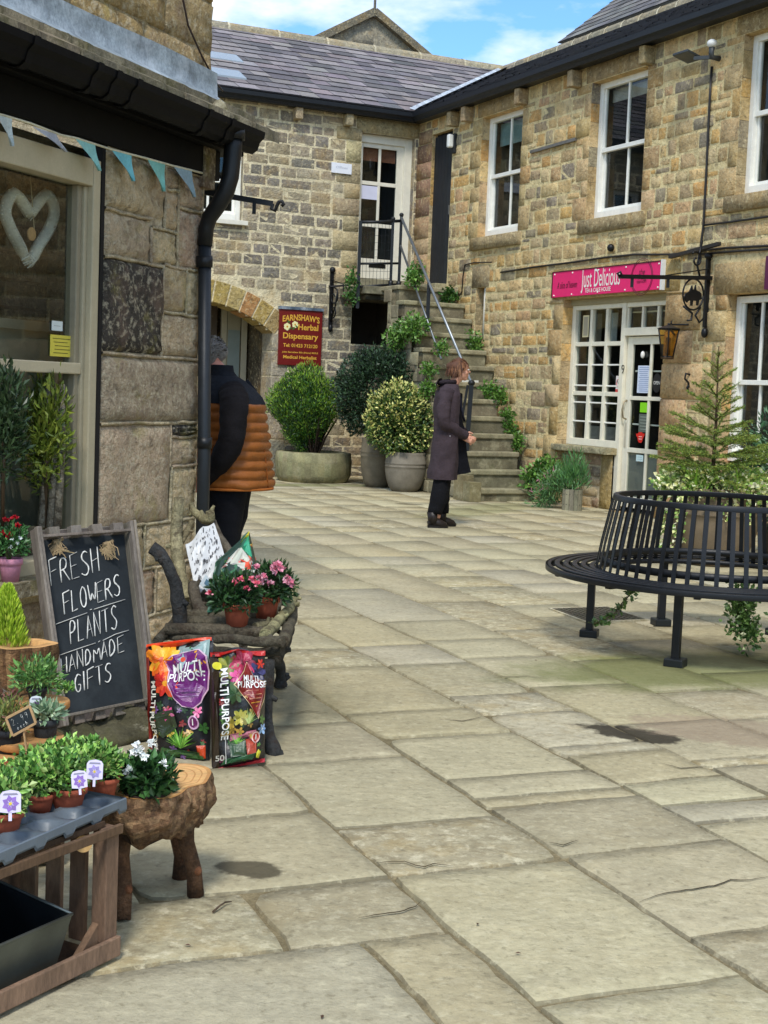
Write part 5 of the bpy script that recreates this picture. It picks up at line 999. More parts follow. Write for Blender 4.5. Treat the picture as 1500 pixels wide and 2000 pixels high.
def ribpot(c, r, h, col, name, label, n=30, dark=False):
    t = thing(name, label, 'plant pot', c); b = MB(); pr = [(r * .62, 0), (r * .80, h * .12), (r * .93, h * .32), (r * 1.0, h * .55), (r * 1.0, h * .62), (r * 1.03, h * .635), (r * 1.0, h * .65), (r * 1.0, h * .70), (r * 1.03, h * .715), (r, h * .73), (r * .97, h * .9), (r * .93, h * .93), (r * .98, h), (r * .88, h), (r * .86, h * .9), (0, h * .9)]
    b.lathe(c, pr, col, n, colf=lambda a, k: SOIL if a >= 14 else col); build('pot', b, M_POT, t); return t
cB = G(735, 953) + V((0, .22, 0)); ribpot(cB, .25, .72, hexc('#6f6654'), 'plant_pot', 'tall ribbed grey brown pot behind the variegated bush pot, holding the dark bush')
t = thing('dark_bush', 'dark green glossy round bush standing behind the yellow variegated bush', 'bush', cB + Z * .6); b = MB(); cc_ = D(742, 768, cB.y + .1)
cloud(b, cc_, (.66, .5, .63), 14000, .06, .034, hx('#20331f', '#2a3f28', '#31482f', '#1a2b1a', '#3d5738'), .2, .5, .2, .8); build('foliage', b, M_LEAF, t); b = MB(); stems(b, cB + Z * .6, .5, .3, 14, hexc('#2f261c'), .015); build('stems', b, M_BARK, t)
cC = G(790, 962) + V((0, .28, 0)); ribpot(cC, .29, .56, hexc('#777062'), 'plant_pot', 'wide ribbed grey pot in front, holding the yellow variegated bush')
t = thing('variegated_bush', 'round yellow and green variegated bush in the wide grey pot beside the woman', 'bush', cC + Z * .5); b = MB(); cc_ = D(779, 820, cC.y)
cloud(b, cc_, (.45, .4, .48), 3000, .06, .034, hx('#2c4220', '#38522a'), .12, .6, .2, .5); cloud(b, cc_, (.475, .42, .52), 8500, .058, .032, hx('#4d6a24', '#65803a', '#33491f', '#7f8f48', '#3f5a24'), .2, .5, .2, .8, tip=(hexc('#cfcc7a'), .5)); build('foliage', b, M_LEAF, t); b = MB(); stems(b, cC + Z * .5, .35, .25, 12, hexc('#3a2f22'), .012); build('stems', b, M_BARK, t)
b = MB(); c_ = G(693, 930) + V((0, .1, 0)); b.lathe(c_, [(.13, 0), (.17, .2), (.175, .22), (.15, .22), (.14, .17), (0, .17)], hexc('#26272a'), 20); tag(build('small_pot', b, M_POT, loc=c_), 'small empty black pot on the paving between stone planter and ribbed pots', 'plant pot')
# ivy and weeds on the stairs: each patch where it grows
def patch(pts, r, n, L, pal, name, label, cat='ivy', vert=.0, trail=None, tip=None, wd=.75):
    c0 = pts[0]; b = MB()
    for p in pts: cloud(b, p, (r, r * .8, r * (1 + vert)), n // len(pts), L, L * wd, pal, .35, .95, .3, .6, tip=tip)
    o = build(name, b, M_LEAF, loc=c0 - Z * r); return tag(o, label, cat, None)
IVG = hx('#4c7429', '#5d8433', '#3f6323', '#6d9040'); IVD = hx('#3f6428', '#4f7830', '#31521f')
def sp(x, y, dd): return WR.P(*WR.px(x, y, dd), dd)
patch([sp(790, 648, 1.2), sp(773, 668, 1.25), sp(812, 640, 1.15)], .20, 1300, .06, IVG, 'ivy', 'bright green ivy spilling over the left side of the upper steps')
patch([D(687, 548, pL.y), D(686, 575, pL.y)], .12, 350, .055, IVD, 'fern', 'narrow green plant growing on the wall at the left end of the landing', 'plant', .6)
patch([sp(806, 543, .9), sp(815, 535, .8)], .13, 420, .06, IVG, 'weed', 'leafy green plant growing on the landing at the foot of the stone door post', 'plant', .3)
patch([sp(877, 578, .2)], .14, 260, .07, IVD, 'fern', 'dark fern at the wall end of the topmost steps', 'plant')
patch([sp(928, 682, .12), sp(922, 668, .12)], .13, 480, .055, IVG, 'weed', 'light green plant tuft below the white vent pipe beside the steps', 'plant', .4)
patch([sp(838, 722, 1.15), sp(836, 760, 1.2)], .12, 420, .055, IVG, 'ivy', 'ivy on the left side of the steps just behind the woman')
patch([sp(862, 680, 1.0)], .12, 200, .05, IVG, 'weed', 'small sprig of leaves by the middle rail post', 'plant')
patch([sp(956, 762, .3), sp(975, 775, .2)], .12, 480, .055, IVG, 'ivy', 'ivy patch against the wall beside the middle steps, above the other patches')
patch([sp(992, 815, .18), sp(996, 838, .15)], .11, 480, .055, IVG, 'ivy', 'ivy hanging beside the wall in line with the woman\'s hand')
patch([sp(1012, 858, .15), sp(1010, 872, .15)], .09, 300, .05, IVG, 'ivy', 'small ivy clump on the wall just above the lower steps')
patch([sp(932, 852, .6)], .10, 240, .045, IVD, 'weed', 'thin leaves along a riser at the centre of the steps', 'plant')
patch([sp(948, 893, .5)], .06, 110, .045, IVG, 'weed', 'tiny green weed on a lower riser', 'plant')
patch([sp(1055, 925, .3), sp(1070, 915, .2), sp(1040, 938, .35), sp(1080, 935, .3)], .17, 1500, .06, IVG, 'shrub', 'leafy green shrub at the right foot of the stone steps', 'plant')
patch([sp(1072, 958, .6), sp(1085, 945, .6), sp(1060, 975, .65)], .18, 1300, .09, hx('#3f6a3a', '#567f46', '#6d8f55'), 'shrub', 'wispy grey green plant with pink flowers beside the wooden tub', 'plant', 0, tip=(hexc('#b07a86'), .12), wd=.16)
cw = G(1119, 998) + V((0, .12, 0)); t = thing('wooden_tub', 'small weathered wooden slatted tub with tall thin leaves against the shop wall', 'planter', cw); b = MB()
for k in range(14): a0 = k * 2 * math.pi / 14; b.cbox(cw + V((math.cos(a0) * .12, math.sin(a0) * .12, 0)), .012, .052, .27, jit(hexc('#86826c'), .12), a0)
for z_ in (.07, .2): b.lathe(cw, [(.128, z_), (.128, z_ + .012)], hexc('#55503f'), 16, caps=False)
b.lathe(cw, [(.11, .22), (0, .22)], SOIL, 12, caps=False); build('tub', b, M_WOOD, t); b = MB(); cloud(b, cw + Z * .42, (.2, .18, .26), 900, .12, .014, hx('#3f6a3a', '#4c7a3e', '#5d8a4c'), .3, .9, 1.4, .5); build('foliage', b, M_LEAF, t)

# ================================================================ ROUND BENCH
BX, BY = 1.945, 8.147; IRN = hexc('#17191c'); t = thing('tree_bench', 'black metal circular bench with slatted back and ring seat on square legs', 'bench', (BX, BY, 0)); BCv = V((BX, BY, 0))
def ringband(mb, r0_, r1_, z0, z1, n=96, r0t=None, r1t=None, col=IRN):
    r0t = r0_ if r0t is None else r0t; r1t = r1_ if r1t is None else r1t; rows = []
    for k in range(n):
        a = 2 * math.pi * k / n; c, s = math.cos(a), math.sin(a); rows.append([BCv + V((c * r, s * r, z)) for r, z in ((r0_, z0), (r1_, z0), (r1t, z1), (r0t, z1))])
    rows.append(rows[0]); i0 = mb.grid(rows, col, True, True)
SH_ = .45; b = MB(); RO = .985; RI = .70
for k in range(6): r = RI + (RO - RI - .030) * k / 5; ringband(b, r, r + .030, SH_ - .010, SH_ + .004 - .006 * (k in (0, 5)))
ringband(b, RO - .012, RO + .002, SH_ - .032, SH_ - .002)
build('seat', b, M_BLACK, t, bevel=.002)
b = MB()
for k in range(12): a = 2 * math.pi * k / 12 + .2; u_ = V((math.cos(a), math.sin(a), 0)); b = MB(); b.bar(BCv + u_ * (RI + .01) + Z * (SH_ - .028), BCv + u_ * (RO - .012) + Z * (SH_ - .028), .035, .03, IRN); build('seat_support', b, M_BLACK, t)
b = MB(); TZ = .875; RT_ = .605; NB = 56
for k in range(NB):
    a = 2 * math.pi * k / NB; u_ = V((math.cos(a), math.sin(a), 0)); s_ = V((-u_.y, u_.x, 0)); f = [(RI - .005, SH_ - .02), (RI - .03, SH_ + .14), (RT_ + .012, TZ - .03)]
    for (r1_, z1), (r2_, z2) in zip(f, f[1:]): b.bar(BCv + u_ * r1_ + Z * z1, BCv + u_ * r2_ + Z * z2, .025, .006, IRN, s_)
build('backrest', b, M_BLACK, t)
b = MB(); ringband(b, RT_ - .02, RT_ + .012, TZ - .032, TZ, r0t=RT_ - .026, r1t=RT_ + .006); build('top_ring', b, M_BLACK, t, bevel=.003)
b = MB(); ringband(b, RI - .052, RI - .034, SH_ + .02, SH_ + .06); ringband(b, RI - .035, RI - .02, SH_ - .04, SH_ - .01); build('lower_ring', b, M_BLACK, t)
c6 = [G(1170, 1245), G(1325, 1298)]; a1 = math.atan2(c6[0].y - BY, c6[0].x - BX); a2 = math.atan2(c6[1].y - BY, c6[1].x - BX); st_ = math.pi / 3
for k, a in enumerate([a1, a2, a2 + st_ * 1.05, a2 + 2.1 * st_, a1 - 1.95 * st_, a1 - st_ * 1.02]):
    r_ = .70 if k > 1 else (c6[k] - BCv).length; u_ = V((math.cos(a), math.sin(a), 0)); p = BCv + u_ * (r_ + .06); q_ = BCv + u_ * (r_ + .06)
    b = MB(); b.cbox(p, .044, .044, SH_ - .02, IRN, a); lg = build('leg', b, M_BLACK, t, bevel=.004); b = MB(); b.cbox(p, .105, .105, .045, hexc('#1d2122'), a); build('foot_block', b, M_BLACK, lg, bevel=.006)
# ivy growing in the pit inside the bench
VIV = hx('#4f6b32', '#5f7d3d', '#3d5528', '#6f8c4a'); 
patch([D(1455, 1180, 7.9), D(1445, 1210, 7.9), D(1462, 1235, 7.9), D(1440, 1165, 7.95)], .085, 900, .034, VIV, 'ivy', 'ivy hanging below the bench seat down to the paving on the right', 'ivy', .3, tip=(hexc('#c9cf9a'), .12))
b = MB(); pth = [D(1235, 1135, 7.9), D(1232, 1160, 7.9), D(1215, 1178, 7.85), D(1200, 1198, 7.8), D(1175, 1213, 7.8), D(1160, 1218, 7.8)]; b.tube(pth, .004, hexc('#55452f'), 5)
for i in range(5):
    for k in range(26): b.leaf(pth[i].lerp(pth[i + 1], random.random()) + V((random.gauss(0, .012), random.gauss(0, .012), random.gauss(0, .012))), V((random.gauss(0, 1), random.gauss(0, 1), random.gauss(0, .6))), .032, .026, jit(random.choice(VIV), .25))
tag(build('ivy', b, M_LEAF, loc=pth[-1]), 'thin ivy stem trailing from under the bench over the drain cover', 'ivy')
# ================================================================ BIG POT, SPRUCE, TRAILING IVY
pc = G(1405, 1112) + V((.0, .38, 0)); PY = pc.y; t = thing('big_pot', 'large brown bulbous pot behind the round bench, spilling variegated ivy', 'plant pot', pc); PC = hexc('#76675282'[:7]); PT_h = D(1430, 957, PY - .3).z
b = MB(); H_ = PT_h; pr = [(.24, 0), (.30, .06), (.38, H_ * .35), (.41, H_ * .58), (.415, H_ * .66), (.43, H_ * .675), (.415, H_ * .69), (.42, H_ * .71), (.405, H_ * .73), (.37, H_ * .84), (.345, H_ * .9), (.38, H_ * .92), (.40, H_ * .96), (.385, H_), (.34, H_), (.33, H_ * .93), (0, H_ * .93)]
b.lathe(pc, pr, PC, 40, colf=lambda a, k: SOIL if a >= 15 else PC); build('pot', b, M_POT, t)
t = thing('spruce_sapling', 'young spruce tree with a thin leader growing in the big brown pot', 'tree', pc + Z * H_); top = D(1404, 676, PY); tb_ = V((pc.x - .02, pc.y, H_ * .9))
b = MB(); b.tube([tb_, tb_.lerp(top, .5) + V((.01, 0, 0)), top], [.022, .013, .004], hexc('#5b4a35'), 8); build('trunk', b, M_BARK, t)
nb = MB(); bb_ = MB(); HS = top.z - tb_.z
def twig(p, d, L, dens=1.0, r=.004):
    d = d.normalized(); n = max(2, int(L / .008 * dens)); q = p + d * L; bb_.tube([p, q], [r, r * .4], hexc('#6a5536'), 4, False)
    for k in range(n * 5):
        f = random.random(); s_ = p.lerp(q, f); e = (d * .75 + V((random.gauss(0, .6), random.gauss(0, .6), random.gauss(0, .5)))).normalized(); nb.leaf(s_, e, .024 * random.uniform(.7, 1.2), .0042, jit(random.choice(NP), .25, .05), 0)
NP = hx('#7f983c', '#92a448', '#66843a', '#a8b04e', '#5a783a')
for (f, R0, nbr, el) in ((.10, .56, 11, .12), (.17, .60, 12, .18), (.25, .56, 12, .22), (.33, .50, 11, .28), (.41, .44, 9, .35), (.50, .30, 7, .5), (.58, .28, 6, .55), (.67, .24, 6, .6), (.76, .19, 5, .75), (.85, .14, 5, .8), (.93, .07, 4, 1.0)):
    base = tb_.lerp(top, f); a0 = random.uniform(0, 6)
    for k in range(nbr):
        a = a0 + 2 * math.pi * k / nbr + random.uniform(-.2, .2); L = R0 * random.uniform(.75, 1.12); d = V((math.cos(a), math.sin(a), el + random.uniform(-.12, .12))); twig(base, d, L, 1.0, .006)
        if L > .2:
            m_ = 4 if f < .36 else 2
            for j in range(m_ * 2): ff = random.uniform(.3, .92); sd = V((-d.y, d.x, 0)).normalized() * (1 if j % 2 else -1); twig(base + d.normalized() * L * ff, d.normalized() * .9 + sd * .75 + Z * random.uniform(-.25, .15), L * (1.05 - ff) * .75, 1.0)
for k in range(60): s_ = tb_.lerp(top, random.uniform(.5, 1)); nb.leaf(s_, V((random.gauss(0, 1), random.gauss(0, 1), 1.2)), .025, .004, jit(random.choice(NP), .2), 0)
build('branches', bb_, M_BARK, t); build('foliage', nb, M_NEEDLE, t)
VAR = hx('#e0dfa8', '#8fac54', '#6a8a44', '#d6d98c', '#ecebc4', '#9ab864')
b = MB()
for k in range(2600): a = random.uniform(0, 6.28); rr2 = random.uniform(.15, .50); b.leaf(pc + V((math.cos(a) * rr2, math.sin(a) * rr2, H_ + random.uniform(-.06, .17) - max(0, rr2 - .38) * .8)), V((math.cos(a), math.sin(a), random.uniform(-.5, .9))), .05, .042, jit(random.choice(VAR), .2))
for k in range(15):      # trailing stems down the pot
    a = random.uniform(4.6, 5.9) if k % 4 == 0 else random.uniform(2.9, 4.1); Lh = random.uniform(.12, .5) * (1.25 if 2.9 < a < 4.3 else .75); r_ = .44
    for j in range(int(Lh * 75)): z_ = H_ + .02 - Lh * random.random(); b.leaf(pc + V((math.cos(a) * r_ + random.gauss(0, .015), math.sin(a) * r_ + random.gauss(0, .015), z_)), V((math.cos(a), math.sin(a), -.6 + random.gauss(0, .5))), .045, .036, jit(random.choice(VAR), .2))
c_ = pc + V((-.42, -.1, H_ + .03)); cloud(b, c_, (.14, .14, .09), 260, .05, .04, VAR, .3, .9)
tag(build('variegated_ivy', b, M_LEAF, loc=pc + Z * H_), 'cream and green variegated ivy around the rim of the big brown pot', 'ivy')
b = MB()
for k in range(46):
    cxx = -.2 if k < 30 else .22; p = pc + V((cxx + random.gauss(0, .05), -.22 + random.gauss(0, .05), H_)); a = random.uniform(0, 6.28); L = random.uniform(.18, .34); d = V((math.cos(a) * .55, math.sin(a) * .55, 1)); w_ = .011; pv_ = p; rows = []
    for j in range(6): f = j / 5; q_ = p + V((d.x * L * f * (1 + f * .6), d.y * L * f * (1 + f * .6), L * (f * 1.15 - f * f * f * .5))); rows.append([q_ + V((w_ * (1 - f * .85), 0, 0)), q_ - V((w_ * (1 - f * .85), 0, 0))])
    b.grid(rows, jit(hexc('#86b03c'), .18), True)
tag(build('daffodil_leaves', b, M_LEAF, loc=pc + Z * H_), 'bright green strap leaves sprouting at the foot of the spruce', 'plant')
c_ = D(1545, 900, 12.9); t = thing('evergreen_shrub', 'dark glossy evergreen shrub at the right edge behind the spruce', 'shrub', V((c_.x, c_.y, 0))); b = MB(); cloud(b, V((c_.x, c_.y, .78)), (.46, .4, .62), 3800, .07, .03, hx('#2c4a30', '#3a5c3a', '#24402a', '#4d6f4a', '#6f8f6a'), .2, .6, .3, .8); build('foliage', b, M_LEAF, t)
b = MB(); stems(b, V((c_.x, c_.y, .3)), .5, .3, 10, hexc('#3a2f22'), .012); b.lathe(V((c_.x, c_.y, 0)), [(.2, 0), (.25, .3), (.27, .32), (.22, .32), (0, .28)], hexc('#4a4036'), 20); build('pot', b, M_POT, t)
# conifers standing inside the shop window
for (x, y, Y, rr2, lab) in ((92, 850, WL.P(1.45, 0, -.3).y, .13, 'yellow green conifer standing inside the shop window behind the lower pane'), (8, 830, WL.P(1.95, 0, -.25).y, .12, 'dark leafy plant at the far left inside the shop window')):
    c_ = D(x, y, Y); b = MB(); cloud(b, c_, (rr2 * .8, rr2 * .8, rr2 * 2.1), 1500, .05, .018, hx('#6d7d2a', '#808c34', '#55661f') if x > 50 else hx('#2f4226', '#3d5230'), .35, .9, .8, .5); b.tube([c_ - Z * .45, c_ + Z * .1], .01, hexc('#4a3a28'), 6); tag(build('indoor_plant', b, M_LEAF, loc=c_ - Z * .45), lab, 'plant')
b = MB(); 
for x0_, x1_ in ((112, 98), (122, 112), (95, 80)): b.tube([D(x0_, 750, WL.P(1.38, 0, -.2).y), D((x0_ + x1_) / 2 + 4, 880, WL.P(1.38, 0, -.2).y), D(x1_, 1030, WL.P(1.42, 0, -.2).y)], [.012, .017, .02], hexc('#8f8674'), 8)
tag(build('driftwood_branches', b, M_BARK, loc=D(98, 1030, WL.P(1.42, 0, -.2).y)), 'pale bare branches leaning inside the shop window beside the frame', 'branches')

# ================================================================ PEOPLE
def flat(name, col, rough=.7, bump=0.0, **k): return mat(name, hexc(col), rough, attr=False, bump=bump, **k)
M_SKF = flat('pale_skin', '#d0997f', .5, .05, var=.08, scale=18, extra=None); M_SKM = flat('ruddy_skin', '#c98b78', .5, .05, var=.1, scale=18)
def hand(mb, c, fwd, side, k=1.0, curl=.9):
    up = fwd.cross(side).normalized(); c = V(c)
    mb.tube([c - fwd * .03 * k, c + fwd * .03 * k, c + fwd * .065 * k], [.026 * k, .034 * k, .03 * k], hexc('#ffffff'), 8, flat=.55)
    for i, L in enumerate((.062, .07, .066, .052)):
        s_ = c + fwd * .06 * k + side * (.026 - .0175 * i) * k; p1 = s_ + (fwd * math.cos(curl * .4) - up * math.sin(curl * .4)) * L * .45 * k; p2 = p1 + (fwd * math.cos(curl * 1.1) - up * math.sin(curl * 1.1)) * L * .32 * k; p3 = p2 + (fwd * math.cos(curl * 1.8) - up * math.sin(curl * 1.8)) * L * .25 * k
        mb.tube([s_, p1, p2, p3], [.0095 * k, .009 * k, .008 * k, .006 * k], hexc('#ffffff'), 6)
    s_ = c + side * .028 * k; mb.tube([s_, s_ + (side * .7 + fwd * .6) * .035 * k, s_ + (side * .5 + fwd * 1.2 - up * .3) * .05 * k], [.012 * k, .0105 * k, .008 * k], hexc('#ffffff'), 6)
def skin_remesh(o, vox=.006):
    m_ = o.modifiers.new('remesh', 'REMESH'); m_.mode = 'VOXEL'; m_.voxel_size = vox; m_.use_smooth_shade = True; s_ = o.modifiers.new('smooth', 'SMOOTH'); s_.iterations = 3; s_.factor = .5
def head(mb, c, fwd, k=1.0, nod=0.0):
    """skull, jaw, nose, brow, lips, ears around centre c, looking along fwd"""
    c = V(c); f = (fwd * math.cos(nod) - Z * math.sin(nod)).normalized(); l = Z.cross(fwd).normalized(); u = f.cross(l).normalized(); u = u if u.z > 0 else -u; Wt = hexc('#ffffff')
    def E(a, b_, d_, rx, ry, rz): mb.ell(c + f * a * k + l * b_ * k + u * d_ * k, rx * k, ry * k, rz * k, Wt, 14, 10, Matrix((f, l, u)).transposed())
    E(-.012, 0, .022, .096, .076, .09); E(.022, 0, -.035, .068, .058, .07); E(.055, 0, -.085, .03, .032, .022); E(.07, 0, .028, .022, .05, .012)
    E(.094, 0, -.012, .020, .013, .014); E(.086, 0, .008, .012, .010, .026); E(.082, 0, -.048, .014, .024, .007); E(.080, 0, -.060, .013, .022, .007)
    for sg in (-1, 1): E(-.004, sg * .076, -.01, .018, .009, .03); E(.052, sg * .04, -.025, .026, .02, .02)
    return f, l, u
def eyes(root, c, f, l, u, k, mt):
    b = MB()
    for sg in (-1, 1): p = V(c) + f * .079 * k + l * sg * .031 * k + u * .008 * k; b.ell(p, .012 * k, .012 * k, .009 * k, hexc('#e9e4dc'), 8, 6); b.ell(p + f * .009 * k, .006 * k, .006 * k, .006 * k, hexc('#3a2a20'), 6, 4); b.tube([p + u * .018 * k - l * .014 * k + f * .004, p + u * .021 * k + f * .008, p + u * .017 * k + l * .014 * k + f * .004], .003 * k, hexc('#4a3426'), 4)
    build('eyes', b, mt, root)
def rings(mb, fr, base, n, col, fold=None, closed_top=True):
    """fr = list of (z, cx, cy, rx, ry); fwd/left axes of the figure"""
    fw, lf = base[1], base[2]; rows = []
    if len(fr) < 20:
        fr = [tuple(fr[i][j] + (fr[i + 1][j] - fr[i][j]) * k / 5 for j in range(5)) for i in range(len(fr) - 1) for k in range(5)] + [fr[-1]]
    for (z, cx_, cy_, rx, ry) in fr:
        row = []
        for k in range(n):
            a = 2 * math.pi * k / n; q = 1 + (fold(a, z) if fold else 0)
            ca, sa = math.cos(a), math.sin(a); e = .82; ca = math.copysign(abs(ca) ** e, ca); sa = math.copysign(abs(sa) ** e, sa)
            row.append(base[0] + fw * (cx_ + ca * rx * q) + lf * (cy_ + sa * ry * q) + Z * z)
        rows.append(row)
    i0 = mb.grid(rows, col, True, True); mb.fan(i0 + (len(rows) - 1) * n, n, col) if closed_top else None
def sleeve(mb, pts, rr, col, n=14, crease=.06):
    n = 20; i_0 = len(mb.v)
    P = []; Q = []
    for i in range(len(pts) - 1):
        m_ = 7
        for k in range(m_ + (i == len(pts) - 2)): f = k / m_; P.append(V(pts[i]).lerp(V(pts[i + 1]), f)); r = rr[i] + (rr[i + 1] - rr[i]) * f; Q.append(r * (1 + crease * .35 * math.sin(len(P) * 1.9) + .03 * random.uniform(-1, 1)))
    for _ in range(2): P = [P[0]] + [(P[i - 1] + P[i] * 2 + P[i + 1]) / 4 for i in range(1, len(P) - 1)] + [P[-1]]
    mb.tube(P, Q, col, n)
    for v in mb.v[i_0:]: v += V((noise.noise(v * 9), noise.noise(v * 9 + V((7, 0, 0))), noise.noise(v * 9 + V((0, 7, 0))))) * .016
# --- woman in the long dark coat
wb_ = G(864, 1030) + V((0, .05, 0)); S = 1.0 / 185; fw = V((math.cos(R_(12)), math.sin(R_(12)), 0)); lf = V((-fw.y, fw.x, 0))
t = thing('person', 'person with brown bob in a long dark purple coat standing by the bushes', 'person', wb_)
def wp(px_, y, s=0.0): return wb_ + fw * (((px_ - 862) * S - lf.x * s) / fw.x) + lf * s + Z * ((1031 - y) * S)
B = MB(); Wt = hexc('#ffffff'); hc = wp(884, 722, 0); hf = V((math.cos(R_(8)), math.sin(R_(8)), 0)); fwn, ln, un = head(B, hc, hf, 1.02, .05)
B.tube([wp(868, 762), wp(872, 750), wp(880, 735)], [.085, .055, .055], Wt, 12); B.tube([wp(862, 770), wp(862, 830), wp(860, 880), wp(860, 900)], [.07, .09, .09, .11], Wt, 14, flat=1.1)
for sg in (-1, 1):
    B.tube([wp(860, 895, sg * .09), wp(858, 960, sg * .09 - .0), wp(855 + sg * 6, 1012, sg * .09)], [.09, .06, .04], Wt, 12); B.tube([wp(850 + sg * 8, 1020, sg * .09), wp(872 + sg * 8, 1024, sg * .09)], [.04, .03], Wt, 10)
    el = wp(857, 826, sg * .195); wr = wp(893, 847, sg * .10); B.tube([wp(859, 775, sg * .10), wp(855, 800, sg * .18), el, wp(880, 842, sg * .13), wr, wp(900, 850, sg * .06)], [.04, .04, .038, .035, .03, .024], Wt, 10); hand(B, wp(900, 856 - (sg > 0) * 4, sg * .045), (fw * .9 - lf * sg * .3 - Z * .35).normalized(), (Z * .8 + fw * .3).normalized(), 1.15, .9)
bo = build('body', B, M_SKF, t); skin_remesh(bo, .007); eyes(t, hc, fwn, ln, un, 1.02, M_SKIN)
hb_ = MB(); hcc = hc - hf * .02 + Z * .02; hb_.ell(hcc - hf * .012, .104, .092, .108, hexc('#5a3a28'), 18, 12, Matrix((hf, ln, Z)).transposed(), wob=.5)
for k in range(900):
    a = random.uniform(0, 6.28); d = hf * math.cos(a) + ln * math.sin(a)
    fr_a = math.cos(a); e0 = random.uniform(.0, 1.0)
    s_ = hcc + d * (.112 if abs(fr_a) > .7 else .098) * math.sin(.35 + e0 * 1.1) + Z * .112 * math.cos(.35 + e0 * 1.1)
    L = (.16 if fr_a < .15 else (.06 if fr_a < .6 else .03)) * random.uniform(.6, 1.05); hb_.leaf(s_, (d * .22 + Z * -1 + V((random.gauss(0, .08), random.gauss(0, .08), 0))), L, .011, jit(hexc(random.choice(('#6a452f', '#553626', '#7d5538', '#472c20', '#8a6140'))), .2), .1, d)
build('hair', hb_, M_HAIR, t)
CT = hexc('#40363a'); b = MB(); fb = (wb_, fw, lf); fold = lambda a, z: .03 * math.sin(a * 5 + z * 4) + .09 * noise.noise(V((math.cos(a) * 2.2, math.sin(a) * 2.2, z * 5))) + .05 * noise.noise(V((math.cos(a) * 5, math.sin(a) * 5, z * 13)))
Zc = lambda y: (1031 - y) * S
X_ = lambda px_: (px_ - 862) * S
rings(b, [(Zc(936), X_(857), 0, .148, .20), (Zc(925), X_(857), 0, .15, .205), (Zc(900), X_(859), 0, .14, .2), (Zc(872), X_(860), 0, .132, .195), (Zc(845), X_(861), 0, .124, .19), (Zc(815), X_(861), 0, .122, .19), (Zc(790), X_(861), 0, .125, .195), (Zc(770), X_(861), 0, .12, .195), (Zc(758), X_(862), 0, .10, .16), (Zc(750), X_(865), 0, .08, .11)], fb, 40, CT, fold)
co = build('coat', b, M_CLOTH, t)
b = MB(); b.grid([[wp(842, 741, -.06), wp(838, 752, -.07), wp(846, 762, -.10), wp(862, 764, -.12), wp(874, 772, -.1)], [wp(848, 739, 0), wp(836, 750, 0), wp(842, 764, 0), wp(858, 766, 0), wp(876, 776, 0)], [wp(850, 742, .08), wp(840, 752, .09), wp(846, 764, .11), wp(862, 766, .13), wp(878, 772, .1)]], jit(CT, .05), True); b.tube([wp(876, 746, -.06), wp(862, 746, -.085), wp(848, 748, -.06), wp(844, 750, 0), wp(850, 746, .07), wp(868, 744, .08)], .022, hexc('#2f282c'), 8); build('hood', b, M_CLOTH, co)
b = MB(); sleeve(b, [wp(859, 763, -.14), wp(853, 800, -.20), wp(856, 828, -.20), wp(880, 842, -.13), wp(899, 848, -.07)], [.078, .072, .068, .058, .05], CT); build('sleeve', b, M_CLOTH, co)
b = MB(); sleeve(b, [wp(862, 763, .14), wp(858, 800, .20), wp(866, 828, .19), wp(882, 838, .13), wp(899, 843, .07)], [.078, .072, .068, .058, .05], CT); build('sleeve', b, M_CLOTH, co)
b = MB(); rows = []
for k in range(8): f = k / 7; rows.append([wp(876 + 3 * math.sin(f * 3), 765 + 165 * f, -.02), wp(887 + 24 * f - 6 * (f < .3), 765 + 158 * f, .03), wp(892 + 24 * f * f, 768 + 155 * f, .12)])
b.grid(rows, hexc('#15161c'), True); b.grid([[p + lf * .012 + fw * -.01 for p in r] for r in rows], hexc('#15161c'), True); build('open_front', b, M_CLOTH, co)
b = MB(); b.tube([wp(878, 757, -.04), wp(886, 775, -.035), wp(890, 800, -.03), wp(897, 822, -.03)], .012, hexc('#20212c'), 6); b.ell(wp(877, 762, -.07), .018, .012, .02, hexc('#c9c9c2'), 8, 6); build('strap', b, M_CLOTH, co)
b = MB(); b.ell(wp(868, 851, -.19), .009, .009, .009, hexc('#9a969a'), 6, 4); build('button', b, M_CLOTH, co)
for sg in (-1, 1):
    b = MB(); sleeve(b, [wp(859, 905, sg * .07), wp(857 + sg * 2, 960, sg * .09), wp(852 + sg * 7, 1004, sg * .095)], [.085, .092, .076], hexc('#141417'), 14, .03); build('trouser_leg', b, M_CLOTH, t)
    x0_ = 851 + sg * 9; b = MB(); b.tube([wp(x0_ - 1, 1000, sg * .095), wp(x0_, 1012, sg * .095), wp(x0_ + 2, 1022, sg * .095)], [.062, .056, .058], hexc('#231c19'), 12)
    b.tube([wp(x0_ - 9, 1024, sg * .095), wp(x0_ + 2, 1020, sg * .095), wp(x0_ + 14, 1023, sg * .1), wp(x0_ + 24, 1026, sg * .105), wp(x0_ + 29, 1028, sg * .105)], [.03, .055, .047, .036, .015], hexc('#231c19'), 12)
    b.grid([[wp(x0_ - 10, 1031 - q, sg * .095 - .045), wp(x0_ + 12, 1031 - q, sg * .1 - .05), wp(x0_ + 29, 1031 - q, sg * .105 - .03), wp(x0_ + 31, 1031 - q, sg * .105), wp(x0_ + 29, 1031 - q, sg * .105 + .03), wp(x0_ + 12, 1031 - q, sg * .1 + .05), wp(x0_ - 10, 1031 - q, sg * .095 + .045)] for q in (0, 5)], hexc('#191412'), False, True); build('boot', b, M_GLOSS if False else M_BLACK, t)
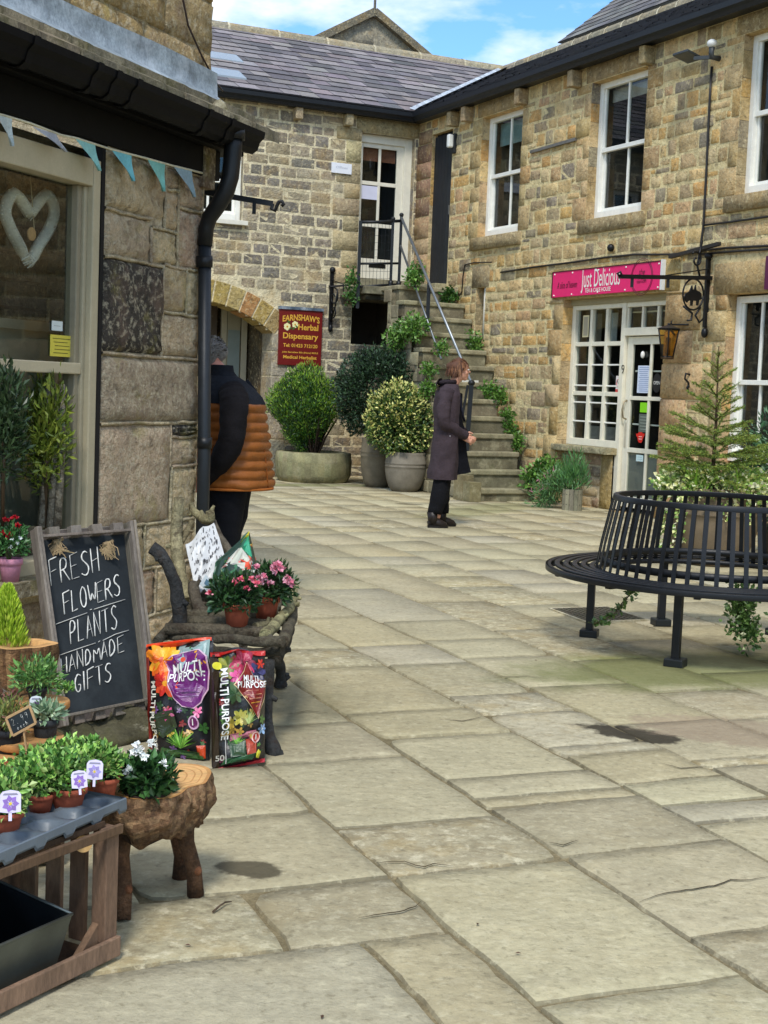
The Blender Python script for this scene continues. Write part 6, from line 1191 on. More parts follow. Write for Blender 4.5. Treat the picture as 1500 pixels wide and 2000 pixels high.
# --- man in the rust quilted gilet
mb_ = G(425, 1200); mb_.y = 8.72; mb_ = V((D(432, 1198, 8.72).x, 8.72, 0)); S2 = 1.0 / 316; fw = V((-math.cos(R_(18)), math.sin(R_(18)), 0)); lf = V((-fw.y, fw.x, 0))
t = thing('person', 'grey haired person in a rust orange quilted gilet, half hidden by the downpipe', 'person', mb_)
def mp_(px_, y, s=0.0): px_ -= 4; return mb_ + fw * (((px_ - 432) * S2 - lf.x * s) / fw.x) + lf * s + Z * ((1198 - y) * S2)
B = MB(); hc = mp_(394, 700, 0); fwn, ln, un = head(B, hc, fw, 1.05, .6)
B.tube([mp_(432, 750), mp_(418, 726), mp_(402, 716)], [.06, .058, .06], Wt, 12); B.tube([mp_(438, 765), mp_(446, 820), mp_(450, 930)], [.09, .14, .14], Wt, 16)
for sg in (-1, 1):
    B.tube([mp_(445, 935, sg * .09), mp_(436, 1050, sg * .09), mp_(428 - sg * 0, 1180, sg * .1)], [.11, .075, .045], Wt, 12); B.tube([mp_(432, 1190, sg * .1), mp_(395, 1192, sg * .1)], [.04, .03], Wt, 10)
    B.tube([mp_(442, 775, sg * .12), mp_(458, 800, sg * .22), mp_(458, 852, sg * .28), mp_(405, 930, sg * .26)], [.045, .045, .04, .03], Wt, 10); hand(B, mp_(398, 940, sg * .26), (fw * .8 - Z * .6).normalized(), (Z * .7 + fw * .5).normalized(), 1.15, 1.0)
bo = build('body', B, M_SKM, t); skin_remesh(bo, .008); eyes(t, hc, fwn, ln, un, 1.05, M_SKIN)
hb_ = MB(); hcc = hc - fwn * .018 + un * .024; hb_.ell(hcc, .108, .088, .098, hexc('#77736f'), 18, 12, Matrix((fwn, ln, un)).transposed(), wob=.3)
for k in range(1500):
    d = V((random.gauss(0, 1), random.gauss(0, 1), random.gauss(0, 1))).normalized(); 
    if d.dot(un) < -.55 or (d.dot(fwn) > .45 and d.dot(un) < .5): continue
    s_ = hcc + fwn * d.dot(fwn) * .106 + ln * d.dot(ln) * .086 + un * d.dot(un) * .096; hb_.leaf(s_, d * .5 - fwn * .5 - un * .3 + V((random.gauss(0, .2), random.gauss(0, .2), random.gauss(0, .2))), .026, .006, jit(hexc(random.choice(('#8d8984', '#6a6662', '#a8a49e', '#565350'))), .15), 0)
build('hair', hb_, M_HAIR, t)
Zm = lambda y: (1198 - y) * S2
Xm = lambda px_: -(px_ - 4 - 432) * S2 / .95
RUST = hexc('#b0662a'); NAVY = hexc('#1e2127'); b = MB(); fb = (mb_, fw, lf); prof = [(948, 452, .235, .26), (905, 450, .225, .262), (860, 448, .21, .258), (820, 446, .20, .252), (783, 444, .185, .245)]
def pf(y):
    for (y0_, c0_, r0_, q0_), (y1_, c1_, r1_, q1_) in zip(prof, prof[1:]):
        if y1_ <= y <= y0_: f = (y0_ - y) / (y0_ - y1_); return c0_ + (c1_ - c0_) * f, r0_ + (r1_ - r0_) * f, q0_ + (q1_ - q0_) * f
    return prof[-1][1:]
fr = []; NQ = 9
for k in range(NQ * 6 + 1):
    f = k / (NQ * 6); y = 948 - f * (948 - 783); c_, r_, q_ = pf(y); pu = abs(math.sin(math.pi * f * NQ)) ** .6 * .017 - .008; fr.append((Zm(y), Xm(c_), 0, r_ + pu, q_ + pu))
rings(b, fr, fb, 56, RUST, lambda a, z: .010 * math.sin(a * 9 + z * 30) + .02 * math.sin(a * 4 + z * 7) + .035 * noise.noise(V((math.cos(a) * 3, math.sin(a) * 3, z * 12))) + .03 * noise.noise(V((math.cos(a) * 9, math.sin(a) * 9, z * 22))), True)
ve = build('gilet', b, flat('quilted_nylon', '#8d521f', .5, .6, var=.15, scale=9, bscale=22, bdist=.015), t)
b = MB()
for a in (R_(-118), R_(118), R_(178)):
    b.tube([mb_ + fw * (Xm(pf(y)[0]) + math.cos(a) * (pf(y)[1] + .006)) + lf * (math.sin(a) * (pf(y)[2] + .006)) + Z * Zm(y) for y in (948, 930, 910, 885, 862)], .004, hexc('#7c4319'), 4)
b.tube([mb_ + fw * (Xm(452) + math.cos(a) * .243) + lf * math.sin(a) * .268 + Z * Zm(949) for a in [k * math.pi / 20 for k in range(41)]], .009, hexc('#a5602a'), 5); build('seam', b, M_CLOTH, ve)
b = MB(); rings(b, [(Zm(786), Xm(444), 0, .192, .25), (Zm(772), Xm(442), 0, .175, .235), (Zm(757), Xm(437), 0, .145, .20), (Zm(743), Xm(431), 0, .115, .15), (Zm(733), Xm(425), 0, .085, .10)], fb, 40, NAVY, lambda a, z: .015 * math.sin(a * 5)); build('yoke', b, M_CLOTH, ve)
b = MB(); rings(b, [(Zm(744), Xm(429), 0, .095, .11), (Zm(724), Xm(420), 0, .078, .085), (Zm(712), Xm(419), 0, .076, .080), (Zm(714), Xm(419), 0, .068, .07)], fb, 32, NAVY, None, False); build('collar', b, M_CLOTH, ve)
b = MB(); b.tube([mp_(440, 733, -.10), mp_(424, 740, -.14), mp_(410, 758, -.17), mp_(394, 785, -.15), mp_(386, 800, -.12)], .010, hexc('#b5a583'), 6); b.tube([mp_(470, 742, -.10), mp_(484, 760, -.16), mp_(488, 785, -.19)], .016, NAVY, 6); build('strap', b, M_CLOTH, ve)
for sg in (-1, 1):
    b = MB(); sleeve(b, [mp_(450, 762, sg * .17), mp_(456, 776, sg * .22), mp_(461, 800, sg * .27), mp_(458, 856, sg * .29), mp_(436, 895, sg * .28), mp_(405, 932, sg * .26)], [.075, .086, .088, .078, .068, .052], hexc('#191719'), 16, .06); build('sleeve', b, M_CLOTH, t)
    b = MB(); sleeve(b, [mp_(445, 930, sg * .09), mp_(438, 1040, sg * .1), mp_(432, 1180, sg * .1)], [.145, .105, .08], hexc('#14151a'), 16, .02); build('trouser_leg', b, M_CLOTH, t)
for x0_, s_ in ((386, -.11), (434, .11)):
    b = MB(); b.tube([mp_(x0_ + 20, 1190, s_), mp_(x0_ + 5, 1186, s_), mp_(x0_ - 20, 1190, s_), mp_(x0_ - 42, 1194, s_)], [.045, .055, .045, .025], hexc('#23262e'), 12); b.grid([[mp_(x0_ + 24, 1198 - q, s_ - .045), mp_(x0_ - 10, 1198 - q, s_ - .05), mp_(x0_ - 48, 1198 - q, s_ - .02), mp_(x0_ - 48, 1198 - q, s_ + .02), mp_(x0_ - 10, 1198 - q, s_ + .05), mp_(x0_ + 24, 1198 - q, s_ + .045)] for q in (0, 9)], hexc('#d9d7d0'), False, True); build('shoe', b, M_CLOTH, t)
# ================================================================ CHALKBOARD CRATE
FONT = {'F': [[(0, 0), (.05, 1), (.75, 1.05)], [(.02, .52), (.6, .58)]], 'R': [[(0, 0), (.05, 1), (.55, .95), (.62, .7), (.5, .52), (.05, .48)], [(.25, .5), (.75, 0)]], 'E': [[(.7, 1), (.05, .95), (0, 0), (.68, .02)], [(.03, .5), (.55, .53)]],
 'S': [[(.68, .9), (.45, 1.02), (.15, .9), (.12, .68), (.45, .5), (.66, .32), (.55, .06), (.28, -.03), (0, .12)]], 'H': [[(.02, 0), (.05, 1)], [(.62, 0), (.66, 1)], [(.04, .48), (.64, .55)]], 'L': [[(.05, 1), (0, 0), (.6, .03)]],
 'O': [[(.35, 1), (.1, .85), (0, .5), (.1, .12), (.35, 0), (.62, .15), (.7, .5), (.6, .88), (.35, 1)]], 'W': [[(0, 1), (.18, 0), (.4, .7), (.62, 0), (.85, 1)]], 'P': [[(0, 0), (.05, 1), (.5, .98), (.66, .76), (.5, .5), (.04, .45)]],
 'A': [[(0, 0), (.35, 1), (.68, 0)], [(.12, .36), (.56, .38)]], 'N': [[(0, 0), (.04, 1), (.6, 0), (.66, 1)]], 'T': [[(.35, 0), (.36, 1)], [(0, .98), (.75, 1.02)]], 'D': [[(.02, 0), (.05, 1), (.4, .95), (.66, .55), (.5, .12), (.02, 0)]],
 'M': [[(0, 0), (.08, 1), (.38, .3), (.7, 1), (.78, 0)]], 'G': [[(.66, .85), (.4, 1), (.1, .8), (0, .4), (.2, .02), (.55, .05), (.66, .42), (.38, .42)]], 'I': [[(.18, 0), (.2, 1)]],
 '2': [[(.05, .8), (.3, 1), (.55, .8), (.45, .5), (.02, 0), (.6, .03)]], '9': [[(.55, .65), (.3, .5), (.08, .7), (.25, .98), (.52, .9), (.55, .5), (.4, 0)]], '.': [[(.1, 0), (.14, .04)]], 'e': [[(.05, .3), (.5, .35), (.4, .6), (.1, .55), (.02, .2), (.25, 0), (.5, .1)]], 'a': [[(.5, .5), (.2, .6), (.02, .3), (.2, 0), (.5, .4), (.52, 0)]], 'c': [[(.5, .5), (.2, .6), (.02, .3), (.2, 0), (.5, .1)]], 'h': [[(.02, 0), (.04, 1)], [(.03, .4), (.3, .6), (.5, .4), (.5, 0)]]}
cbl_ = [D(119, 1398, 5.36), D(280, 1366, 5.62), D(242, 1044, 5.80), D(72, 1056, 5.54)]   # board corners BL BR TR TL
_n = (cbl_[1] - cbl_[0]).cross(cbl_[3] - cbl_[0]); _r = ray(242, 1044); cbl_[2] = EYE + _r * ((cbl_[0] - EYE).dot(_n) / _r.dot(_n))
def BQ(u, v, e=0.0): return cbl_[0] * (1 - u) * (1 - v) + cbl_[1] * u * (1 - v) + cbl_[2] * u * v + cbl_[3] * (1 - u) * v + bn * e
bn = (cbl_[1] - cbl_[0]).cross(cbl_[3] - cbl_[0]).normalized(); bn = bn if bn.y < 0 else -bn
def onboard(x, y, e=.003):
    r = ray(x, y); q = cbl_[0] + bn * e; return EYE + r * ((q - EYE).dot(bn) / r.dot(bn))
t = thing('chalkboard', 'chalkboard sign in an old grey apple crate reading fresh flowers, plants, handmade gifts', 'sign', cbl_[0] - Z * .03)
b = MB(); b.grid([[BQ(u / 6, v / 10, .0) for u in range(7)] for v in range(11)], hexc('#23282b'), False); build('board', b, mat('chalk_dusted_slate', rough=.75, var=.25, scale=5, fine=.1, bump=.1, extra=blotch(hexc('#4d5456'), 4, .52, .75, .35)), t)
CWD = hexc('#6f675c'); uu = (cbl_[1] - cbl_[0]).normalized(); vv = (cbl_[3] - cbl_[0]).normalized()
b = MB(); F_ = .06
def plank(P0_, P1_, wn, e0, e1, col): # board from P0 to P1, across wn, between depths
    b.box(P0_ + bn * e0, P1_ - P0_, wn, bn * (e1 - e0), col)
# sides, built of two planks each, top and bottom rows of slats seen on edge
for sgn_, (A_, B_) in ((-1, (BQ(0, 0), BQ(0, 1))), (1, (BQ(1, 0), BQ(1, 1)))):
    o_ = uu * (sgn_ * .002); ext = vv * .045
    plank(A_ - ext + o_, B_ + ext + o_, uu * (.014 * sgn_), -.02, F_ * .5, jit(CWD, .1)); plank(A_ - ext + o_, B_ + ext + o_, uu * (.014 * sgn_), F_ * .5 + .002, F_, jit(hexc('#756d62'), .1))
    plank(A_ - ext + uu * (.017 * sgn_), B_ + ext + uu * (.017 * sgn_), uu * (.012 * sgn_), F_ - .02, F_ + .006, jit(hexc('#7d7569'), .1))
for (A_, B_, s_) in ((BQ(0, 1), BQ(1, 1), 1), (BQ(0, 0), BQ(1, 0), -1)):
    plank(A_ - uu * .02, B_ + uu * .02, vv * (.012 * s_), F_ - .02, F_ - .002, jit(CWD, .1)); plank(A_ - uu * .0, B_, vv * (.04 * s_), -.018, -.006, jit(hexc('#57504a'), .1))
    plank(A_ + vv * .03 * s_ - uu * .01, B_ + vv * .03 * s_ + uu * .01, vv * (.012 * s_), -.02, -.006, jit(CWD, .1))
    for k in range(4): q_ = A_.lerp(B_, .1 + k * .245); plank(q_, q_ + (B_ - A_) * .12, vv * (.045 * s_), .0, F_ - .024, jit(hexc('#6d655b'), .15))
build('crate_frame', b, M_WOOD, t, bevel=.003)
b = MB(); CK = hexc('#dcdad2')
def write(word, x0, y0, x1, y1, h, lean=-.1, slim=None, r=.0033):
    n = len(word); dx, dy = (x1 - x0) / n, (y1 - y0) / n
    wsum = sum(.45 if ch == 'I' else 1 for ch in word); q = 0
    for ch in word:
        k = (.45 if ch == 'I' else 1) / wsum; ox, oy = x0 + (x1 - x0) * q, y0 + (y1 - y0) * q; wx, wy = (x1 - x0) * k * 1.08, (y1 - y0) * k * 1.08; q += k
        hh_ = h * random.uniform(.94, 1.05)
        for st__ in FONT.get(ch, []):
            pts = []
            for (a, v) in st__: pts.append(onboard(ox + wx * a + lean * hh_ * v + random.uniform(-.5, .5), oy + wy * a - hh_ * v + random.uniform(-.5, .5)))
            sm = []
            for i in range(len(pts) - 1):
                for j in range(3): sm.append(pts[i].lerp(pts[i + 1], j / 3))
            sm.append(pts[-1])
            for _ in range(2 if len(pts) > 4 else 0): sm = [sm[0]] + [(sm[i - 1] + sm[i] * 2 + sm[i + 1]) / 4 for i in range(1, len(sm) - 1)] + [sm[-1]]
            b.tube(sm, [r * random.uniform(.6, 1.15) for _ in sm], jit(CK, .15), 5, True, flat=.4)
for a in (('FRESH', 100, 1144, 201, 1113, 48, -.12), ('FLOWERS', 126, 1200, 240, 1160, 42, -.1), ('PLANTS', 138, 1258, 234, 1226, 44, -.08), ('HANDMADE', 120, 1318, 246, 1270, 32, -.06), ('GIFTS', 147, 1355, 222, 1328, 36, -.05)): write(*a)
for l_ in (((107, 1220), (140, 1208), (170, 1197)), ((176, 1191), (179, 1190)), ((184, 1190), (215, 1180), (244, 1171)), ((116, 1280), (150, 1268), (186, 1256)), ((192, 1254), (195, 1252)), ((201, 1251), (225, 1239), (251, 1231))): b.tube([onboard(*p) for p in l_], .0038, jit(CK, .1), 5, flat=.4)
build('chalk_writing', b, flat('chalk', '#d9d7cf', .95, .2, var=.2, scale=60), t)
b = MB()
for (x, y) in ((112, 1058), (210, 1062)):
    b = MB(); p = onboard(x, y, .02)
    for k in range(40): b.tube([p + V((random.gauss(0, .008), 0, .01)), p + V((random.gauss(0, .016), -.01, random.uniform(-.035, -.005))), p + V((random.gauss(0, .025), -.01, random.uniform(-.065, -.02)))], .0022, jit(hexc('#a08a68'), .2), 4, False)
    b.tube([p + uu * -.02, p, p + uu * .025 + Z * .01], .008, hexc('#9a8464'), 6); build('rope_knot', b, M_CLOTH, t)
# mossy stone ledge that carries it
b = MB(); q0 = V(((cbl_[0].x + cbl_[1].x) / 2 + .02, 5.55, 0)); b.ell(q0 + V((-.02, .06, .03)), .26, .22, .085, hexc('#4f4b38'), 24, 12, wob=.9); b.ell(q0 + V((-.32, -.12, .04)), .24, .2, .16, hexc('#47432f'), 24, 12, wob=.9); tag(build('ledge_stone', b, M_STONESLATE, loc=q0), 'low mossy dark stone on the ground beneath the chalkboard crate', 'stone')
# ================================================================ COMPOST BAGS
M_BAG = mat('printed_plastic_film', rough=.3, var=.05, scale=10, spec=.55, bump=.6, bscale=16)
def bagshape(cor, depth, seed, nx=14, ny=20):
    """cor BL BR TR TL front corners; returns function (u,v,e)->world on the bulging front and mesh rows"""
    n_ = (cor[1] - cor[0]).cross(cor[3] - cor[0]).normalized(); n_ = n_ if n_.y < 0 else -n_
    def f(u, v, e=0.0, sg=1):
        p = cor[0] * (1 - u) * (1 - v) + cor[1] * u * (1 - v) + cor[2] * u * v + cor[3] * (1 - u) * v
        bu = (4 * u * (1 - u)) ** .55 * (4 * v * (1 - v) if v < .5 else (4 * v * (1 - v)) ** .8) ** .5 if 0 < u < 1 and 0 < v < 1 else 0
        wv = noise.noise(V((u * 4 + seed, v * 6, 0))) * .03 + noise.noise(V((u * 10 + seed, v * 12, 2))) * .005 + abs(noise.noise(V((u * 3 + v * 4 + seed, v * 3 - u * 5, 5)))) * -.014
        if v > .8: wv += math.sin(u * 9 + seed) * .012 * (v - .8) * 5
        p = p + n_ * (sg * depth * bu + wv * min(1, bu * 2 + .3) + e); p.z += (math.sin(u * 8 + seed) * .010) * (v ** 4)
        return p
    return f
def bag(name, label, cor, depth, seed, base, deco):
    root = thing(name, label, 'compost bag', (cor[0] + cor[1]) / 2); f = bagshape(cor, depth, seed); b = MB(); nx, ny = 16, 22
    b.grid([[f(i / nx, j / ny) for i in range(nx + 1)] for j in range(ny + 1)], base, True); b.grid([[f(i / nx, j / ny, 0, -1) for i in range(nx + 1)] for j in range(ny + 1)], base, True)
    body = build('bag', b, M_BAG, root); d = MB(); lvl = [0.0]
    def poly(pts, col, e=None):
        lvl[0] += .000035; cx_ = sum(p[0] for p in pts) / len(pts); cy_ = sum(p[1] for p in pts) / len(pts); e = .0012 + lvl[0]; R = 6
        for i in range(len(pts)):
            p, q = pts[i], pts[(i + 1) % len(pts)]
            for k in range(R):
                a, c = k / R, (k + 1) / R; L = lambda s_, z_: f(cx_ + (s_[0] - cx_) * z_, cy_ + (s_[1] - cy_) * z_, e)
                if k == 0: d.face([L(p, 0), L(p, c), L(q, c)], jit(col, .05))
                else: d.face([L(p, a), L(p, c), L(q, c), L(q, a)], jit(col, .05))
    def flower(cx_, cy_, r, n, col, cen, asp=.55, pw=.5):
        for k in range(n):
            a = 2 * math.pi * k / n + random.uniform(-.15, .15); rr_ = r * random.uniform(.8, 1.1); ca, sa = math.cos(a), math.sin(a)
            pts = [(0, 0), (rr_ * .5, rr_ * pw * .5), (rr_ * .85, rr_ * pw * .35), (rr_, 0), (rr_ * .85, -rr_ * pw * .35), (rr_ * .5, -rr_ * pw * .5)]
            poly([(min(.99, max(.01, cx_ + (x * ca - y * sa))), min(.985, max(.015, cy_ + (x * sa + y * ca) * asp))) for x, y in pts], jit(random.choice(col), .12))
        if cen: poly([(cx_ + r * .2 * math.cos(j), cy_ + r * .2 * asp * math.sin(j)) for j in range(6)], cen)
    def ringp(pts, col, w=.03):
        lvl[0] += .00005; e = .0014 + lvl[0]; mx_ = sum(p[0] for p in pts) / len(pts); my_ = sum(p[1] for p in pts) / len(pts)
        for i in range(len(pts)):
            p, q = pts[i], pts[(i + 1) % len(pts)]
            for k in range(6):
                A = (p[0] + (q[0] - p[0]) * k / 6, p[1] + (q[1] - p[1]) * k / 6); B = (p[0] + (q[0] - p[0]) * (k + 1) / 6, p[1] + (q[1] - p[1]) * (k + 1) / 6); o = lambda s_: (s_[0] + (s_[0] - mx_) * w * 2, s_[1] + (s_[1] - my_) * w)
                d.face([f(*A, e), f(*B, e), f(*o(B), e), f(*o(A), e)], col)
    poly.ring = ringp
    def oval(cx_, cy_, rx, ry, col): poly([(min(.995, cx_ + rx * math.cos(j * math.pi / 10)), cy_ + ry * math.sin(j * math.pi / 10)) for j in range(20)], col)
    def txt(s_, cx_, cy_, size, wd, col, rot=False, bold=.0006):
        lvl[0] += .0001; e = .0055 + lvl[0]; W_ = (cor[1] - cor[0]).length; H_ = (cor[3] - cor[0]).length
        textmesh(s_, size, wd, (lambda x, y: f(cx_ + y / W_, cy_ - x / H_, e)) if rot else (lambda x, y: f(cx_ + x / W_, cy_ + y / H_, e)), col, 'lettering', body, bold=bold)
    [flower(random.uniform(.12, .95), random.uniform(.05, .95), random.uniform(.04, .09), 5, [random.choice(hx('#3f6a34', '#57803c', '#2f4a2c', '#7a3a52', '#a8843a', '#6a4a7a', '#8a2f2c', '#c9a04a'))], None, .55, .6) for _ in range(46)]; deco(poly, flower, oval, txt); build('print', d, M_BAG, body); return root
def blades(poly, cx_, cy_, r, n, cols, asp=.55):
    for k in range(n):
        a = math.pi * (.12 + .76 * k / (n - 1)) + random.uniform(-.08, .08); rr_ = r * random.uniform(.7, 1.1); x, y = math.cos(a) * rr_, math.sin(a) * rr_ * asp
        poly([(cx_ - .012, cy_), (cx_ + x * .5 - .012, cy_ + y * .6), (cx_ + x, cy_ + y), (cx_ + x * .5 + .012, cy_ + y * .55), (cx_ + .012, cy_)], random.choice(cols))
OR = hx('#e8841e', '#f0a52c', '#e2621c', '#f2bb3a'); RD = hx('#d23a26', '#e2542f', '#c22a20'); PK_ = hx('#d6528c', '#e277a4', '#b83c78'); GRN = hx('#5f9a32', '#7cb544', '#3f7426', '#94c255'); WHT = hexc('#ecebe6')
def deco1(poly, flower, oval, txt):
    poly([(.0, .0), (.0, .97), (.06, .98), (.06, .0)], hexc('#7c2317')); poly([(.01, .975), (.99, .975), (.99, 1.0), (.01, 1.0)], hexc('#e2481f')); poly([(.01, .0), (.99, .0), (.99, .045), (.01, .03)], hexc('#8d2468'))
    poly([(.52, .985), (.97, .985), (.96, .76), (.6, .74), (.5, .86)], hexc('#8fa6a4')); flower(.78, .80, .2, 5, hx('#f0c428', '#e8a81e', '#f4d85a'), None, .6, .4)
    flower(.30, .86, .30, 12, OR, hexc('#c4471a')); flower(.36, .66, .24, 10, RD + OR[:1], hexc('#f0a52c')); flower(.9, .68, .12, 6, RD, None)
    poly([(.1, .40), (.5, .44), (.55, .3), (.3, .2), (.1, .25)], hexc('#2f3a26')); flower(.42, .40, .12, 6, PK_, hexc('#f2cf4a')); flower(.86, .42, .09, 6, PK_, None)
    blades(poly, .58, .13, .34, 22, GRN); poly([(.2, .05), (.95, .06), (.9, .11), (.25, .12)], hexc('#3b5a2c')); poly([(.84, .06), (.97, .07), (.96, .17), (.82, .16)], hexc('#c9481e'))
    lab = [(.34, .85), (.48, .90), (.66, .905), (.84, .90), (.94, .85), (.97, .74), (.97, .60), (.90, .50), (.80, .455), (.64, .47), (.50, .54), (.42, .66), (.40, .77)]
    poly(lab, hexc('#6a1c6a')); poly.ring(lab, hexc('#d9b3c4')); oval(.62, .85, .03, .02, hexc('#d8481e'))
    txt('MULTI', .68, .775, .05, .105, WHT); txt('PURPOSE', .68, .70, .045, .125, WHT)
    for k in range(4): poly([(.5 + k * .03, .645 - k * .032), (.88, .65 - k * .032), (.88, .642 - k * .032), (.5 + k * .03, .637 - k * .032)], hexc('#b58bb8'))
    txt('MULTI PURPOSE', .14, .38, .030, .26, hexc('#dcd8c8'), True); oval(.80, .34, .09, .055, hexc('#cfa6c0')); oval(.80, .34, .07, .042, hexc('#6a1c5c')); txt('1', .80, .34, .03, None, WHT)
def deco2(poly, flower, oval, txt):
    poly([(.0, .0), (.0, .98), (.13, .98), (.13, .0)], hexc('#33271c')); poly([(.01, .96), (.99, .955), (.99, 1.0), (.01, 1.0)], hexc('#b5231c')); poly([(.01, .0), (.99, .0), (.99, .035), (.01, .02)], hexc('#c02a3a'))
    flower(.28, .86, .2, 8, hx('#7b7a2e', '#8f9038', '#5a6426'), None); flower(.55, .88, .26, 9, hx('#a62446', '#c43a64', '#8a1d38'), hexc('#5a1020')); flower(.42, .76, .14, 7, PK_, None); flower(.82, .80, .2, 8, hx('#2c2a52', '#3d3a6a', '#232244'), None); flower(.88, .88, .1, 6, RD, None)
    flower(.38, .62, .2, 7, hx('#2c4a2a', '#3c5c34', '#55704a'), None); blades(poly, .62, .36, .26, 12, hx('#8fa352', '#6d8a3c', '#a9b46a')); flower(.48, .42, .15, 8, hx('#a9a042', '#c4b852', '#7f7a30'), None); flower(.3, .38, .1, 7, hx('#b89a3c', '#8a7a2c'), None)
    flower(.9, .30, .1, 6, hx('#6d8fb8', '#8aa8c8'), WHT); poly([(.3, .1), (.56, .1), (.58, .22), (.28, .22)], hexc('#2f4a30')); poly([(.6, .1), (.78, .1), (.8, .23), (.58, .23)], hexc('#a8442e')); poly([(.3, .23), (.8, .25), (.78, .3), (.3, .29)], hexc('#b06a7a')); blades(poly, .42, .2, .2, 9, GRN); blades(poly, .7, .22, .14, 8, hx('#a83a4a', '#b8a23c'))
    poly([(.14, .04), (.7, .05), (.95, .12), (.6, .10), (.2, .09)], hexc('#2c5c3a')); poly([(.78, .06), (.84, .05), (.88, .10), (.83, .13), (.78, .1)], hexc('#c9c432')); oval(.1, .88, .075, .035, hexc('#cfc83a'))
    dm = [(.36, .70), (.55, .80), (.62, .88), (.74, .76), (.97, .70), (.95, .60), (.80, .40), (.68, .50), (.5, .62)]
    poly(dm, hexc('#7c1714')); poly.ring(dm, hexc('#d6b98a'))
    txt('MULTI', .68, .745, .032, .06, WHT); txt('PURPOSE', .69, .69, .036, .115, WHT)
    for k in range(5): poly([(.56 + k * .035, .645 - k * .035), (.90 - k * .02, .65 - k * .035), (.90 - k * .02, .642 - k * .035), (.56 + k * .035, .637 - k * .035)], hexc('#c98a6a') if k < 3 else hexc('#d8a23c'))
    txt('MULTI PURPOSE', .19, .55, .038, .27, WHT, True); poly([(.21, .05), (.215, .28), (.225, .28), (.22, .05)], WHT); txt('50', .12, .1, .03, None, hexc('#b8b4a8')); oval(.78, .235, .085, .05, hexc('#d9b0a8')); oval(.78, .235, .065, .038, hexc('#b02a24')); txt('1', .78, .235, .028, None, WHT)
def deco3(poly, flower, oval, txt):
    poly([(.02, .02), (.98, .02), (.98, .98), (.02, .98)], hexc('#223a2c')); poly([(.3, .98), (.98, .98), (.98, .55), (.55, .6)], hexc('#2f9a70')); poly([(.1, .75), (.55, .97), (.85, .62), (.98, .5), (.98, .4), (.6, .5)], hexc('#c8c8b8')); poly([(.3, .85), (.42, .9), (.86, .5), (.8, .42), (.6, .5)], hexc('#d1452c')); flower(.8, .62, .22, 5, RD, None); flower(.3, .5, .3, 7, hx('#1f4a34', '#2c5c40', '#3f7450'), None); flower(.55, .36, .16, 5, hx('#e8c62c', '#d8871e', '#c93a22'), None); poly([(.6, .96), (.98, .99), (.95, .92)], hexc('#e0cf3a'))
bag('compost_bag', 'compost bag with orange flowers and an oval purple label against the rustic seat', [D(294, 1484, 5.28), D(409, 1500, 5.22), D(416, 1247, 5.34), D(287, 1264, 5.40)], .055, 1.0, hexc('#1c1b1d'), deco1)
bag('compost_bag', 'compost bag with a dark red diamond label against the rustic seat', [D(414, 1507, 5.13), D(517, 1488, 5.20), D(518, 1268, 5.30), D(409, 1270, 5.22)], .06, 4.0, hexc('#211f1e'), deco2)
bag('compost_bag', 'green and red compost bag lying on the rustic seat behind the azaleas', [D(404, 1196, 6.05), D(520, 1190, 6.25), D(486, 1040, 6.5), D(420, 1102, 6.3)], .04, 7.0, hexc('#2c5c44'), deco3)
# ================================================================ RUSTIC SEAT
t = thing('rustic_bench', 'rustic bench made of gnarled branches standing along the shop wall', 'bench', G(535, 1475)); BR_ = ['#7d7260', '#8a8070', '#6d6454', '#958c72']
def branch(pts, rr_, col=None, name='branch', knots=3):
    P = [D(*p) for p in pts]; Q = []; RR = []
    for i in range(len(P) - 1):
        for k in range(5): f = k / 5; q = P[i].lerp(P[i + 1], f); Q.append(q); RR.append(rr_[i] + (rr_[i + 1] - rr_[i]) * f)
    Q.append(P[-1]); RR.append(rr_[-1])
    for _ in range(2): Q = [Q[0]] + [(Q[i - 1] + Q[i] * 2 + Q[i + 1]) / 4 for i in range(1, len(Q) - 1)] + [Q[-1]]
    Q = [q + V((noise.noise(q * 13) * .008, noise.noise(q * 13 + V((5, 0, 0))) * .008, noise.noise(q * 13 + V((0, 9, 0))) * .008)) for q in Q]; RR = [r * (1 + .22 * noise.noise(q * 17)) for q, r in zip(Q, RR)]
    b = MB(); c = hexc(col or random.choice(BR_)); b.tube(Q, RR, c, 10)
    for k in range(knots): i = random.randrange(1, len(Q) - 1); a = random.uniform(0, 6.28); d = V((math.cos(a), math.sin(a) * .5, math.sin(a))); b.tube([Q[i], Q[i] + d * RR[i] * 1.7], [RR[i] * .6, RR[i] * .35], jit(c, .15), 6)
    return build(name, b, M_BARK, t)
LICH = '#9a9170'; DKB = '#3d3d3c'
branch([(349, 972, 6.75), (343, 1050, 6.7), (350, 1110, 6.6), (366, 1172, 6.5)], [.024, .03, .028, .022], LICH, 'back_post'); branch([(372, 985, 6.85), (384, 1005, 6.8), (401, 1016, 6.75), (413, 1012, 6.7), (411, 997, 6.7)], [.014, .022, .024, .022, .02], '#8f8664', 'back_branch')
branch([(414, 1018, 6.75), (430, 1050, 6.7), (452, 1085, 6.65), (470, 1150, 6.6)], [.022, .02, .02, .02], '#6a6254', 'back_post'); branch([(374, 1018, 6.8), (362, 1042, 6.75), (352, 1060, 6.7)], [.016, .016, .014], '#857a5c', 'back_branch')
branch([(297, 1070, 5.75), (312, 1080, 5.75), (330, 1105, 5.75), (345, 1150, 5.78), (352, 1232, 5.8)], [.030, .026, .024, .026, .032], DKB, 'arm_post'); branch([(376, 1140, 6.3), (383, 1180, 6.2), (402, 1208, 6.1), (434, 1232, 6.0)], [.022, .028, .03, .026], '#5a5245', 'arm_branch')
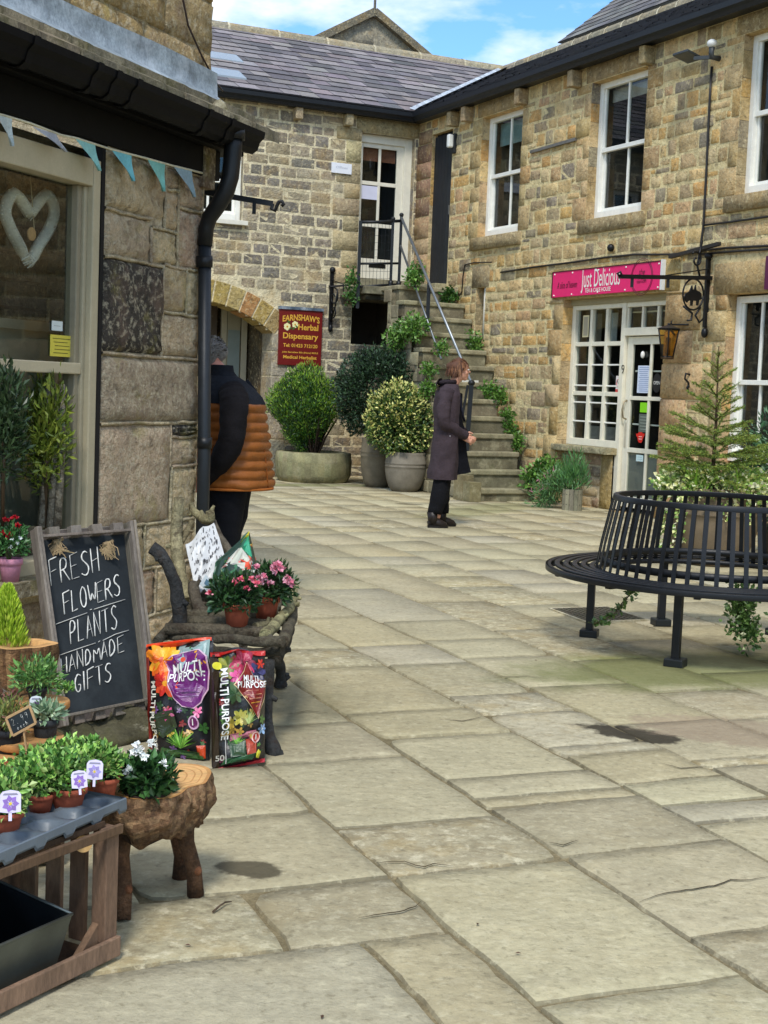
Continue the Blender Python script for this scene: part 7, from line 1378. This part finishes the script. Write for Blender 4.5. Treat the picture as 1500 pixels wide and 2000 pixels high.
branch([(318, 1246, 5.8), (380, 1247, 5.65), (460, 1249, 5.5), (552, 1254, 5.42)], [.012, .016, .019, .022], '#5f5848', 'seat_rail'); branch([(410, 1270, 5.7), (480, 1275, 5.6), (550, 1272, 5.5)], [.014, .018, .02], '#4c473c', 'seat_rail')
branch([(519, 1242, 5.5), (534, 1222, 5.7), (552, 1204, 5.95), (570, 1180, 6.2), (576, 1145, 6.4)], [.024, .024, .022, .022, .018], '#a19a70', 'arm_rail', 7); branch([(500, 1226, 5.75), (525, 1222, 5.8), (552, 1218, 5.9)], [.018, .018, .016], '#8a8262', 'arm_branch'); branch([(562, 1190, 6.2), (578, 1178, 6.2), (588, 1176, 6.2)], [.012, .01, .006], '#a19a70', 'twig', 1)
branch([(552, 1254, 5.45), (566, 1222, 5.9), (572, 1192, 6.4), (560, 1178, 6.9)], [.026, .024, .024, .02], '#5d5644', 'front_rail'); branch([(538, 1285, 5.6), (556, 1255, 6.0), (566, 1225, 6.5)], [.03, .03, .026], '#403c33', 'apron_branch')
branch([(522, 1290, 5.45), (518, 1400, 5.42), (522, 1440, 5.40), (534, 1470, 5.36)], [.03, .03, .034, .028], DKB, 'leg'); branch([(534, 1470, 5.36), (545, 1472, 5.34)], [.03, .022], DKB, 'foot', 0)
branch([(538, 1280, 6.4), (545, 1300, 6.5), (550, 1322, 6.55), (549, 1340, 6.56)], [.026, .024, .024, .032], DKB, 'leg'); branch([(352, 1232, 5.8), (352, 1330, 5.8), (350, 1430, 5.8)], [.03, .028, .03], DKB, 'leg', 0)
b = MB(); z_ = .405
for k in range(6):
    y_ = 5.72 + k * .18; xl, xr = -.88, -.46 - (k * .0); 
    b.tube([V((xl, y_ + .02, z_)), V(((xl + xr) / 2, y_, z_ + .008)), V((xr, y_ + .03, z_))], [.026, .028, .026], jit(hexc('#5f5848'), .15), 8)
for x_ in (-.55, -.9): b.tube([V((x_, 5.65, z_ - .035)), V((x_, 6.75, z_ - .035))], .02, hexc('#4c473c'), 8)
build('seat_branches', b, M_BARK, t)
# printed white sack on the seat back
q = [D(385, 1165, 6.3), D(443, 1098, 6.45), D(418, 1016, 6.62), D(362, 1062, 6.5)]; f = bagshape(q, .012, 3.3); root = thing('paper_sack', 'crumpled white sack with black lettering hung on the back of the rustic bench', 'sack', q[0]); b = MB(); b.grid([[f(i / 10, j / 12) for i in range(11)] for j in range(13)], hexc('#c9c9c6'), True); b.grid([[f(i / 10, j / 12, -.01, -1) for i in range(11)] for j in range(13)], hexc('#c9c9c6'), True); build('sack', b, M_BAG, root)
b = MB()
for k in range(150):
    u_, v_ = random.uniform(.06, .9), random.choice([.2, .36, .5, .62, .76, .88]) + random.uniform(-.03, .03); w_, h_ = random.uniform(.012, .03), random.uniform(.03, .06); sl_ = random.uniform(-.02, .02); b.face([f(u_, v_, .002), f(u_ + w_, v_ + sl_, .002), f(u_ + w_ + .01, v_ + h_, .002), f(u_ + .01, v_ + h_ - sl_, .002)], hexc('#33343a'))
build('print', b, M_BAG, root)
b = MB(); q2_ = [D(390, 1140, 6.2), D(402, 1122, 6.2), D(418, 1138, 6.2), D(406, 1157, 6.2)]; n_ = V((.2, -.8, .3)).normalized() * .003; b.face(q2_, hexc('#cdd6d8')); b.face([p - n_ for p in q2_], hexc('#b8c0c2')); tg_ = build('tag', b, M_SIGN, root); b = MB(); b.face([q2_[0].lerp(q2_[2], .3) + n_, q2_[1].lerp(q2_[3], .25) + n_, q2_[2].lerp(q2_[0], .2) + n_, q2_[3].lerp(q2_[1], .3) + n_], hexc('#5a7a8c')); build('print', b, M_SIGN, tg_)
# ================================================================ POTS
TER = hexc('#a1523a')
def tpot(c, r, h, name, label, col=TER, cat='plant pot', soil=True, n=28):
    t = thing(name, label, cat, c); b = MB(); pr = [(r * .68, 0), (r * .86, h * .68), (r * .88, h * .72), (r * .98, h * .73), (r, h), (r * .92, h), (r * .90, h * .88), (0, h * .88)]
    b.lathe(c, pr, col, n, colf=lambda a, k: SOIL if a >= 6 else col); build('pot', b, M_POT, t); return t
def plant(c, r, n, L, wd, pal, name, label, hz=.8, stemc='#4a5a2a', tip=None, flowers=None, cat='plant', fold=.25, up=.35, nst=8, shell=.8):
    t = thing(name, label, cat, c - Z * r * hz * .8); b = MB(); cloud(b, c, (r, r, r * hz), n, L, wd, pal, .25, shell, up, .65, tip=tip, fold=fold, cut=-.7); build('foliage', b, M_LEAF, t)
    b = MB(); stems(b, c - Z * r * hz, r * hz * 1.1, r * .7, nst, hexc(stemc), .0028); build('stems', b, M_LEAF, t)
    if flowers:
        cols, pts, fr_ = flowers; b = MB()
        for p in pts: 
            for k in range(14): 
                d = V((random.gauss(0, 1), random.gauss(-.4, 1), random.gauss(.5, .8))); b.leaf(V(p), d, fr_ * random.uniform(.7, 1.1), fr_ * .75, jit(random.choice(cols), .1), .3)
        build('flowers', b, M_LEAF, t)
    return t
DKL = hx('#24401f', '#2f4f27', '#3a5c2e', '#1d3419'); LTG = hx('#5a8a38', '#6f9c44', '#4a7630', '#84ad58', '#3a6228', '#94a860')
p1c = D(462, 1243, 5.75); p1c.z = .43; tpot(p1c, .062, .095, 'terracotta_pot', 'terracotta pot on the rustic bench, nearer of the pair, with a white stamp')
plant(p1c + Z * .125 + V((-.015, 0, 0)), .098, 1400, .034, .014, DKL, 'azalea', 'azalea with coral pink flowers in the nearer terracotta pot on the rustic bench', .85, flowers=(hx('#e8748a', '#f09aa8', '#e05a72'), [D(x, y, 5.68) for x, y in ((470, 1132), (458, 1138), (492, 1130), (482, 1150), (410, 1158), (500, 1140))], .02))
p2c = D(519, 1218, 5.98); p2c.z = .43; tpot(p2c, .060, .095, 'terracotta_pot', 'terracotta pot on the rustic bench, farther of the pair, beside the lichened arm')
plant(p2c + Z * .14 + V((.02, 0, 0)), .10, 1000, .036, .015, DKL, 'azalea', 'azalea with pale pink ruffled flowers in the farther terracotta pot on the rustic bench', .9, flowers=(hx('#f0a8ba', '#f6c4cf', '#e88aa2'), [D(x, y, 5.9) for x, y in ((542, 1103), (548, 1110), (536, 1112), (505, 1130), (516, 1128), (506, 1140), (500, 1108), (560, 1130), (567, 1138), (528, 1142))], .026))
b = MB(); k_ = D(450, 1222, 5.68); b.tube([k_ + V((math.cos(a) * .010, 0, math.sin(a) * .010)) for a in [j * .7 for j in range(10)]], .0018, hexc('#e0c8bc'), 4); 
# ================================================================ LOG TABLE
tz_ = .345; out = [G(x, y, tz_) for x, y in ((196, 1500), (215, 1487), (245, 1483), (290, 1487), (335, 1491), (368, 1491), (392, 1494), (408, 1499), (414, 1508), (408, 1520), (402, 1530), (385, 1534), (368, 1538), (352, 1552), (330, 1560), (295, 1562), (255, 1560), (220, 1555), (200, 1535), (192, 1515))]
def smooth_loop(P, n=3):
    Q = []
    for i in range(len(P)):
        a, b_ = P[i], P[(i + 1) % len(P)]
        for k in range(n): Q.append(a.lerp(b_, k / n))
    for _ in range(2): Q = [(Q[i - 1] + Q[i] * 2 + Q[(i + 1) % len(Q)]) / 4 for i in range(len(Q))]
    return Q
out = smooth_loop(out, 4); lc_ = sum(out, V()) / len(out); t = thing('log_table', 'low table made from a thick slice of log with bark edge on four branch legs', 'table', V((lc_.x, lc_.y, 0)))
b = MB(); rows = []
for r in (.0, .15, .2, .32, .36, .5, .53, .66, .69, .8, .83, .92, 1.0): rows.append([lc_ + (p - lc_) * max(r, .001) + Z * (noise.noise(p * 9) * .003 * (r < 1)) for p in out])
b.grid(rows, hexc('#d3a468'), True, True, colf=lambda a, k: jit(hexc('#bd8a52') if a in (1, 3, 5, 7, 9, 11) else hexc('#d6a86c'), .06)); build('table_top', b, M_CUT, t)
b = MB(); rows = []
for j in range(15):
    f = j / 14; row = []
    for i, p in enumerate(out):
        a = i / len(out) * 6.283; bark = noise.noise(V((math.cos(a) * 5, math.sin(a) * 5, f * 2.5))) * .022 + noise.noise(V((math.cos(a) * 17, math.sin(a) * 17, f * 6))) * .011
        sh = 1 + .05 * math.sin(f * 3.1) - .16 * max(0, f - .6) / .4; d_ = (p - lc_); q_ = lc_ + d_ * sh + d_.normalized() * bark * min(1, f * 8); q_.z = tz_ - .001 - f * (.125 + .035 * noise.noise(V((math.cos(a) * 2, math.sin(a) * 2, 7)))); row.append(q_)
    rows.append(row)
i0 = b.grid(rows, hexc('#7b5a40'), True, True, colf=lambda a, k: jit(hexc('#9a7a58' if noise.noise(V((k * .35, a * .5, 0))) > 0 else '#7d5e42'), .14)); b.fan(i0 + 14 * len(out), len(out), hexc('#4a3526')); build('bark_edge', b, M_BARK, t)
for (x, y, top_) in ((382, 1752, (360, 1630)), (352, 1718, (345, 1630)), (238, 1800, (240, 1640)), (225, 1740, (228, 1640))):
    g_ = G(x, y - 4); tp_ = D(top_[0], top_[1], (g_.y + lc_.y) / 2); tp_.z = .22; b = MB(); Q = [g_, g_.lerp(tp_, .35) + V((.006, 0, 0)), g_.lerp(tp_, .7) + V((-.004, 0, 0)), tp_]; b.tube(Q, [.024, .021, .022, .026], jit(hexc('#6b4d36'), .1), 12); b.ell(Q[1] + V((.012, -.012, 0)), .012, .012, .014, hexc('#8a5a3c'), 8, 6); build('leg', b, M_BARK, t)
sb_ = V((lc_.x, lc_.y, 0)); pw_ = D(287, 1532, 3.62); pw_.z = tz_ - .03; tpot(pw_, .062, .035, 'bedded_pot', 'dark pot sunk in the top of the log table, holding the white azalea', hexc('#2c211a'))
plant(pw_ + Z * .055 + V((.003, 0, .01)), .07, 800, .032, .021, hx('#2a4a24', '#35592c', '#406a34', '#21381c'), 'azalea', 'white flowering azalea with dark leaves in the top of the log table', .85, flowers=(hx('#f2f2ee', '#e6e8e2'), [D(x, y, 3.55) for x, y in ((268, 1456), (274, 1466), (264, 1470), (297, 1452), (282, 1478), (318, 1492), (250, 1505))], .017))
# ================================================================ TIMBER CRATE STAND
C0 = V((-.615, 3.36, 0)); cf = V((-.50, -.866, 0)).normalized(); cbk = V((-cf.y, cf.x, 0)); cbk = cbk if cbk.x < 0 else -cbk
t = thing('wooden_crate', 'brown wooden slatted crate on its side carrying the tray of pansies', 'crate', C0); CR = hexc('#6e5744'); Lc, Dc, Hc = 1.0, .36, .355
def cb(mb, a0, a1, d0, d1, z0, z1, col): mb.box(C0 + cf * a0 + cbk * d0 + Z * z0, cf * (a1 - a0), cbk * (d1 - d0), Z * (z1 - z0), col)
b = MB(); cb(b, 0, .045, 0, .045, .05, Hc - .02, jit(CR, .1)); build('corner_post', b, M_WOOD, t, bevel=.003)
b = MB(); cb(b, 0, .04, Dc - .04, Dc, .02, Hc - .02, jit(CR, .1)); build('corner_post', b, M_WOOD, t, bevel=.003)
for k, d0 in enumerate((.085, .165, .25)): b = MB(); cb(b, .012, .026, d0, d0 + .05, .03, Hc - .02, jit(CR, .2)); build('end_slat', b, M_WOOD, t, bevel=.002)
b = MB(); cb(b, 0, Lc, -.014, 0, .012, .062, hexc('#7d6450')); build('bottom_rail', b, M_WOOD, t, bevel=.003)
b = MB(); cb(b, 0, Lc, -.013, 0, Hc - .035, Hc - .012, hexc('#604a36')); build('top_rail', b, M_WOOD, t, bevel=.002)
b = MB(); cb(b, 0.03, Lc, .02, Dc - .0, Hc - .018, Hc - .004, hexc('#4d3a2a')); build('top_board', b, M_WOOD, t)
for z0 in (.03, .15, .26): b = MB(); cb(b, .03, Lc, Dc - .014, Dc, z0, z0 + .07, jit(hexc('#3d2f24'), .15)); build('back_slat', b, M_WOOD, t)
b = MB(); cb(b, .02, Lc, .01, Dc, .0, .018, hexc('#4d3a2a')); build('base_board', b, M_WOOD, t)
b = MB(); i = len(b.v); tri = [C0 + cbk * .02 + Z * .02, C0 + cf * .13 + cbk * .02 + Z * .02, C0 + cbk * .02 + Z * .14]; b.face(tri, hexc('#7a604a')); b.face([p + cbk * .02 for p in tri], hexc('#7a604a'))
for k in range(3): b.face([tri[k], tri[(k + 1) % 3], tri[(k + 1) % 3] + cbk * .02, tri[k] + cbk * .02], hexc('#7a604a'))
build('corner_block', b, M_WOOD, t)
# hanging wooden disc
hd = D(163, 1647, 3.30); t = thing('wooden_disc', 'small pale round wooden disc hanging on a cord from the crate', 'disc', hd - Z * .02); b = MB(); fr3 = (EYE - hd); fr3.z = 0; fr3.normalize(); b.tube([hd, hd + fr3 * .006], .021, hexc('#c6a06a'), 24); build('disc', b, M_CUT, t); b = MB(); b.tube([hd + Z * .02, hd + Z * .055 + V((.003, 0, 0))], .0015, hexc('#7d6a4a'), 4); build('cord', b, M_CLOTH, t)
# metal tin inside
t = thing('metal_trough', 'dark zinc rectangular trough standing inside the wooden crate', 'trough', C0 + cf * .5 + cbk * .1 + Z * .02); b = MB(); a0, a1, d0, d1, z0, z1 = .145, .80, .015, .26, .03, .155; fl_ = .025
def tq(a, d, z): return C0 + cf * a + cbk * d + Z * z
oo = [tq(a0, d0, z1), tq(a1, d0, z1), tq(a1, d1, z1 + .03), tq(a0, d1, z1 + .03)]; ii = [tq(a0 + fl_, d0 + fl_, z0), tq(a1 - fl_, d0 + fl_, z0), tq(a1 - fl_, d1 - fl_, z0), tq(a0 + fl_, d1 - fl_, z0)]
for k in range(4): b.face([oo[k], oo[(k + 1) % 4], ii[(k + 1) % 4], ii[k]], hexc('#6a6f68')); k2 = (k + 1) % 4; cm_ = sum(oo, V()) / 4; b.face([oo[k] + (cm_ - oo[k]) * .02, oo[k2] + (cm_ - oo[k2]) * .02, ii[k2] + Z * .004, ii[k] + Z * .004], hexc('#23272a'))
b.face([p + Z * .004 for p in ii], hexc('#1f2325')); build('tin', b, M_METAL, t); b = MB()
for k in range(4): b.tube([oo[k], oo[(k + 1) % 4]], .004, hexc('#6d736f'), 6)
build('rolled_rim', b, M_METAL, t)
# grey plastic carry tray
tzz = .375; T0 = D(245, 1543, 3.44); T0.z = tzz; T1 = D(-40, 1655, 2.94); T1.z = tzz; tf = (T1 - T0).normalized(); tbk = V((-tf.y, tf.x, 0)); tbk = tbk if tbk.x < 0 else -tbk; TL_ = (T1 - T0).length; TD = .27
t = thing('pot_tray', 'grey plastic carry tray with moulded cells holding the pansy pots on the crate', 'tray', T0); TG = hexc('#5f686f'); b = MB(); rows = []
nA, nB_ = 64, 26
def tzf(a, d): # cells of the tray
    ca = (a / .105) % 1; cd = (d / .09) % 1; r = math.hypot((ca - .5) * .105, (cd - .5) * .09); return -.03 if r < .030 else (-.03 * (1 - (r - .030) / .008) if r < .038 else 0)
for i in range(nA + 1):
    a = TL_ * i / nA; rows.append([T0 + tf * a + tbk * (TD * j / nB_) + Z * (tzf(a, TD * j / nB_) + (.008 if j == 0 else 0)) for j in range(nB_ + 1)])
b.grid(rows, TG, True)
lip = [[T0 + tf * (TL_ * i / 60) - tbk * x + Z * z for x, z in ((0, .008), (.004, .006), (.006, -.010 - .010 * (1 if (i // 4) % 3 == 0 else 0)), (.002, -.016 - .012 * (1 if (i // 4) % 3 == 0 else 0)))] for i in range(61)]; b.grid(lip, TG, False)
lip = [[T0 + tbk * (TD * i / 30) - tf * x + Z * z for x, z in ((0, .008), (.005, .005), (.006, -.016))] for i in range(31)]; b.grid(lip, TG, False); build('tray', b, mat('grey_plastic', rough=.4, var=.1, scale=12, bump=.05), t)
def ontray(x, y): p = G(x, y, tzz); return p
def card(c, w_, h_, name, label, face='#d9d0e6', fl='#8d6ab5', tilt=.15, ang=0.0, petals=7):
    t = thing(name, label, 'plant label', c); n_ = (EYE - c); n_.z = 0; n_.normalize(); r_ = Z.cross(n_).normalized(); n_ = (n_ * math.cos(ang) + r_ * math.sin(ang)); r_ = Z.cross(n_).normalized(); up = (Z * math.cos(tilt) - n_ * math.sin(tilt)).normalized(); b = MB()
    P = lambda x, y, e=0.0: c + r_ * x * w_ + up * y * h_ + n_ * e
    pts = [(-.5, .05), (-.5, .8), (-.38, .95), (0, 1.02), (.38, .95), (.5, .8), (.5, .05), (.12, 0), (-.12, 0)]; b.face([P(*p) for p in pts], hexc(face)); b.face([P(*p, -.0008) for p in pts], hexc(face)); b.face([P(-.08, -.35), P(.08, -.35), P(.08, .03), P(-.08, .03)], hexc(face)); build('card', b, M_SIGN, t); b = MB()
    for k in range(petals): a = 2 * math.pi * k / petals; ca, sa = math.cos(a), math.sin(a); b.face([P(ca * .08, .42 + sa * .08 * w_ / h_ * 1.0, .001 + k * .0001), P(ca * .25 - sa * .13, .42 + (sa * .25 + ca * .13) * w_ / h_, .001 + k * .0001), P(ca * .42, .42 + sa * .42 * w_ / h_, .001 + k * .0001), P(ca * .25 + sa * .13, .42 + (sa * .25 - ca * .13) * w_ / h_, .001 + k * .0001)], jit(hexc(fl), .15))
    b.face([P(math.cos(j) * .08, .42 + math.sin(j) * .08 * w_ / h_, .002) for j in range(6)], hexc('#e0c23c')); b.face([P(-.36, .80, .001), P(.36, .80, .001), P(.3, .88, .001), P(-.3, .88, .001)], hexc('#8f8a9c')); build('print', b, M_SIGN, t); return t
pots = [((138, 1570), .048, .056, 'terracotta pot at the front centre of the grey tray'), ((209, 1545), .038, .048, 'terracotta pot at the right end of the grey tray'), ((14, 1618), .046, .055, 'terracotta pot at the left end of the grey tray, against the picture edge'), ((175, 1535), .034, .045, 'terracotta pot half hidden behind the front centre one in the tray'), ((84, 1575), .036, .045, 'terracotta pot behind the tray front, nearly covered by leaves')]
pcs = []
for (x, y), r, h, lab in pots:
    c = ontray(x, y) + tbk * .008; c.z = tzz - .012; pcs.append((c, r, h)); tpot(c, r, h, 'terracotta_pot', lab)
PL = ['pansy plant with bright lobed leaves in the front centre pot of the tray', 'pansy plant in the right end pot of the grey tray', 'pansy plant in the left end pot of the tray', 'pansy plant in the half hidden pot of the tray', 'leafy pansy plant in the pot nearly covered by leaves']
for (c, r, h), lab in zip(pcs, PL):
    for _ in (0,): plant(c + Z * (h + .028) + tbk * .02, r * 1.55, 900, .019, .013, LTG, 'pansy', lab, .75, tip=(hexc('#a3cc62'), .2))
bl_ = [((30, 1540), .055, 'pansy plant at the left of the back row in the tray'), ((82, 1520), .06, 'pansy plant second from the left in the back row of the tray'), ((128, 1500), .055, 'pansy plant in the middle of the back row of the tray'), ((172, 1490), .045, 'pansy plant at the right of the back row of the tray')]
for (xy, r, lab) in bl_:
    c = D(xy[0], xy[1], 3.62); plant(c + Z * .012, r * 1.35, 1400, .020, .013, LTG, 'pansy', lab, .8, tip=(hexc('#a3cc62'), .2)); g_ = V((c.x, c.y, tzz - .01)); tpot(g_, .03, .045, 'terracotta_pot', lab.replace('pansy plant', 'terracotta pot').replace('in the tray', 'of the tray'))
card(D(20, 1588, 3.08), .046, .05, 'plant_tag', 'purple flower label in the left end pot of the tray', tilt=.2); card(D(156, 1540, 3.28), .038, .042, 'plant_tag', 'purple flower label in the front centre pot of the tray', tilt=.3, ang=.3); card(D(184, 1523, 3.36), .04, .048, 'plant_tag', 'pale purple flower label in front of the right end pot of the tray', fl='#9a8cc4', ang=-.2)
card(D(115, 1492, 3.5), .032, .022, 'plant_tag', 'small whitish label lying among the back row leaves', '#cfd4dc', '#b4b8c8', .9); card(D(70, 1393, 4.0), .036, .05, 'plant_tag', 'white tag with a dark flower on the wooden tiers', '#dcdfe0', '#5a4468', .05)
# ================================================================ WOODEN TIERS AND LOG PLANTER
t = thing('tiered_stand', 'rustic display stand of round wood slices with dark pots on it', 'stand', V((-.98, 4.05, 0)))
def disc(px_, y_, Y, r, th, name='shelf', col='#b98a55'):
    c = D(px_, y_, Y); b = MB(); b.lathe(c - Z * th, [(r * .96, 0), (r, th * .2), (r, th * .85), (r * .975, th)], hexc(col), 36, colf=lambda a, k: hexc('#a8743f')); i = len(b.v); b.v += [c + V((math.cos(a) * r * .975, math.sin(a) * r * .975, .0006)) for a in [k * math.pi / 18 for k in range(36)]]; b.fan(i, 36, hexc(col)); build(name, b, M_CUT, t); return c
s1_ = disc(80, 1368, 4.12, .085, .022); s2_ = disc(55, 1440, 3.98, .105, .022); s3_ = disc(-10, 1472, 3.9, .14, .022)
b = MB(); b.cbox(V((s1_.x + .03, s1_.y, .02)), .035, .03, s1_.z - .04, hexc('#8a6640'), .4); b.cbox(V((s2_.x + .03, s2_.y + .05, .02)), .12, .10, s2_.z - .045, hexc('#4a3826'), .4); b.cbox(V((s3_.x, s3_.y + .02, .02)), .16, .14, s3_.z - .045, hexc('#3f3122'), .2); build('support_block', b, M_WOOD, t)
lp = D(40, 1256, 4.45); lr, lh = .105, .145; t = thing('log_planter', 'hollow log planter with pale cut rim and rough bark at the left edge', 'planter', lp - Z * lh)
b = MB(); n = 48; rowsO = []
def lrad(k): a = 2 * math.pi * k / n; return lr * (1 + .10 * math.sin(a * 3 + 1) + .05 * math.sin(a * 7))
ring = lambda s_, z_: [lp + V((math.cos(2 * math.pi * k / n) * lrad(k) * s_, math.sin(2 * math.pi * k / n) * lrad(k) * s_, z_)) for k in range(n)]
b.grid([ring(.98, 0), ring(.66, .0), ring(.62, -.03), ring(.01, -.035)], hexc('#cf9f66'), True, True, colf=lambda a, k: jit(hexc('#cf9f66'), .06) if a < 2 else SOIL); build('cut_rim', b, M_CUT, t); b = MB(); rows = []
for j in range(12): f = j / 11; rows.append([lp + V((math.cos(2 * math.pi * k / n), math.sin(2 * math.pi * k / n), 0)) * (lrad(k) * (.985 - .06 * f) + noise.noise(V((math.cos(k * .131) * 6, math.sin(k * .131) * 6, f * 2))) * .014 * min(1, f * 6)) - Z * lh * f for k in range(n)])
b.grid(rows, hexc('#7d5c3c'), True, True, colf=lambda a, k: jit(hexc(('#7d5c3c', '#6a4c30', '#8f6c48')[k % 3]), .15)); build('bark', b, M_BARK, t)
b = MB(); b.cbox(V((lp.x - .02, lp.y, 0)), .2, .2, lp.z - lh - .002, hexc('#3f3122'), .3); tag(build('timber_block', b, M_WOOD, loc=V((lp.x, lp.y, 0))), 'dark timber block under the hollow log planter', 'block')
cc_ = D(14, 1205, 4.47); b = MB()
for k in range(2600):
    f = random.random() ** .8; a = random.uniform(0, 6.28); r_ = .068 * (1 - f) ** .7 * random.random() ** .4; p = V((cc_.x + math.cos(a) * r_, cc_.y + math.sin(a) * r_, lp.z - .02 + f * .19)); b.leaf(p, V((math.cos(a) * .5, math.sin(a) * .5, 1.0)), .026, .006, jit(random.choice(hx('#b3cc3c', '#9dbb30', '#c4d850', '#86a628')), .15), .1)
tag(build('conifer', b, M_NEEDLE, loc=V((cc_.x, cc_.y, lp.z - .03))), 'lime yellow dwarf conifer growing in the hollow log planter', 'plant')
def dpot(x, y, Y, r, h, label, col='#33373a'):
    c = D(x, y, Y); return c, tpot(c, r, h, 'plastic_pot', label, hexc(col))
c1, _ = dpot(88, 1452, 4.0, .040, .075, 'dark grey plastic pot with a pale succulent on the wooden tiers')
plant(c1 + Z * .088, .042, 240, .034, .012, hx('#9ab08a', '#7f9c78', '#b3c4a0', '#6d8a66'), 'succulent', 'pale green rosette succulent in the dark grey pot', .45, shell=.5, fold=.1)
c2, _ = dpot(16, 1470, 3.92, .042, .07, 'black plastic pot at the left edge beside the price tag', '#24262a'); plant(c2 + Z * .10, .055, 520, .022, .007, hx('#6d7a3a', '#8a8a4c', '#5a6a30', '#7a5a4a'), 'sedum', 'brownish green sedum in the black pot at the left edge', .9)
c3 = D(72, 1368, 4.12); tpot(c3, .032, .04, 'plastic_pot', 'small black pot on the upper wood slice under the log planter', hexc('#2a2c2e')); plant(c3 + Z * .07, .07, 620, .026, .009, hx('#4c7a3a', '#6a9448', '#3f6830', '#82a85a'), 'herb', 'feathery green herb on the upper wood slice', .8)
c4 = D(128, 1345, 4.3); plant(c4 + V((0, 0, .0)), .018, 90, .018, .012, LTG, 'seedling', 'tiny bright green seedling at the edge of the upper wood slice', .9); c5 = D(5, 1385, 4.1); plant(c5, .06, 500, .022, .007, hx('#6a5a48', '#7a6a50', '#8a5a50', '#5a6a3a'), 'heather', 'rusty brown heather like plant at the far left under the log planter', .9)
# price tag
pt = [D(12, 1406, 3.8), D(27, 1437, 3.8), D(69, 1412, 3.82), D(58, 1379, 3.82)]; t = thing('price_tag', 'small blackboard price tag reading 2.99 each in a wooden frame on a stick', 'price tag', D(50, 1470, 3.81)); n_ = V((.15, -1, .1)).normalized(); b = MB()
BLc, BRc, TRc, TLc = D(25, 1437, 3.8), D(70, 1412, 3.82), D(58, 1379, 3.82), D(12, 1403, 3.8)
b.face([BLc, BRc, TRc, TLc], hexc('#202426')); b.face([p - n_ * .004 for p in (BLc, BRc, TRc, TLc)], hexc('#6a5236')); build('slate', b, M_SIGN, t); b = MB()
for p_, q_ in ((BLc, BRc), (BRc, TRc), (TRc, TLc), (TLc, BLc)): b.bar(p_, q_, .005, .006, hexc('#b89468'))
build('frame', b, M_CUT, t); b = MB(); b.bar(D(46, 1425, 3.815), D(54, 1480, 3.815), .008, .004, hexc('#b89468')); build('stick', b, M_CUT, t); b = MB()
def onl(u, v): return BLc * (1 - u) * (1 - v) + BRc * u * (1 - v) + TRc * u * v + TLc * (1 - u) * v + n_ * .002
def wr2(w_, u0, v0, du, dv):
    for i, ch in enumerate(w_):
        for st__ in FONT.get(ch, []): b.tube([onl(u0 + du * (i + .85 * a), v0 + dv * v) for a, v in st__], .0009, CK, 4, flat=.4)
wr2('2.99', .14, .46, .19, .36); wr2('each', .26, .14, .13, .22); build('chalk_writing', b, M_SIGN, t)
# pink pot on the sill
sx, sh = WL.px(16, 1150, .05); pk = WL.P(sx, SIL, .06); tpot(pk, .055, .105, 'pink_pot', 'small pink metal pot on the shop window sill', hexc('#c98aa0'))
plant(pk + Z * .18 + V((.0, -.02, 0)), .085, 700, .03, .014, hx('#2f5a2c', '#3d6a36', '#4c7a40'), 'flowering_plant', 'red and white flowering plant in the pink pot on the window sill', .95, flowers=(hx('#b81f2c', '#d02a38', '#a01824'), [D(x, y, pk.y - .06) for x, y in ((12, 1016), (33, 1028), (5, 1040), (18, 1046), (28, 1012))], .022))
b = MB(); 
for (x, y) in ((24, 1053), (34, 1060), (20, 1068), (40, 1050)):
    for k in range(8): b.leaf(D(x, y, pk.y - .07), V((random.gauss(0, 1), -.5, random.gauss(0, 1))), .012, .010, hexc('#dfe6e2'))
tag(build('white_blossom', b, M_LEAF, loc=D(24, 1053, pk.y - .07)), 'tiny white blossoms below the red flowers on the window sill', 'flowers')
# fallen twig and leaves
b = MB(); b.tube([G(416, 1781, .006), G(428, 1770, .012), G(440, 1762, .012), G(452, 1761, .006)], [.0035, .003, .0025, .0015], hexc('#5a4a3a'), 6); tag(build('twig', b, M_BARK, loc=G(416, 1781)), 'small curled dry twig on the flagstones near the log table', 'twig')
b = MB()
for (x, y) in ((374, 1847), (602, 1238), (640, 1330), (1050, 1290), (505, 1372), (610, 1360), (1005, 1862), (935, 1803), (1135, 1266), (1400, 1284), (820, 1258), (628, 1990)):
    p = G(x, y, .006); a = random.uniform(0, 6.28); b.leaf(p, V((math.cos(a), math.sin(a), .1)), .018, .009, jit(hexc('#5a3f2c'), .2), .3, Z)
tag(build('leaf_litter', b, M_LEAF, loc=G(602, 1238)), 'scattered brown dead leaves on the paving', 'leaf litter', kind='stuff')

# ---------------------------------------------------------------- repeats share a group
GR = {'terracotta_pot': 'terracotta pots on tray and rustic bench', 'pansy': 'young pansy plants in the grey tray', 'plant_tag': 'printed plant labels among the pots', 'compost_bag': 'printed compost bags by the rustic bench', 'plastic_pot': 'dark plastic pots on the wooden tiers', 'azalea': 'potted flowering azaleas', 'ivy': 'patches of ivy', 'notice': 'paper notices behind glass', 'sticker': 'stickers on the shop door', 'iron_bracket': 'iron hanging brackets', 'cable': 'cables on the walls', 'indoor_plant': 'plants inside the shop window', 'wall_hook': 'small iron wall hooks', 'weed': 'weeds on the stone steps', 'person': 'people in the courtyard', 'plant_pot': 'ribbed pots with round bushes'}
for o in list(COL.objects):
    if o.parent is None and 'category' in o:
        k = o.name.split('.')[0]
        if k in GR: o['group'] = GR[k]
